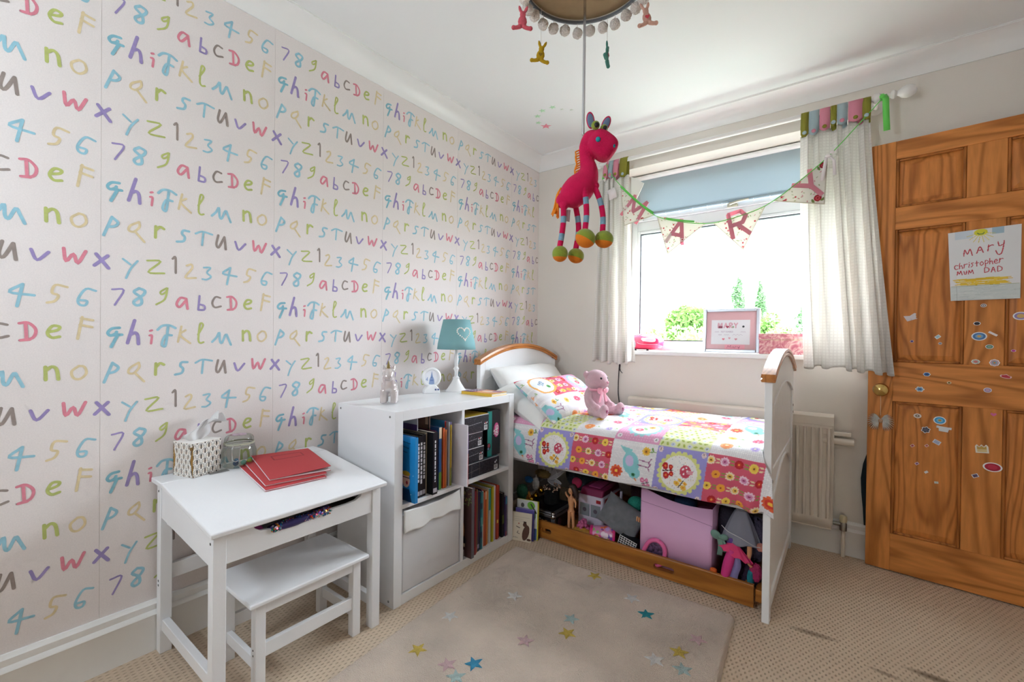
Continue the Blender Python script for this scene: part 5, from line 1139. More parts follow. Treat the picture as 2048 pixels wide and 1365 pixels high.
# ---- curtains
cur_m = mat('cream_check_cotton', '#f4f1ec', .9, weave=(21, .30, .4), trans=.32)
tabc = dict(o=mat('tab_olive', '#8c8730', .9, bump=(500, .2)), b=mat('tab_grey_blue', '#a4b6bc', .9, bump=(500, .2)), p=mat('tab_pink', '#d98a9c', .9, bump=(500, .2)))
def curtain(label, x0t, x1t, x0b, x1b, zt, zb, folds, ph, tabs, seed, amp=.020, lift=0.0):
    t = thing('curtain', label, 'curtain', ((x0b+x1b)/2, PY, zb), group='curtains')
    nu, nv = 240, 90; U, V = np.meshgrid(np.linspace(0, 1, nu), np.linspace(0, 1, nv))
    xa = x0t+(x0b-x0t)*V**1.3; xb = x1t+(x1b-x1t)*V**1.3
    w = 2*PI*folds
    s = U+.03*np.sin(U*7+ph*2)+.03*np.sin(U*17+seed)+.02*np.sin(V*2.2+U*5)
    A = amp*(.55+.75*V)
    X_ = xa+(xb-xa)*U+.004*np.sin(w*s*2+1)
    Y_ = PY-.004+A*np.sin(w*s+ph)+.006*np.sin(w*.47*s+2.1+V)*(.3+V)+.002*dist_smooth(U, V, seed, 6, (5, 30))
    Z_ = zt+(zb-zt)*V+V*(.008*np.sin(w*s+ph+1.4)+.010*np.sin(U*4+ph))-.012*(1-V)**6*(1-np.cos(w*s+ph))
    Y_ = np.minimum(Y_-lift*V, 2.752-.062*np.clip(V*2, 0, 1)*(lift > 0)*(X_ > 1.90))
    grid('cloth', np.stack([X_, Y_, Z_], -1), cur_m, t, smooth=180, solid=.0015)
    for k, (xc, wd, c, ln, by) in enumerate(tabs):
        yb = PY-.030; yf = PY+.018
        L_ = [(xc-wd/2, PY+.016, zt-.02), (xc-wd/2, PY+.015, PZ), (xc-wd/2, PY+.009, PZ+.012), (xc-wd/2, PY, PZ+.0155), (xc-wd/2, PY-.010, PZ+.012), (xc-wd/2, PY-.016, PZ), (xc-wd/2, yb-.001, PZ-ln*.6), (xc-wd/2*.95, yb, PZ-ln+.012), (xc-wd*.12, yb-.001, PZ-ln)]
        pts = np.array([[(2*xc-p[0] if sd else p[0], p[1]+.002*(math.sin(i*1.7+k)), p[2]) for i, p in enumerate(L_)] for sd in (0, 1)])
        mid = pts.mean(0)[None]; mid[..., 1] -= .004*(np.arange(9)/9); pts = np.concatenate([pts[:1], mid, pts[1:]])
        tb_ = grid('tab', pts, tabc[c], t, smooth=60, solid=.002)
        bc = {'o': 'b', 'b': 'p', 'p': 'o'}[c]
        MB().ell((xc, yb-.005, PZ-ln+.020), (.0095, .0045, .0095), 14, 8).build('button', tabc[bc], tb_)
    return t
curtain('long cream check curtain with coloured button tabs, next to the pine door', 1.655, 1.935, 1.690, 2.028, 2.120, .925, 5.2, .6,
        [(1.675, .034, 'o', .118, 0), (1.713, .042, 'b', .118, 0), (1.757, .042, 'p', .108, 0), (1.792, .024, 'o', .098, 0), (1.826, .040, 'b', .098, 0), (1.877, .056, 'p', .098, 0), (1.918, .032, 'o', .100, 0)], 3, .026, .022)
curtain('short-tabbed cream check curtain hanging behind the pink giraffe toy', .545, .748, .505, .792, 2.105, .915, 5, 2.2,
        [(.595, .030, 'p', .100, 0), (.630, .028, 'b', .105, 0), (.665, .034, 'p', .108, 0), (.715, .050, 'o', .118, 0)], 5, .024)
# stiff white edge of the lining standing out from the curtain
tag(MB().add([(.752, 2.705, 2.095), (.838, 2.70, 2.035), (.792, 2.70, 1.945), (.752, 2.705, 1.97), (.752, 2.709, 2.095), (.838, 2.704, 2.035), (.792, 2.704, 1.945), (.752, 2.709, 1.97)], [(0, 1, 2, 3), (7, 6, 5, 4), (0, 4, 5, 1), (1, 5, 6, 2), (2, 6, 7, 3), (3, 7, 4, 0)]).build('card_tag', mat('stiff_white_card', '#eeeae4', .7), world='base'), 'stiff white card poking out beside the olive tab of the curtain', 'card')
# ---- bunting
BYY = 2.632
bunt = thing('name_bunting', 'floral name bunting strung across the window', 'bunting', (1.28, BYY, 1.55))
green_rib = mat('green_ribbon', '#68d455', .45, sheen=.3)
mb = MB(); path = [(.598, 2.668, 2.195), (.63, 2.655, 2.13), (.708, 2.640, 2.03), (.80, BYY, 1.925), (.935, BYY, 1.803), (1.08, BYY, 1.745), (1.235, BYY, 1.713), (1.38, BYY, 1.727), (1.52, BYY, 1.768), (1.66, BYY, 1.862), (1.775, BYY, 1.957), (1.88, 2.645, 2.075), (1.972, 2.665, 2.185)]
mb.tube(crom(path, 6), .0022, 6); mb.build('cord', green_rib, bunt)
def ribstrip(pts, w, nm, m, par, dirv=(0, 0, 1)):
    P = np.array(pts); d = np.array(dirv)*w/2
    return grid(nm, np.stack([P-d, P+d]), m, par, smooth=60, solid=.0012)
ribstrip(crom([(.715, BYY-.004, 2.020), (.80, BYY-.006, 1.930), (.86, BYY-.007, 1.872), (.925, BYY-.005, 1.818)], 6), .013, 'ribbon', green_rib, bunt, (.6, 0, .8))
ribstrip(crom([(1.0, BYY-.004, 1.776), (1.08, BYY-.005, 1.752), (1.16, BYY-.004, 1.733)], 6), .009, 'ribbon', green_rib, bunt, (.2, 0, 1))
def floral(X, Z, letter, seed, tri, dense=1.0):
    P = Paint(X, Z, '#f1ede4'); rg = np.random.default_rng(seed)
    x0, x1, z0, z1 = X.min(), X.max(), Z.min(), Z.max()
    for _ in range(int(90*dense)):
        x, z = rg.uniform(x0, x1), rg.uniform(z0, z1); c = rg.choice(['#a8b583', '#c8ccae', '#d9a9ae', '#c9c3b0', '#b9c29a', '#cf8f92']); P.oval(x, z, .005, .0022, c, rg.uniform(0, 3))
    for _ in range(int(16*dense)):
        x, z = rg.uniform(x0, x1), rg.uniform(z0, z1); P.circ(x, z, .0045, rg.choice(['#d96a74', '#e2959c', '#cf4a58']))
    return P
def flag(letter, A, B, C, seed, dark, lx, lz, lh, lrot, label):
    n = 110; T_ = np.array([A, B, C]); Y0 = BYY+.004
    U, V = np.meshgrid(np.linspace(0, 1, n), np.linspace(0, 1, n))   # V from top edge to tip
    Xg = (T_[0, 0]+(T_[1, 0]-T_[0, 0])*U)*(1-V)+T_[2, 0]*V; Zg = (T_[0, 1]+(T_[1, 1]-T_[0, 1])*U)*(1-V)+T_[2, 1]*V
    P = floral(Xg, Zg, letter, seed, T_, 1.0)
    for (x, z, r) in dark: P.circ(x, z, r, '#b8323f'); P.circ(x, z, r*.6, '#d85a62'); P.circ(x, z, r*.25, '#a02632'); P.oval(x+r*1.4, z-r*.5, r*.8, r*.4, '#8a9a5a', .5); P.oval(x-r*1.2, z-r*.8, r*.7, r*.35, '#8a9a5a', 2)
    e = np.minimum.reduce([V, 1-V+0*U]) ; edge = (U*(1-V) < .022) | ((1-U)*(1-V) < .022); P.put(edge, '#d7cfc0')
    Yg = Y0+.006*np.sin(V*3+seed)*V-.004*V
    f = grid('flag', np.stack([Xg, Yg, Zg], -1), print_flag, bunt, P.C, smooth=60, solid=.0015); f['label'] = label
    # applique letter, slightly proud
    lm = MB(); c, s = math.cos(lrot), math.sin(lrot); gl_ = {'M': [[(0, 0), (.08, 1), (.42, .35), (.78, 1), (.86, 0)]], 'A': [[(0, 0), (.36, 1), (.72, 0)], [(.16, .36), (.56, .36)]], 'R': [[(0, 0), (0, .98)], [(0, .98), (.45, .98), (.6, .75), (.45, .52), (0, .5)], [(.25, .5), (.62, 0)]], 'Y': [[(0, 1), (.36, .5), (.72, 1)], [(.36, .5), (.36, 0)]]}[letter]
    for st in gl_:
        pp = [(lx+(a-.36)*lh*c-(b-.5)*lh*s, lz+(a-.36)*lh*s+(b-.5)*lh*c) for a, b in st]
        vs = []
        for (p, q), (r, t_) in zip(pp[:-1], pp[1:]):
            d = math.hypot(r-p, t_-q); ux, uz = (r-p)/d, (t_-q)/d; w = .0105; nx_, nz_ = -uz*w, ux*w
            quad = [(p+nx_-ux*.004, q+nz_-uz*.004), (r+nx_+ux*.004, t_+nz_+uz*.004), (r-nx_+ux*.004, t_-nz_+uz*.004), (p-nx_-ux*.004, q-nz_-uz*.004)]
            nq = len(lm.f); lm.prism(quad, 'y', Y0-.0045-nq*.00006, Y0-.002)
    l = lm.build('letter', mat('pink_felt', '#f0a6b4', .9, bump=(400, .2), trans=.42), f, smooth=0); l['label'] = 'pink letter %s' % letter
flag('M', (.712, 2.020), (.930, 1.806), (.742, 1.768), 3, [(.855, 1.792, .012)], .800, 1.868, .135, -.62, 'white floral pennant with the letter M')
flag('A', (.944, 1.799), (1.222, 1.716), (1.009, 1.563), 4, [], 1.068, 1.690, .135, -.30, 'white floral pennant with the letter A')
flag('R', (1.258, 1.711), (1.513, 1.766), (1.410, 1.545), 5, [], 1.395, 1.690, .135, .20, 'white floral pennant with the letter R')
flag('Y', (1.549, 1.781), (1.774, 1.957), (1.764, 1.728), 6, [(1.755, 1.92, .015), (1.735, 1.765, .016), (1.595, 1.768, .012)], 1.708, 1.828, .130, .72, 'rose-patterned pennant with the letter Y')
lace = mat('white_lace', '#efe6e6', .8)
ribstrip([(1.768, BYY-.006, 1.955), (1.760, BYY-.010, 1.90), (1.752, BYY-.008, 1.842)], .014, 'tie_end', lace, bunt, (1, 0, 0)); ribstrip([(1.776, BYY-.005, 1.958), (1.798, BYY-.010, 1.93), (1.802, BYY-.009, 1.86)], .013, 'tie_end', lace, bunt, (1, 0, 0))
MB().ell((1.774, BYY-.007, 1.958), (.012, .006, .008), 10, 6).ell((1.79, BYY-.006, 1.972), (.010, .005, .008), 10, 6).build('tie_knot', lace, bunt)
ribstrip([(.640, 2.645, 2.02), (.655, 2.640, 1.99), (.66, 2.642, 1.955)], .05, 'tie_end', lace, bunt, (1, 0, .3))
# green ribbon knotted round the pole
gr = thing('green_ribbon', 'bright green ribbon tied to the curtain pole, one end hanging down', 'ribbon', (1.985, PY-.02, 2.02))
ribstrip([(1.978, PY-.016, PZ+.004), (1.986, PY-.024, PZ-.02), (1.988, PY-.026, 2.12), (1.992, PY-.024, 2.035)], .024, 'hanging_end', green_rib, gr, (1, 0, 0))
MB().lathe([(.0145, -.009), (.0155, 0), (.0145, .009)], 16, 0, (1.972, PY, PZ), 'x', cap=False).ell((1.974, PY-.018, PZ-.004), (.012, .008, .010), 10, 8).build('knot', green_rib, gr)
ribstrip([(.600, 2.668, 2.19), (.590, 2.660, 2.15), (.582, 2.660, 2.10)], .02, 'tie_end', green_rib, gr, (1, 0, .2))
# ---- things on the sill
SZ = .9905
radio = thing('cd_radio', 'hot pink portable radio on the window sill beside the curtain', 'radio', (.80, 2.86, SZ))
hp = mat('hot_pink_plastic', '#e8335f', .2, coat=.4)
mb = MB(); mb.ell((.795, 2.862, SZ+.052), (.118, .075, .046), 30, 18, pw=.62); mb.build('body', hp, radio)
MB().ell((.835, 2.808, SZ+.068), (.055, .022, .017), 20, 10, pw=.7).build('lid', mat('radio_pale', '#ecd6e0', .25), radio)
for x in (.695, ): MB().ell((x+.045, 2.795, SZ+.045), (.030, .012, .030), 20, 12).build('speaker', mat('speaker_grey', '#bdb3bb', .5), radio)
MB().tube(crom([(.76, 2.792, SZ+.06), (.79, 2.786, SZ+.044), (.85, 2.789, SZ+.040), (.90, 2.805, SZ+.042)], 6), .0016, 6).build('trim_line', mat('radio_trim', '#f4c3d2', .3), radio)
for x in (.75, .83): MB().cyl((x, 2.82, SZ), (x, 2.82, SZ+.010), .008, n=10).build('foot', black_plastic, radio)
MB().tube(crom([(.70, 2.87, SZ+.085), (.73, 2.87, SZ+.102), (.80, 2.87, SZ+.104), (.86, 2.87, SZ+.100), (.89, 2.87, SZ+.085)], 5), .004, 8).build('handle', mat('radio_handle', '#dfe3e4', .3), radio)
# picture frame, leaning back
pf_ = thing('framed_picture', 'silver framed pink mounted name picture on the window sill', 'picture frame', (1.315, 2.835, SZ+.0015), (-.10, 0, .03))
silver = mat('brushed_silver', '#b9bcc2', .32, .85)
FW, FH, FT = .300, .258, .018
def bar(lo, hi): return MB().box(lo, hi).build('frame_bar', silver, pf_, bevel=.003, world=False)
bar((-FW/2, -.008, 0), (-FW/2+FT, .008, FH)); bar((FW/2-FT, -.008, 0), (FW/2, .008, FH)); bar((-FW/2+FT, -.008, 0), (FW/2-FT, .008, FT)); bar((-FW/2+FT, -.008, FH-FT), (FW/2-FT, .008, FH))
X_, Z_ = np.meshgrid(np.linspace(-FW/2+FT, FW/2-FT, 240), np.linspace(FT, FH-FT, 200)); P = Paint(X_, Z_, '#deb3b8')
P.rect(-.105, .048, .100, .192, '#e6e7ec')
def heart(P, x, y, s, c): P.circ(x-s*.5, y+s*.25, s*.55, c); P.circ(x+s*.5, y+s*.25, s*.55, c); P.poly([(x-s, y+.1*s), (x+s, y+.1*s), (x, y-s)], c)
P.text('MARY', -.068, .146, .026, '#d2a3b2', .007, .42); P.rect(-.066, .142, -.044, .156, '#8a4a5e'); heart(P, -.018, .150, .008, '#a53f57'); P.circ(.012, .150, .006, '#97a68c'); P.circ(.066, .152, .006, '#30303a')
P.text('SEPTEMBER', -.052, .118, .008, '#c2b6c6', .0016, .35)
for a, b, z in ((-.086, -.062, .121), (.052, .078, .121), (-.066, -.048, .104), (-.036, -.008, .104), (.010, .062, .104)): P.line([(a+(b-a)*k/6, z+(.003 if k % 2 else -.003)) for k in range(7)], .0016, '#c2b6c6')
heart(P, -.038, .078, .007, '#e07a8e'); heart(P, -.006, .084, .006, '#d9a0b4'); heart(P, .028, .078, .007, '#d3899c')
P.rect(-.030, .018, .075, .046, '#f0a5b4'); 
for st in KID['m'], KID['a'], KID['r'], KID['y']: pass
P.line([(-.018, .026), (-.012, .041), (-.006, .030), (.002, .042), (.004, .026)], .0018, '#b0506a'); P.line([(.010, .028), (.016, .036), (.020, .027)], .0018, '#b0506a'); P.line([(.024, .027), (.026, .036), (.034, .034)], .0018, '#b0506a'); P.line([(.038, .036), (.043, .028), (.050, .038), (.042, .020)], .0018, '#b0506a')
grid('picture', np.stack([X_, np.full_like(X_, -.001), Z_], -1), print_paper, pf_, P.C, smooth=0, world=False)
MB().box((-FW/2+.006, .001, .006), (FW/2-.006, .006, FH-.006)).build('backing', mat('backing_board', '#8c7a66', .8), pf_, world=False)
MB().box((-FW/2+FT-.002, -.0045, FT-.002), (FW/2-FT+.002, -.003, FH-FT+.002)).build('glass_front', glass('picture_glass', '#ffffff', .004, .3, .02), pf_, world=False)
# pink floral box
pbx = thing('keepsake_box', 'flat pink floral keepsake box on the window sill beside the picture frame', 'box', (1.60, 2.86, SZ))
flor = bpy.data.materials.new('pink_floral_paper'); flor.use_nodes = True
_N = flor.node_tree.nodes; _L = flor.node_tree.links; _tc = _N.new('ShaderNodeTexCoord'); _v = _N.new('ShaderNodeTexNoise'); _v.inputs['Scale'].default_value = 16; _v.inputs['Distortion'].default_value = 4; _L.new(_tc.outputs['Object'], _v.inputs['Vector'])
_r = _N.new('ShaderNodeValToRGB'); _r.color_ramp.elements[0].color = (*lin('#c66f80'), 1); _r.color_ramp.elements[0].position = .35; _r.color_ramp.elements[1].color = (*lin('#ecc9c4'), 1); _r.color_ramp.elements[1].position = .65; _e = _r.color_ramp.elements.new(.5); _e.color = (*lin('#dd9da2'), 1)
_L.new(_v.outputs['Fac'], _r.inputs[0]); _L.new(_r.outputs[0], _N['Principled BSDF'].inputs['Base Color']); _N['Principled BSDF'].inputs['Roughness'].default_value = .6
MB().box((1.470, 2.79, SZ), (1.735, 2.945, SZ+.078)).build('body', flor, pbx, bevel=.002)
MB().box((1.467, 2.787, SZ+.079), (1.738, 2.948, SZ+.112)).build('lid', flor, pbx, bevel=.002)

# =================================================================== ON THE DOOR
def door_thing(name, label, cat, group=None): return thing(name, label, cat, DOOR_LOC, (0, 0, DOOR_ROT), group)
def dx(xw): return (xw-1.944)/math.cos(DOOR_ROT)       # world x on the door face to the door's own x
SURF = lambda x, z: next((-.0002 for a, b in RAILS if a <= z <= b), None) if any(a <= z <= b for a, b in RAILS) else (-.0002 if (x < .089 or .318 < x < .434 or x > DW-.089) else .0055)
# drawing
dr = door_thing('child_drawing', "child's drawing with a smiling sun and red family names taped to the door", 'drawing')
X_, Z_ = np.meshgrid(np.linspace(0, .212, 150), np.linspace(0, .300, 215)); P = Paint(X_, Z_, '#e6e6e8')
P.rect(0, 0, .3, .062, '#d3d9d8'); rg = np.random.default_rng(3)
for k in range(60): x = rg.uniform(0, .2); z = rg.uniform(.002, .06); P.line([(x, z), (x+rg.uniform(.01, .05), z+rg.uniform(-.004, .004))], .0018, rg.choice(['#c3cbca', '#dfe3e2', '#cbd3d4']))
P.rect(.02, .265, .075, .300, '#cdd8e2'); P.rect(.130, .272, .165, .300, '#a9c3d2')
for k in range(70): z = rg.uniform(.066, .092); x = rg.uniform(.008, .15); P.line([(x, z), (x+rg.uniform(.03, .055), z+rg.uniform(-.003, .003))], .003, rg.choice(['#e8c63c', '#efd052', '#e2bb30']))
P.line([(.004, .062), (.208, .062)], .002, '#8f9a50')
for a in np.linspace(-2.9, -.2, 8): P.line([(.098, .284), (.098+.042*math.cos(a), .284+.042*math.sin(a))], .002, '#e2cf4a')
P.oval(.098, .286, .020, .014, '#d8d43c'); P.line([(.088, .284), (.093, .278), (.103, .278), (.108, .284)], .0028, '#2f6b4f')
RED = '#c23446'
kidtext(P, 'mary', .046, .192, .032, RED, .0034, .42, .16); kidtext(P, 'christopher', .016, .137, .0225, RED, .0028, .20, .10); kidtext(P, 'mum', .024, .112, .019, RED, .003, .32, .03); kidtext(P, 'DAD', .108, .114, .022, RED, .003, .34, .03)
x0 = dx(2.206); XX_ = x0+X_+.012*(1-Z_/.3)*(1-X_/.212)
grid('paper', np.stack([XX_, -.0025-.003*np.sin(X_*20)-.004*(1-Z_/.3)**4*(X_ < .02), 1.238+Z_+(X_/.212)*.002-.006*(1-X_/.212)*(Z_/.3)], -1), print_paper, dr, P.C, world=False, smooth=60, solid=.0003)
# stickers
def sticker(label, xw, z, shape, cols, sz, rot=0, asp=1.0, paint=None):
    x = dx(xw); y = SURF(x, z); n = 26
    if shape in ('disc', 'oval', 'hex', 'star', 'scal'):
        A, Rr = np.meshgrid(np.linspace(0, 2*PI, 49), np.linspace(0, 1, n)); k = np.ones_like(A)
        if shape == 'hex': k = .88+.12*np.abs(np.cos(A*3))
        if shape == 'star': k = .72+.28*np.abs(np.cos(A*3))
        if shape == 'scal': k = .9+.1*np.abs(np.cos(A*4))
        a, b = Rr*np.cos(A)*k*sz, Rr*np.sin(A)*k*sz*asp
        P = Paint(a, b, '#eef0f2'); P.C[Rr < .84] = lin(cols[0])
        if len(cols) > 1: P.C[Rr < .5] = lin(cols[1])
        if len(cols) > 2: P.C[Rr < .25] = lin(cols[2])
    else:
        A, B = np.meshgrid(np.linspace(-1, 1, n), np.linspace(-1, 1, n)); a, b = A*sz, B*sz*asp
        if shape == 'torn': a = a+sz*.25*np.sin(B*3)*(A > 0); b = b+sz*.35*np.abs(A)*(B > 0)-sz*.15*A
        if shape == 'shirt': a = a*(1+.0*B); b = b*np.where(np.abs(A) > .62, .45, 1)+np.where(np.abs(A) > .62, sz*.28, 0)
        if shape == 'lips': b = b*np.sqrt(np.maximum(1-A*A, 0))*(1+.25*np.cos(A*6)*(B > 0))
        if shape == 'heart': b = np.where(B > 0, b*np.sqrt(np.maximum(1-(np.abs(A)*2-1)**2, 0))*.7, b*(1-np.abs(A)))
        if shape == 'cake': b = b*(1+.25*np.cos(A*9)*(B > 0))
        P = Paint(a, b, cols[0]); ins = (np.abs(A) < .72) & (np.abs(B) < .72)
        if len(cols) > 1: P.C[ins] = lin(cols[1])
        if len(cols) > 2: P.C[ins & (B < 0)] = lin(cols[2])
    c, s = math.cos(rot), math.sin(rot)
    t = door_thing('sticker', label, 'sticker', 'stickers on the door')
    grid('printed_face', np.stack([x+a*c-b*s, np.full_like(a, y-.0006), z+a*s+b*c], -1), print_gloss, t, P.C, smooth=0, world=False)
for a in [('torn white paper scrap on the middle door panel', 2.092, 1.168, 'torn', ['#dcd3d6'], .019, .5, .55),
 ('tiny black and white disc sticker just under the drawing', 2.316, 1.215, 'disc', ['#6d6a66', '#e9e9e9', '#3a3a3a'], .009, 0, .8), ('small black disc sticker with white rim', 2.298, 1.140, 'scal', ['#22202a'], .011, 0, .75),
 ('blue oval sticker with yellow character blob, beside the white strip', 2.305, 1.086, 'oval', ['#4a78b0', '#7ea7c8', '#d9a95c'], .023, 0, .78), ('narrow white curved strip sticker', 2.344, 1.097, 'rect', ['#e9e2e2'], .0145, -.6, .28),
 ('green disc sticker with pale rim', 2.335, 1.043, 'disc', ['#5c8a7a', '#86a58a'], .012, 0, .75), ('purple galaxy sticker at the picture edge', 2.420, 1.169, 'oval', ['#9a86b8', '#d8b26a'], .022, 0, .75),
 ('red lips sticker on the lock rail', 2.382, .922, 'lips', ['#e9c9c9', '#c02f3f'], .017, -.2, .45), ('magenta dot sticker on the second panel column', 2.402, 1.028, 'disc', ['#c02f90'], .007, 0, .7), ('white diamond sticker with blue print', 2.180, 1.083, 'rect', ['#e9e9ea', '#9fc2d0'], .009, .7, .75),
 ('tiny purple dot sticker on the middle panel', 2.096, 1.062, 'disc', ['#4a2f7a'], .006, 0, .9), ('tiny silver dot sticker under the white diamond', 2.188, 1.054, 'disc', ['#8f8f96'], .006, 0, .9), ('blue hexagon sticker on the lock rail', 2.147, .916, 'hex', ['#3f78b8', '#2a4a80'], .0125, 0, .75),
 ('blue star flower sticker on the lock rail', 2.125, .848, 'star', ['#8fb2c8', '#4a6fa0'], .0155, 0, .8), ('lilac disc sticker on the lock rail', 2.332, .862, 'disc', ['#a890b8', '#c8a8c0'], .012, 0, .85), ('tiny yellow dot sticker in the middle of the lock rail', 2.218, .884, 'disc', ['#c8a83a', '#4a3a1a'], .0065, 0, .8),
 ('ice-cream cone sticker, left of the cupcake one', 2.296, .979, 'scal', ['#b8c8b8', '#d07a7a'], .0135, 0, .75), ('cupcake sticker with white rim', 2.350, .977, 'scal', ['#c8a0b0', '#7fb0c0', '#d98a4a'], .0155, 0, .95), ('owl disc sticker at the top of the lower panel', 2.119, .727, 'disc', ['#d8c0a8', '#4a3a30', '#d9d0c0'], .013, 0, .78),
 ('bright blue round sticker at the top of the lower panel', 2.191, .716, 'disc', ['#3aa0d8', '#7ac0e0', '#c89a3a'], .0205, 0, .85), ('black cat sticker on the lower panel', 2.147, .668, 'star', ['#3a3a44', '#5c5c70'], .016, .3, .95), ('white shirt-shaped sticker under the bright blue round one', 2.204, .679, 'shirt', ['#dfe2e4'], .024, -.1, .45),
 ('lilac square sticker on the lower panel', 2.183, .619, 'rect', ['#dcdde4', '#a8b0cc'], .0125, -.5, .7), ('tiny red and white diamond sticker, upper of the left column', 2.104, .590, 'rect', ['#e6d6d6', '#b04a4a'], .0065, .7, .8), ('tiny red and white diamond sticker beside its twin', 2.151, .598, 'rect', ['#e9e0e0', '#c05a4a'], .006, .7, .8),
 ('tiny pink-rimmed diamond sticker in the middle of the lower panel', 2.120, .512, 'rect', ['#e8d8e0', '#8a5a80'], .0065, .7, .8), ('tiny white diamond sticker, second lowest on the panel', 2.151, .480, 'rect', ['#e9e6e6'], .0065, .7, .7), ('tiny white square sticker, lowest on the panel', 2.184, .441, 'rect', ['#dfe2e2', '#c8d0c0'], .0065, .1, .7),
 ('birthday cake sticker with white rim', 2.319, .613, 'cake', ['#ece6da', '#c8a050', '#e0c890'], .0195, .1, .8), ('red glitter oval sticker', 2.350, .544, 'oval', ['#b0203c', '#c8304c'], .028, 0, .68), ('small square sticker with dark print near the red oval', 2.301, .498, 'rect', ['#e6e0e4', '#5a4a6a'], .010, .5, .75), ('tiny pink heart sticker between the lower panels', 2.350, .763, 'heart', ['#d86a9c'], .009, 0, .9)]:
    sticker(*a)
# feather angel wings on the knob
wg = door_thing('wing_ornament', 'white feather wings hanging from the door knob', 'ornament')
fe = mat('white_feather', '#f3efe9', .9, var=(80, .12), trans=.2); x0 = dx(1.993)
MB().tube([(x0-.001, -.030, .83), (x0, -.020, .78), (x0, -.012, .715)], .0008, 5).build('string', mat('twine', '#d8c9b0', .8), wg, world=False)
for s in (-1, 1):
    mb = MB(); rg = np.random.default_rng(5)
    for k in range(14):
        t = k/13; a = (x0+s*(.004+.004*t), -.010, .700-.010*t); L_ = .030+.040*math.sin(.4+t*2.2); an = (.75-2.2*t)
        e_ = (x0+s*(.006+L_*.62*math.cos(an)), -.006-.004*rg.uniform(), .694+L_*.9*math.sin(an))
        mb.tube([a, ((a[0]+e_[0])/2, -.013, (a[2]+e_[2])/2+.004), e_], [.004, .0085, .0015], 6, flat=.3)
    mb.build('wing', fe, wg, world=False)
MB().ell((x0, -.014, .690), (.009, .005, .010), 12, 8).build('heart_charm', mat('tan_charm', '#b08a6c', .6), wg, world=False)

# =================================================================== HANGING FROM THE CEILING
PC = Vector((1.236, 1.164, 2.11)); PR = .18
pend = thing('pendant_lampshade', 'drum ceiling lampshade with brown underside and cream pompom trim', 'lampshade', (PC.x, PC.y, 2.11))
diff_m = mat('brown_lining', '#a88f6c', .9, bump=(700, .15), var=(30, .08))
MB().lathe([(.0005, 2.121), (PR-.004, 2.121), (PR-.004, 2.123), (.0005, 2.123)], 64, 0, (PC.x, PC.y, 0)).build('underside_disc', diff_m, pend)
MB().lathe([(PR, 2.112), (PR, 2.31)], 64, 0, (PC.x, PC.y, 0), cap=False).build('drum', mat('shade_cream', '#ded3c2', .9, bump=(500, .1)), pend, solid=.003)
MB().lathe([(PR-.004, 2.109), (PR+.003, 2.109), (PR+.003, 2.117), (PR-.004, 2.117), (PR-.004, 2.109)], 64, 0, (PC.x, PC.y, 0), cap=False).build('rim', mat('grey_binding', '#6c6f74', .6), pend)
MB().cyl((PC.x, PC.y, 2.2), (PC.x, PC.y, CEIL), .004, n=8).lathe([(.001, CEIL), (.045, CEIL), (.04, CEIL-.02), (.006, CEIL-.03)], 24, 0, (PC.x, PC.y, 0)).build('flex_and_rose', white_plastic, pend)
wool = mat('cream_wool', '#f4e8de', .98, bump=(260, 1.0), sheen=.5, spec=.05)
pm = MB(); pm.ell((0, 0, 0), .0168, 14, 10)
rg = np.random.default_rng(4); pm.v = [tuple(Vector(q)*(1+rg.uniform(-.09, .10))) for q in pm.v]
first = None
for k in range(27):
    a = 2*PI*k/27+.1; p = (PC.x+PR*math.cos(a), PC.y+PR*math.sin(a), 2.11)
    if first is None: first = pm.build('pompom', wool, pend, world=False); o = first
    else: o = share(first, 'pompom', pend)
    drop = .028+.004*math.sin(k*2.3)
    o.location = (PR*math.cos(a), PR*math.sin(a), -drop); o.rotation_euler = (k, k*2, 0)
    th = MB().cyl((p[0], p[1], 2.111), (p[0], p[1], 2.11-drop+.01), .0008, n=5) if k == 0 else None
    if k == 0: thr = th.build('thread', mat('white_thread', '#d9d3cc', .8), pend); thr.data.transform(Matrix.Translation((-PR*math.cos(a), -PR*math.sin(a), 0))); thr.location = (PR*math.cos(a), PR*math.sin(a), 0)
    else: share(thr, 'thread', pend, (PR*math.cos(a), PR*math.sin(a), 0))
# ---- rabbit charms
def rabbit(label, loc, rz, col, spots=None, tilt=0, top=2.11):
    t = thing('rabbit_charm', label, 'ornament', loc, (0, tilt, rz), 'felt rabbits hanging from the lampshade')
    m = mat('felt_'+col.strip('#'), col, .95, bump=(400, .3), var=(90, .12)); mb = MB()
    D = .0055
    mb.ell((0, 0, -.008), (.0135, D, .018), 16, 10); mb.ell((0, 0, .013), (.0095, D, .0095), 14, 9)
    for s in (-1, 1):
        mb.ell((s*.0085, 0, .027), (.0048, D*.7, .0125), 12, 8, R=Matrix.Rotation(s*.38, 3, 'Y')); mb.tube([(s*.004, 0, -.022), (s*.016, 0, -.026), (s*.024, 0, -.027)], [.007, .0065, .006], 10, flat=.8)
        mb.ell((s*.025, 0, -.0265), .0066, 10, 8)
    o = mb.build('felt_body', m, t, world=False); fuse(o, .0019, 4)
    h = MB()
    if spots: heart3(h, 0, -.007, .0065, -D-.001).build('heart_patch', mat('felt_patch_'+spots.strip('#'), spots, .95), t, world=False)
    MB().cyl(Vector(loc)+Vector((0, 0, .018)), (loc[0], loc[1], top), .0006, n=5).build('thread', MATS['white_thread'], t)
    return t
def heart3(mb, x, z, s, y):
    pts = [(x+s*.062*16*math.sin(t)**3, z+s*.062*(13*math.cos(t)-5*math.cos(2*t)-2*math.cos(3*t)-math.cos(4*t))) for t in np.linspace(0, 2*PI, 25)[:-1]]
    return mb.prism(pts, 'y', y, y+.002)
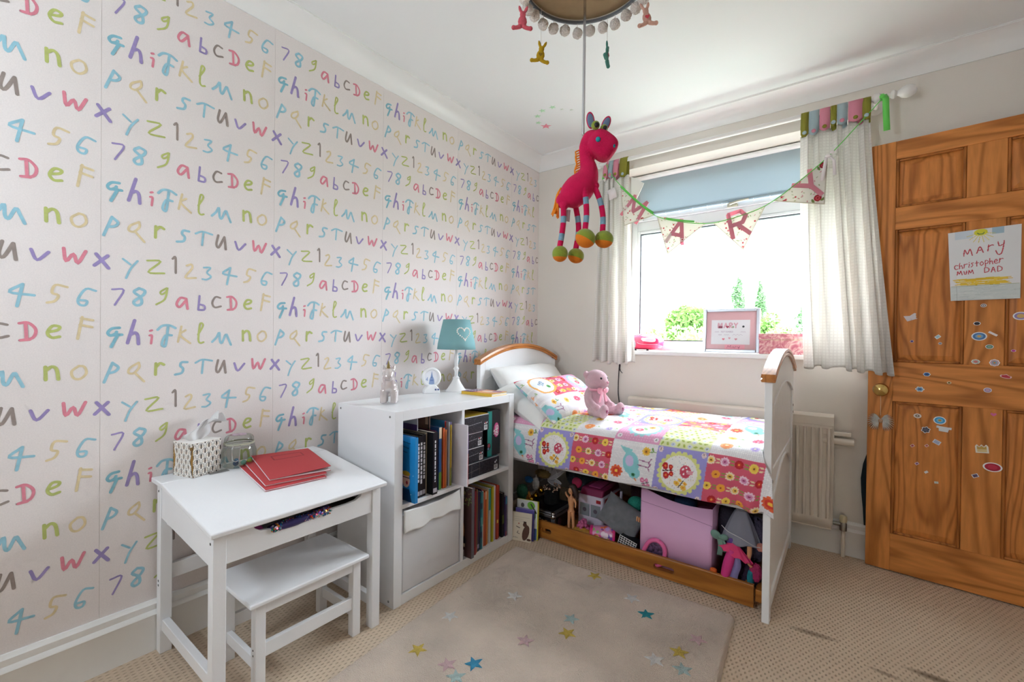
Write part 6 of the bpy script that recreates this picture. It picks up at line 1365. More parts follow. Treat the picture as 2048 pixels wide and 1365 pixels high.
FACE = math.atan2(.798, .602)-PI/2
VZ = CAM_YAW
rabbit('rose pink felt rabbit hanging at the lampshade edge nearest the letter wall', (1.091, 1.055, 1.996), VZ, '#cf5a66', tilt=.05)
rabbit('mustard yellow felt rabbit hanging below the lampshade', (1.073, 1.180, 1.968), VZ, '#b8930f', '#8a6a10', tilt=.15)
rabbit('green and white felt rabbit hanging edge-on below the lampshade', (1.223, 1.343, 1.994), VZ+1.15, '#4f8a7c', '#c06a70', tilt=.2)
rabbit('floral cream felt rabbit with red heart hanging from the lampshade', (1.373, 1.290, 2.023), VZ, '#d3a493', '#c4404c', tilt=-.18)
# ---- stars stuck on the ceiling
def ceil_star(label, x, y, r, m, rot):
    mb = MB(); p = star2(x, y, r, rot, .42); mb.add([(a, b, CEIL-.0004) for a, b in p]+[(x, y, CEIL-.003)], [(i, (i+1) % 10, 10) for i in range(10)])
    tag(mb.build('ceiling_star', m, smooth=0, world='base'), label, 'star', 'stars stuck on the ceiling')
glow = mat('glow_green_star', '#bfe6c0', .5)
ceil_star('pink star stuck on the ceiling above the window corner', .343, 2.339, .036, mat('pink_star', '#ee8fa2', .5), .3)
for k, (x, y, l) in enumerate([(.33, 2.274, 'pale green star on the ceiling closest to the pink one'), (.37, 2.204, 'second pale green ceiling star counting from the pink one'), (.429, 2.167, 'third pale green ceiling star counting from the pink one'), (.497, 2.168, 'fourth pale green ceiling star counting from the pink one'), (.529, 2.219, 'fifth faint ceiling star counting from the pink one'), (.571, 2.256, 'faint ceiling star farthest from the pink one')]):
    ceil_star(l, x, y, (.022, .024, .024, .023, .014, .014)[k], glow if k < 4 else mat('faint_star', '#dfe6da', .5), .5+k)
# ---- metal rod and the soft giraffe-horse
tag(MB().cyl((PC.x, PC.y, 1.66), (PC.x, PC.y, 2.121), .0042, n=12).build('hanging_rod', chrome, world='base'), 'thin shiny metal rod hanging from the lampshade down to the pink giraffe toy', 'rod')
ho = thing('giraffe_toy', 'hot pink stuffed giraffe toy with striped legs hanging under the lampshade', 'soft toy', (PC.x, PC.y, 1.31))
er = Vector((_cy, _sy, 0)); ec = Vector((_sy, -_cy, 0))        # to the picture's right, and towards the room's near end
SPX = 1.268/CAM_F                                      # metres per picture element at the toy's distance
def H(px, py, c=0.0): return CAM_POS+(1.268-c)*(_F2+_R3*((px-1024)/CAM_F)-_U3*((py-682.5)/CAM_F))
pinkp = mat('magenta_velour', '#cf1550', .9, var=(50, .08), bump=(350, .35), sheen=.08, spec=.2)
bluep = mat('stripe_grey_blue', '#7ea0b4', .9, bump=(350, .3)); limep = mat('lime_velour', '#8a9a2c', .9, bump=(350, .35), sheen=.3); orgp = mat('orange_velour', '#e07a14', .9, bump=(350, .35)); orgy = mat('orange_yarn', '#ec8a1c', .9)
mb = MB()
sp = [(1127, 401, 15), (1138, 394, 25), (1156, 380, 30), (1172, 360, 25), (1177, 339, 18), (1172, 316, 13), (1172, 296, 14), (1181, 278, 16), (1190, 270, 12)]
pp = crom([(a, b, r) for a, b, r in sp], 4)
mb.tube([H(a, b) for a, b, r in pp], [max(r, 2)*SPX for a, b, r in pp], 20, up=tuple(ec))
mb.ell(H(1127, 402), 16*SPX, 14, 10)
Rh = Matrix((er, ec, Vector((0, 0, 1)))).transposed() @ Matrix.Rotation(.62, 3, 'Y')
mb.ell(H(1204, 292, .008), (29*SPX, 25*SPX, 25*SPX), 24, 16, R=Rh, pw=.62); mb.ell(H(1188, 277, .004), (18*SPX, 18*SPX, 16*SPX), 18, 12)
for a, b, c in ((1169, 376, .028), (1190, 372, .012), (1128, 412, .012), (1151, 410, -.012)): mb.ell(H(a, b, c), 9*SPX, 12, 8)
o = mb.build('body', pinkp, ho); fuse(o, .0038, 5)
def leg(path, c, rad=5.6):
    pp = crom(path, 4); n = len(pp); g = MB()
    per = max(n//6, 1)
    for k in range(n-1): g.tube([H(*pp[k], c), H(*pp[k+1], c)], rad*SPX*(1.0), 12, 0 if (k*5//(n-1)) % 2 == 0 else 1, up=tuple(ec))
    g.build('leg', [pinkp, bluep], ho)
leg([(1169, 376), (1172, 402), (1173, 432), (1170, 460)], .034); leg([(1190, 376), (1201, 405), (1206, 435), (1205, 465)], .016)
leg([(1127, 414), (1127, 440), (1124, 468), (1119, 497)], .012); leg([(1151, 412), (1156, 440), (1157, 465), (1151, 502)], -.014)
def hoof(px, py, c, rx, rz, tilt, cut):
    g = MB(); Rt = Matrix((er, ec, Vector((0, 0, 1)))).transposed() @ Matrix.Rotation(tilt, 3, 'Y')
    g.ell(H(px, py, c), (rx*SPX, rx*SPX*.9, rz*SPX), 26, 20, R=Rt); ctr = H(px, py, c); axz = Rt @ Vector((0, 0, 1))
    for i, f in enumerate(g.f):
        m_ = sum((Vector(g.v[j]) for j in f), Vector())/len(f)-ctr; g.mi[i] = 1 if m_.dot(axz) < cut*rz*SPX else 0
    g.build('hoof', [limep, orgp], ho)
hoof(1171, 477, .034, 20, 18, .5, -.12); hoof(1208, 479, .020, 18.5, 17, .12, -.38); hoof(1120, 508, .012, 15.5, 16, .05, -.4); hoof(1152, 512, -.014, 16.5, 15, .3, -.38)
for (px, py, c, tl) in ((1181, 241, .016, -.1), (1212, 248, .004, .4)):
    Rt = Matrix((er, ec, Vector((0, 0, 1)))).transposed() @ Matrix.Rotation(tl, 3, 'Y')
    e = MB().ell(H(px, py, c), (8.2*SPX, 3.2*SPX, 17*SPX), 14, 12, R=Rt).build('ear', pinkp, ho); MB().ell(H(px, py, c+.0035), (6.4*SPX, 2*SPX, 14*SPX), 14, 12, R=Rt).build('ear_lining', mat('ear_blue', '#6d7f9c', .9), e)
for px, py, r, c in ((1191, 251, 8.4, .030), (1208, 257, 7.6, .026)):
    e = MB().ell(H(px, py, c), r*SPX, 16, 12).build('eye', limep, ho); MB().ell(H(px+2, py-1, c+r*SPX*.62), (r*.62*SPX, r*.62*SPX, r*.62*SPX), 12, 10).build('pupil', black_plastic, e)
for px, py, c in ((1196, 279, .042), (1226, 292, .034)): MB().ell(H(px, py, c), (5*SPX, 4*SPX, 5.2*SPX), 12, 8).build('nostril', mat('teal_felt', '#1f8f9c', .9), ho)
ml = MB(); rg = np.random.default_rng(6)
for k in range(9): y = 300+k*5; x = 1158-abs(4-k)*.6+(1 if k < 4 else 0); ml.tube([H(x+3, y, 0), H(x-4-rg.uniform(0, 3), y+4, .004), H(x-3-rg.uniform(0, 5), y+13, 0)], .0022, 6)
ml.build('mane', orgy, ho)
tl_ = MB()
for k in range(10): x = rg.uniform(-5, 5); tl_.tube(crom([tuple(H(1122, 376, -.004)), tuple(H(1115+x*.3, 390, rg.uniform(-.006, .006))), tuple(H(1112+x, 415, rg.uniform(-.008, .008))), tuple(H(1109+x*1.6, 432+rg.uniform(-6, 6), rg.uniform(-.01, .01)))], 3), .0021, 6)
tl_.build('tail', orgy, ho)
MB().add([H(1133, 420, .01), H(1141, 420, .01), H(1139, 444, .012), H(1133, 443, .012)], [(0, 1, 2, 3)]).build('care_label', mat('care_tag', '#c9a9b0', .8), ho, solid=.0008)

# =================================================================== UNDER THE BED
DB = .0305                                             # floor of the drawer
# ---- big pink storage bin
pb_ = thing('storage_bin', 'tall pale pink storage bin standing in the drawer', 'storage bin', (1.25, 2.12, DB))
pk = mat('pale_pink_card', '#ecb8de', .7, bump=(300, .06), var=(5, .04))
A_, B_, C_, D_ = (1.100, 2.020), (1.412, 2.024), (1.425, 2.235), (1.113, 2.23)
t_ = .004; n = 24; y_ = np.linspace(0, 1, n)
front = [(1.100+.312*k, .380-.036*k-.022*math.sin(PI*k)) for k in y_]
g = MB(); vs = []; fs = []
for (x, z) in front: vs += [(x, 2.021, DB), (x+.004, 2.019, z)]
for i in range(n-1): fs.append((2*i, 2*i+2, 2*i+3, 2*i+1))
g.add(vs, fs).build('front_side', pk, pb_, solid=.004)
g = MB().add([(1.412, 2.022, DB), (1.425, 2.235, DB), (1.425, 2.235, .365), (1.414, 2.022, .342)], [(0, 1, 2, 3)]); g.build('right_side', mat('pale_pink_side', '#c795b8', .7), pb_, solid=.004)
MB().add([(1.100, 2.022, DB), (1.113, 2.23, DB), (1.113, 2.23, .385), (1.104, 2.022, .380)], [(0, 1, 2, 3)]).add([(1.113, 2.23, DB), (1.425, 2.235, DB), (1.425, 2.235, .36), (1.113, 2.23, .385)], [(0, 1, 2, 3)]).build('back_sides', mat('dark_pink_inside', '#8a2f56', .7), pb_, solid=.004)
MB().tube([(1.104, 2.0172, .312), (1.26, 2.0172, .296), (1.413, 2.0172, .272)], .0012, 5).build('fold_line', mat('pink_crease', '#b684a8', .8), pb_)
# things heaped in the bin
for k, (x, y, z, r, c, nm, lb) in enumerate([(1.18, 2.12, .33, .045, '#2c2430', 'dark', 'dark plum soft toy in the pink storage bin near its tall corner'), (1.27, 2.14, .325, .05, '#1f3a5c', 'blue', 'navy soft toy in the middle of the pink storage bin'), (1.36, 2.12, .30, .042, '#7a1f4a', 'wine', 'wine-red pouch with pale diamond in the pink storage bin')]):
    tag(MB().ell((x, y, z-.02), (r, r*.9, r*.8), 16, 10, pw=.85).build('stuffed_toy', mat('toy_'+nm, c, .9, bump=(120, .5), var=(20, .2)), world='base'), lb, 'soft toy')
# ---- toy ambulance
amb = thing('toy_ambulance', 'white and pink toy ambulance in the drawer behind the doll', 'toy vehicle', (.82, 2.24, DB))
aw = mat('toy_white_plastic', '#ded2e2', .3, coat=.2); ap = mat('toy_pink_plastic', '#c0508c', .35); arr = mat('toy_red', '#b3262f', .4)
lo = Vector((.715, 2.12, DB)); LX, LY, LZ = .150, .235, .235
MB().box(lo, (lo.x+LX, lo.y+LY, lo.z+.205)).build('body', aw, amb, bevel=.014, seg=4)
MB().prism([(lo.y+.004, lo.z+.2), (lo.y+LY-.004, lo.z+.2), (lo.y+LY-.02, lo.z+LZ), (lo.y+.028, lo.z+LZ)], 'x', lo.x+.010, lo.x+LX-.010).build('roof', mat('toy_dark_pink', '#8c2a55', .4), amb, bevel=.006)
MB().box((lo.x+.04, lo.y+.05, lo.z+LZ), (lo.x+LX-.04, lo.y+LY-.06, lo.z+LZ+.004)).build('roof_panel', ap, amb, bevel=.002)
for s in (0, 1):
    x0_ = lo.x+.016+s*.062; wn = MB().box((x0_, lo.y-.0025, lo.z+.095), (x0_+.056, lo.y+.001, lo.z+.160)).build('rear_door_window', mat('smoky_window', '#8f969c', .2), amb, bevel=.006); MB().lathe([(.0005, -.0035), (.011, -.0035), (.011, -.002)], 16, 0, (x0_+.028, lo.y, lo.z+.128), 'y').lathe([(.0005, -.0045), (.005, -.0045), (.005, -.003)], 12, 0, (x0_+.028, lo.y, lo.z+.128), 'y').build('emblem', mat('emblem_grey', '#5c5560', .5), wn)
MB().box((lo.x+LX-.040, lo.y-.004, lo.z+.172), (lo.x+LX-.014, lo.y+.001, lo.z+.190)).build('tail_light', arr, amb, bevel=.003)
MB().box((lo.x+LX-.001, lo.y+.02, lo.z+.165), (lo.x+LX+.002, lo.y+LY-.03, lo.z+.195)).build('side_stripe', arr, amb)
sp_ = MB()
for (yy, zz, r) in ((.10, .11, .030), (.15, .125, .016), (.14, .08, .022)): sp_.lathe([(.0005, .0), (r, .0), (r, .002), (.0005, .002)], 16, 0, (lo.x+LX, lo.y+yy, lo.z+zz), 'x')
sp_.build('side_pictures', mat('side_picture_mix', '#5c4a72', .5, var=(40, .6)), amb)
MB().tube(crom([(lo.x+.045, lo.y-.002, lo.z+.060), (lo.x+.07, lo.y-.004, lo.z+.052), (lo.x+.10, lo.y-.002, lo.z+.062)], 5), .002, 6).build('door_handle', aw, amb)
for yy in (.05, .185): MB().cyl((lo.x+LX-.004, lo.y+yy, lo.z+.018), (lo.x+LX+.006, lo.y+yy, lo.z+.018), .022, n=18).build('wheel', black_plastic, amb)
MB().box((lo.x+LX+.055, 2.20, .09), (lo.x+LX+.067, 2.215, .265)).build('open_door_panel', aw, amb, bevel=.003)
# ---- vanity case
vc = thing('vanity_case', 'black vanity case with silver metal corners in the drawer', 'case', (.55, 2.14, DB))
cb_ = mat('case_black', '#18161a', .4); alu = mat('aluminium', '#a2a0a4', .35, .85)
cx0, cx1, cy0, cy1, cz1 = .42, .632, 2.015, 2.235, .128
MB().box((cx0, cy0, DB), (cx1, cy1, cz1)).build('shell', cb_, vc, bevel=.004)
for lo_, hi_ in (((cx0-.003, cy0-.004, cz1-.022), (cx1+.004, cy0+.014, cz1-.006)), ((cx1-.014, cy0, cz1-.022), (cx1+.004, cy1, cz1-.006)), ((cx0, cy0-.004, cz1-.002), (cx1, cy0+.016, cz1+.006)), ((cx1-.016, cy0, cz1-.002), (cx1+.004, cy1, cz1+.006)), ((cx1-.016, cy0-.004, DB), (cx1-.006, cy0+.010, cz1-.02)), ((cx1-.002, cy0-.002, DB), (cx1+.004, cy0+.014, cz1-.02))):
    MB().box(lo_, hi_).build('metal_edge', alu, vc, bevel=.002)
MB().ell((cx1-.004, cy0-.002, cz1-.012), (.014, .012, .014), 16, 12).ell((cx1-.004, cy0-.001, cz1+.006), (.013, .011, .006), 16, 8).build('corner_cap', chrome, vc)
lt = MB()
for k, (x, z, r) in enumerate(((.545, .085, .007), (.560, .083, .005), (.570, .080, .005), (.547, .068, .005))): lt.lathe([(r*.55, 0), (r, 0), (r, .0012), (r*.55, .0012)], 14, 0, (x, cy0-.0012, z), 'y', cap=False)
lt.build('print', mat('print_white', '#d9d6dc', .5), vc)
MB().ell((cx1+.002, 2.07, .075), (.002, .02, .024), 14, 10).build('side_print', mat('print_mixed', '#6a3a50', .5, var=(60, .6)), vc)
# ---- baubles, hat, wings and plush on the case
gold = mat('gold_bauble', '#c79a2e', .15, 1)
for k, (x, y, z, r, lb) in enumerate([(.475, 2.13, .195, .019, 'gold bauble, uppermost of the three on the black case'), (.458, 2.10, .168, .017, 'gold bauble, middle of the three on the black case'), (.44, 2.085, .149, .018, 'gold bauble, lowest of the three on the black case')]):
    t = thing('bauble', lb, 'bauble', (x, y, z-r), group='gold baubles'); MB().ell((x, y, z), r, 18, 12).build('ball', gold, t); MB().cyl((x, y, z+r-.002), (x, y, z+r+.004), .004, n=10).build('cap', gold, t)
hat = thing('top_hat', 'small black furry top hat with sparkly trim on the case', 'hat', (.535, 2.15, .134))
MB().lathe([(.001, .134), (.042, .134), (.044, .140), (.043, .19), (.047, .205), (.001, .205)], 26, 0, (.535, 2.15, 0)).build('crown', mat('black_fur', '#111210', .95, bump=(200, .8)), hat)
tr_ = MB(); rg = np.random.default_rng(12)
for k in range(34): a = rg.uniform(0, 6.28); tr_.ell((.535+.046*math.cos(a), 2.15+.046*math.sin(a), .207+rg.uniform(0, .02)), rg.uniform(.004, .007), 8, 6)
s_ = tr_.build('sparkle_trim', mat('sparkle', '#cdb09c', .2, .8), hat); s_['kind'] = 'stuff'
fw = thing('fairy_wings', 'white wire fairy wings standing behind the black hat', 'costume wings', (.455, 2.21, .2))
wire = mat('white_wire', '#d9d3d2', .5); net = mat('wing_net', '#d9d3d6', .8, trans=.5)
for k, (a, b, c, d) in enumerate([((.50, .235), (.455, .285), (.462, .345), (.49, .30)), ((.505, .24), (.485, .32), (.50, .375), (.535, .30)), ((.51, .235), (.56, .31), (.635, .325), (.575, .255)), ((.51, .225), (.56, .245), (.60, .225), (.55, .205))]):
    y = 2.205+.004*k; a, b, c, d = [(p-.045, q) for p, q in (a, b, c, d)]; cl = crom([a, b, c, d], 6, True); w_ = MB().tube([(p, y, q) for p, q in cl], .0026, 6); w_.tube([(a[0], y, a[1]), ((a[0]+c[0])/2+.004, y, (a[1]+c[1])/2), (c[0], y, c[1])], .0018, 5); w_.tube([(b[0], y, b[1]), ((a[0]+c[0])/2, y, (a[1]+c[1])/2), (d[0], y, d[1])], .0014, 5)
    wo = w_.build('wing_wire', wire, fw); MB().prism(cl[:-1], 'y', y+.0002, y+.0012).build('wing_net', net, wo, smooth=0)
for (x, y, z, r, c, nm, lb, cat) in [(.395, 2.06, .185, (.035, .03, .045), '#3f7f63', 'green_plush', 'green fluffy soft toy at the end of the shelf, under the bed', 'soft toy'), (.41, 2.10, .25, (.026, .02, .018), '#2f7fc0', 'blue_plush', 'small blue soft toy above the green fluffy one', 'soft toy'),
        (.438, 2.13, .225, (.022, .02, .036), '#e6e0de', 'white_plush', 'white plush with gold horn between green toy and baubles', 'soft toy'), (.425, 2.07, .165, (.018, .015, .03), '#c98a3a', 'amber_plush', 'amber and yellow toy in front of the white plush', 'soft toy'), (.44, 2.20, .265, (.05, .03, .025), '#8a7240', 'ochre_cloth', 'ochre cloth bundle at the back beneath the bed', 'cloth')]:
    mb = MB(); rg = np.random.default_rng(3); mb.ell((x, y, z), r, 18, 12); mb.v = [tuple(Vector((x, y, z))+(Vector(q)-Vector((x, y, z)))*(1+rg.uniform(-.12, .12))) for q in mb.v]
    if nm == 'white_plush': mb.tube([(x, y, z+.02), (x+.004, y, z+.055)], [.007, .001], 8)
    tag(mb.build('soft_toy' if cat != 'cloth' else 'cloth_bundle', mat(nm, c, .95, bump=(150, .8), var=(30, .3)), world='base'), lb, cat)
# ---- fashion doll
SK = mat('doll_skin', '#d99a6c', .45)
dl = thing('fashion_doll', 'slim brunette doll standing upright in the drawer', 'doll', (.727, 2.030, DB))
def skinned(nm, mat_, par, chains, vox=.0022, it=4):
    g = MB()
    for pts, rr in chains:
        pp = crom([tuple(p)+(r,) for p, r in zip(pts, rr)], 4); g.tube([p[:3] for p in pp], [max(p[3], .0008) for p in pp], 12)
    o = g.build(nm, mat_, par); fuse(o, vox, it); return o
X0, Y0 = .727, 2.030
skinned('body', SK, dl, [([(X0, Y0, .165), (X0, Y0, .185), (X0, Y0, .205), (X0, Y0, .232), (X0, Y0, .245), (X0, Y0, .258)], [.017, .0125, .015, .017, .006, .0055]),
    ([(X0-.009, Y0, .168), (X0-.011, Y0, .125), (X0-.012, Y0, .085), (X0-.010, Y0, .034)], [.0105, .0085, .0072, .004]), ([(X0+.009, Y0, .168), (X0+.012, Y0, .125), (X0+.014, Y0, .085), (X0+.016, Y0, .036)], [.0105, .0085, .0072, .004]),
    ([(X0-.016, Y0, .235), (X0-.027, Y0-.002, .245), (X0-.032, Y0-.004, .262)], [.006, .005, .004]), ([(X0+.016, Y0, .235), (X0+.026, Y0, .215), (X0+.026, Y0-.002, .190)], [.006, .005, .004]),
    ([(X0-.001, Y0-.001, .258), (X0-.002, Y0-.002, .272), (X0-.001, Y0, .288)], [.010, .0145, .009])], .0021)
hr = skinned('hair', mat('brunette_hair', '#33201a', .5), dl, [([(X0-.002, Y0+.004, .296), (X0+.012, Y0+.002, .293), (X0+.024, Y0, .272), (X0+.034, Y0-.002, .252), (X0+.040, Y0-.002, .236)], [.013, .016, .016, .011, .004]), ([(X0-.010, Y0+.010, .292), (X0+.006, Y0+.014, .268), (X0+.010, Y0+.014, .250)], [.010, .016, .010]), ([(X0-.008, Y0-.004, .2935), (X0+.004, Y0-.008, .2965)], [.007, .009])], .0025)
for s in (-1, 1): MB().ell((X0-.002+s*.005, Y0-.0155, .275), (.0022, .001, .0014), 8, 6).build('eye', black_plastic, dl)
MB().ell((X0-.002, Y0-.0160, .265), (.0026, .001, .001), 8, 6).build('mouth', mat('doll_lips', '#b8485a', .4), dl)
# other toys
tag(MB().ell((.705, 2.13, .285), (.03, .02, .028), 14, 10).build('pink_toy', mat('cerise_toy', '#b01f4e', .8, var=(30, .4)), world='base'), 'cerise toy behind the head of the brunette doll', 'toy')
ph = MB(); rg = np.random.default_rng(21)
for k in range(40): a = rg.uniform(0, 6.28); ph.ell((.79+.035*math.cos(a)*rg.uniform(.2, 1), 2.045+.02*math.sin(a), .105+rg.uniform(-.02, .022)), rg.uniform(.006, .011), 8, 6)
cl_ = thing('fluffy_doll', 'fluffy pink-haired doll with golden wrap lying in front of the ambulance', 'doll', (.79, 2.045, DB))
s_ = ph.build('curly_hair', mat('pink_curls', '#c5618e', .9, bump=(300, .5)), cl_); s_['kind'] = 'stuff'
MB().ell((.795, 2.03, .076), (.058, .026, .022), 18, 12, pw=.9).build('wrap', mat('gold_cloth', '#b5862f', .7, var=(50, .3)), cl_); MB().ell((.775, 2.035, .052), (.045, .024, .020), 16, 10).build('skirt', mat('mauve_cloth', '#9c5c8c', .8, var=(60, .4)), cl_)
# silver cushion
sl_ = pillow('sequin_cushion', 'silver sequin cushion wedged between ambulance and pink bin', (.985, 2.075, .185), (.86, .1, -.42), (.35, .25, .75), .105, .078, .042, mat('silver_sequin', '#a9aeb4', .35, .45, bump=(420, .9), var=(40, .15)), seed=6); sl_['category'] = 'cushion'
ball = mat('teal_fur', '#2c9a84', .8, bump=(120, .6)); tag(MB().ell((1.022, 2.165, .235), (.042, .04, .036), 18, 12).build('teal_ball', ball, world='base'), 'teal green furry ball behind the silver cushion', 'ball')
sh = thing('toy_hand', 'tan doll hand showing below the teal ball', 'doll', (1.07, 2.04, .2))
for k in range(4): MB().tube([(1.076+k*.009, 2.046, .220-.002*k), (1.078+k*.009, 2.034, .203-.002*k)], [.0042, .0034], 8).build('finger', SK, sh)
# bucket on its side
bk = thing('sand_bucket', 'bright pink patterned toy bucket lying on its side in the drawer', 'bucket', (.90, 2.05, DB))
pa, pb2 = Vector((.842, 2.030, .085)), Vector((.955, 2.075, .083)); ax = (pb2-pa).normalized()
def bucketpaint():
    n1, n2 = 90, 60; A, T2 = np.meshgrid(np.linspace(0, 2*PI, n1), np.linspace(0, 1, n2)); P = Paint(A*.045, T2*.12, '#d98ab4'); rg = np.random.default_rng(4)
    for _ in range(70): P.circ(rg.uniform(0, .28), rg.uniform(0, .12), rg.uniform(.004, .013), rg.choice(['#e23b86', '#8fc46a', '#e8c84a', '#c9a0d8', '#d03a4a', '#f0d6e0', '#7a5ab0', '#e8703a']))
    P.rect(-1, .108, 1, 1, '#d8307a')
    u_ = ax.orthogonal().normalized(); v_ = ax.cross(u_); r_ = .036+.014*T2
    p = np.array(pa)[None, None]+np.array(ax)*(T2*.118)[..., None]+np.array(u_)*(r_*np.cos(A))[..., None]+np.array(v_)*(r_*np.sin(A))[..., None]
    grid('printed_wall', p, print_gloss, bk, P.C, smooth=180)
bucketpaint(); MB().tube([pa-ax*.004, pa+ax*.010], [.038, .038], 26).build('base', mat('bucket_pink', '#e0267c', .35), bk); MB().tube([pa+ax*.112, pa+ax*.119], [.053, .053], 26).build('rim', MATS['bucket_pink'], bk)
# little basket
bkt = thing('shopping_basket', 'small black and white gridded toy basket at the front of the drawer', 'basket', (1.04, 2.02, DB))
wh = mat('basket_white', '#d9d6d6', .4)
bo = Vector((.992, 2.004, .070)); bu = Vector((.082, 0, -.022)); bv = Vector((.014, .006, .058)); bn = Vector((.006, .05, .0))
MB().add([bo, bo+bu, bo+bu+bv, bo+bv]+[q+bn for q in (bo, bo+bu, bo+bu+bv, bo+bv)], [(0, 1, 2, 3), (7, 6, 5, 4), (0, 4, 5, 1), (1, 5, 6, 2), (2, 6, 7, 3), (3, 7, 4, 0)]).build('body', cb_, bkt)
gb = MB()
for k in range(8): gb.tube([bo+bu*(k/7)-bn*.03, bo+bu*(k/7)+bv-bn*.03], .0017, 5)
for k in range(7): gb.tube([bo+bv*(k/6)-bn*.03, bo+bu+bv*(k/6)-bn*.03], .0017, 5)
gb.build('grid_bars', wh, bkt); MB().add([bo+bu*.80+bv*.06-bn*.05, bo+bu*.96+bv*.06-bn*.05, bo+bu*.96+bv*.40-bn*.05, bo+bu*.80+bv*.40-bn*.05], [(0, 1, 2, 3)]).build('price_label', mat('label_white', '#e6e6ea', .5), bkt, solid=.0005)
# heart mirror
hm_ = thing('toy_mirror', 'bubblegum pink rounded toy mirror with glittery face leaning on the pink bin', 'toy mirror', (1.175, 2.005, DB))
hc = [(1.176+.044*math.copysign(abs(math.sin(t))**.9, math.sin(t))*(1-.25*math.cos(t)*(math.cos(t) < 0)), .095+.056*math.cos(t)) for t in np.linspace(0, 2*PI, 41)]
Rm = Matrix.Rotation(-.35, 2)
hc = [(1.178+(Rm @ Vector((p-1.178, q-.1)))[0], .1+(Rm @ Vector((p-1.178, q-.1)))[1]) for p, q in hc]
MB().tube([(p, 2.006, q) for p, q in hc], .0095, 10).build('frame', mat('bubblegum_pink', '#ef6fa8', .35), hm_)
MB().prism(hc[:-1], 'y', 2.008, 2.011).build('glitter_face', mat('glitter_mix', '#7a5f86', .3, .5, var=(120, .9)), hm_, smooth=0)
# dolls and clothes at the footboard end
tu = thing('tulle_dress', 'white tulle doll dress hanging by the footboard', 'doll dress', (1.52, 2.03, .2))
tl2 = mat('white_tulle', '#b9b9c6', .9, trans=.5)
A_, V_ = np.meshgrid(np.linspace(0, 2*PI, 60), np.linspace(0, 1, 20)); rr = .018+.050*V_**.8+.006*np.sin(A_*7)*V_
grid('skirt', np.stack([1.520+rr*np.cos(A_)*1.05, 2.035+rr*.55*np.sin(A_), .365-V_*.135+.004*np.sin(A_*5)*V_], -1), tl2, tu, smooth=180, solid=.0008)
MB().lathe([(.018, .362), (.022, .385), (.018, .40)], 18, 0, (1.52, 2.035, 0), cap=False).build('bodice', tl2, tu)
MB().tube(crom([(1.452, 2.008, .292), (1.48, 2.0, .275), (1.53, 1.995, .262), (1.575, 2.0, .242), (1.598, 2.01, .238)], 6), .0014, 5).build('hem_cord', wh, tu)
lgd = thing('doll_legs', 'bare doll legs hanging below the white tulle dress', 'doll', (1.555, 2.02, .1)); skinned('legs', SK, lgd, [([(1.555, 2.02, .235), (1.556, 2.015, .20), (1.552, 2.012, .168), (1.566, 2.008, .150)], [.010, .009, .007, .005])], .0025)
bw_ = thing('mint_bow', 'pale mint ribbon bow beside the pink bin', 'bow', (1.445, 2.0, .17)); mint = mat('mint_satin', '#7fa596', .5, trans=.2)
MB().ell((1.432, 2.0, .250), (.022, .008, .018), 14, 8, R=Matrix.Rotation(.5, 3, 'Y')).ell((1.462, 2.0, .246), (.018, .008, .013), 14, 8, R=Matrix.Rotation(-.3, 3, 'Y')).ell((1.447, 1.996, .247), .007, 10, 8).build('loops', mint, bw_)
ribstrip(crom([(1.445, 1.998, .245), (1.452, 1.996, .21), (1.448, 1.996, .17)], 4), .020, 'tail', mint, bw_, (1, 0, 0)); ribstrip(crom([(1.450, 2.0, .245), (1.468, 1.998, .215), (1.462, 2.0, .185)], 4), .016, 'tail', mint, bw_, (1, 0, 0))
um = thing('mermaid_doll', 'doll in hot pink flared skirt and lilac cape hanging head down by the footboard', 'doll', (1.50, 2.0, .06))
A_, V_ = np.meshgrid(np.linspace(0, 2*PI, 60), np.linspace(0, 1, 14)); rr = .006+.058*V_+.004*np.sin(A_*11)*V_
grid('flared_skirt', np.stack([1.505+rr*np.cos(A_), 2.005+rr*.4*np.sin(A_), .232-V_*.045*(1+.5*np.cos(A_))+.004*np.sin(A_*9)*V_], -1), mat('coral_pink_net', '#f0447e', .7, trans=.2), um, smooth=180, solid=.001)
skinned('tail', mat('hot_pink_satin', '#d83a88', .4), um, [([(1.495, 1.998, .205), (1.485, 1.995, .16), (1.475, 1.995, .115), (1.468, 1.995, .075)], [.016, .020, .019, .014])], .003)
ribstrip(crom([(1.508, 1.996, .19), (1.515, 1.994, .15), (1.505, 1.993, .11), (1.500, 1.994, .072)], 4), .030, 'cape', mat('lilac_satin', '#8c84b8', .5), um, (1, 0, 0)); MB().ell((1.50, 2.015, .235), (.034, .012, .022), 14, 10).build('lilac_ruffle', mat('violet_cloth', '#6a4a98', .8, var=(40, .3)), um)
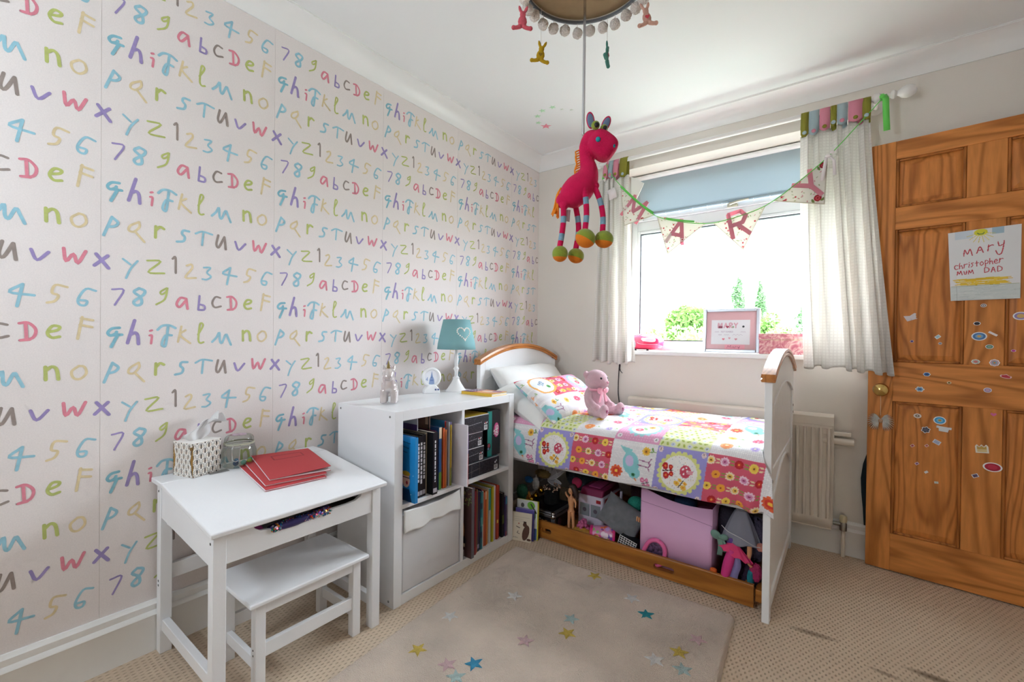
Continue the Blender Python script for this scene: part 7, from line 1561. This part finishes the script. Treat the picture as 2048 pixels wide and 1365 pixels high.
for (x, y, z, r, c, nm, nmx, lb) in [(1.578, 2.02, .128, (.022, .02, .035), '#c02f68', 'cerise_sequin', 'sequin_purse', 'cerise sequin purse next to the footboard'), (1.562, 2.01, .105, (.012, .015, .035), '#1f8f9c', 'teal_scarf', 'teal_scarf', 'teal scarf beside the cerise sequin purse'), (1.425, 1.999, .098, (.014, .01, .010), '#e0641c', 'orange_toy', 'orange_fish', 'tiny orange toy at the foot of the pink bin'),
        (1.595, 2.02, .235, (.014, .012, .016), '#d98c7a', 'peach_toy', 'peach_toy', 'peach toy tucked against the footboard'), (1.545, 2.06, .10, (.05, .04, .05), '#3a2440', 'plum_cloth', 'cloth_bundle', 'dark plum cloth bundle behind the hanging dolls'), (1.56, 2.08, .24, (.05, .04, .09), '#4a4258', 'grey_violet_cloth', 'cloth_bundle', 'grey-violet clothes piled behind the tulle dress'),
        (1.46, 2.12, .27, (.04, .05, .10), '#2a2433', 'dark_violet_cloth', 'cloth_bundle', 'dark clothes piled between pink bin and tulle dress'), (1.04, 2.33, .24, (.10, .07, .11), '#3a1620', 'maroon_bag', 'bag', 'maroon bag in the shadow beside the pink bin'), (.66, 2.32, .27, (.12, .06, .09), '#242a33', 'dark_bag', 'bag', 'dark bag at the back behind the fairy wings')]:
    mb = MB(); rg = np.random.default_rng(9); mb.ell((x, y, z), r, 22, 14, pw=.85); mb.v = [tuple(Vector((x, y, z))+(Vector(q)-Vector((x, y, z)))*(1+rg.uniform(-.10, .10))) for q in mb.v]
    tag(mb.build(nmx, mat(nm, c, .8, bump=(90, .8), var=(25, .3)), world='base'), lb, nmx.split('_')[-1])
# ---- picture books leaning at the end of the shelf
def lean_book(label, xa, xb, y, h, th, col, cover, lean=.10, rz=0):
    t = thing('picture_book', label, 'book', ((xa+xb)/2, y, 0.001), (-lean, 0, rz), 'picture books on the carpet'); w = xb-xa
    MB().box((-w/2, 0, 0), (w/2, .0018, h)).box((-w/2, th-.0018, 0), (w/2, th, h)).box((w/2-.0018, .0018, 0), (w/2, th-.0018, h)).build('cover', mat('cover_'+col.strip('#'), col, .4), t, world=False); MB().box((-w/2+.002, .0018, .003), (w/2-.0018, th-.0018, h-.003)).build('pages', pages_m, t, world=False)
    X_, Z_ = np.meshgrid(np.linspace(-w/2, w/2, 90), np.linspace(0, h, 110)); P = Paint(X_, Z_, col); cover(P, w, h); grid('cover_print', np.stack([X_, np.full_like(X_, -.0004), Z_], -1), print_paper, t, P.C, smooth=0, world=False)
def bear_cover(P, w, h):
    for z, l in ((h-.018, .8), (h-.024, .9), (h-.034, .55), (h-.044, .7)): P.line([(-w*.45, z), (-w*.45+w*l*.9, z)], .0012, '#a59a90')
    P.oval(.022, .045, .018, .040, '#5a3a2c', -.25); P.circ(.016, .085, .011, '#5a3a2c'); P.rect(.008, .092, .024, .102, '#3f2a20'); P.oval(.040, .012, .012, .006, '#5a3a2c'); P.circ(-.018, .088, .004, '#b06a5a'); P.line([(-.03, .072), (-.012, .066)], .004, '#4a4440'); P.line([(-.02, .05), (-.026, .04), (-.012, .036)], .003, '#4a4440'); P.line([(-.046+k*.004, .014+(.004 if k % 2 else 0)) for k in range(7)], .0014, '#6f675f')
lean_book('cream picture book with a bear on its cover, foremost of those leaning by the shelf', .462, .568, 1.885, .145, .004, '#d8cbb6', bear_cover, .10, .28)
lean_book('purple-topped picture book just behind the bear one', .462, .568, 1.908, .160, .005, '#5a4f96', lambda P, w, h: P.rect(-1, h-.004, 1, h, '#8c84b8'), .08, .24)
lean_book('white and green picture book with yellow spine, rearmost of those leaning by the shelf', .455, .580, 1.930, .200, .008, '#c9c23a', lambda P, w, h: (P.rect(-1, 0, w/2-.006, 1, '#d5d8d6'), P.oval(.02, h-.025, .022, .02, '#6fae3a'), P.oval(.03, h-.075, .018, .03, '#4f8c36'), P.line([(.02, h-.02), (.05, h-.06)], .008, '#3a3a34'), P.oval(-.03, h-.03, .01, .012, '#5c5a54'), P.rect(-1, 0, w/2-.006, .06, '#4f6aa0')), .05, .18)
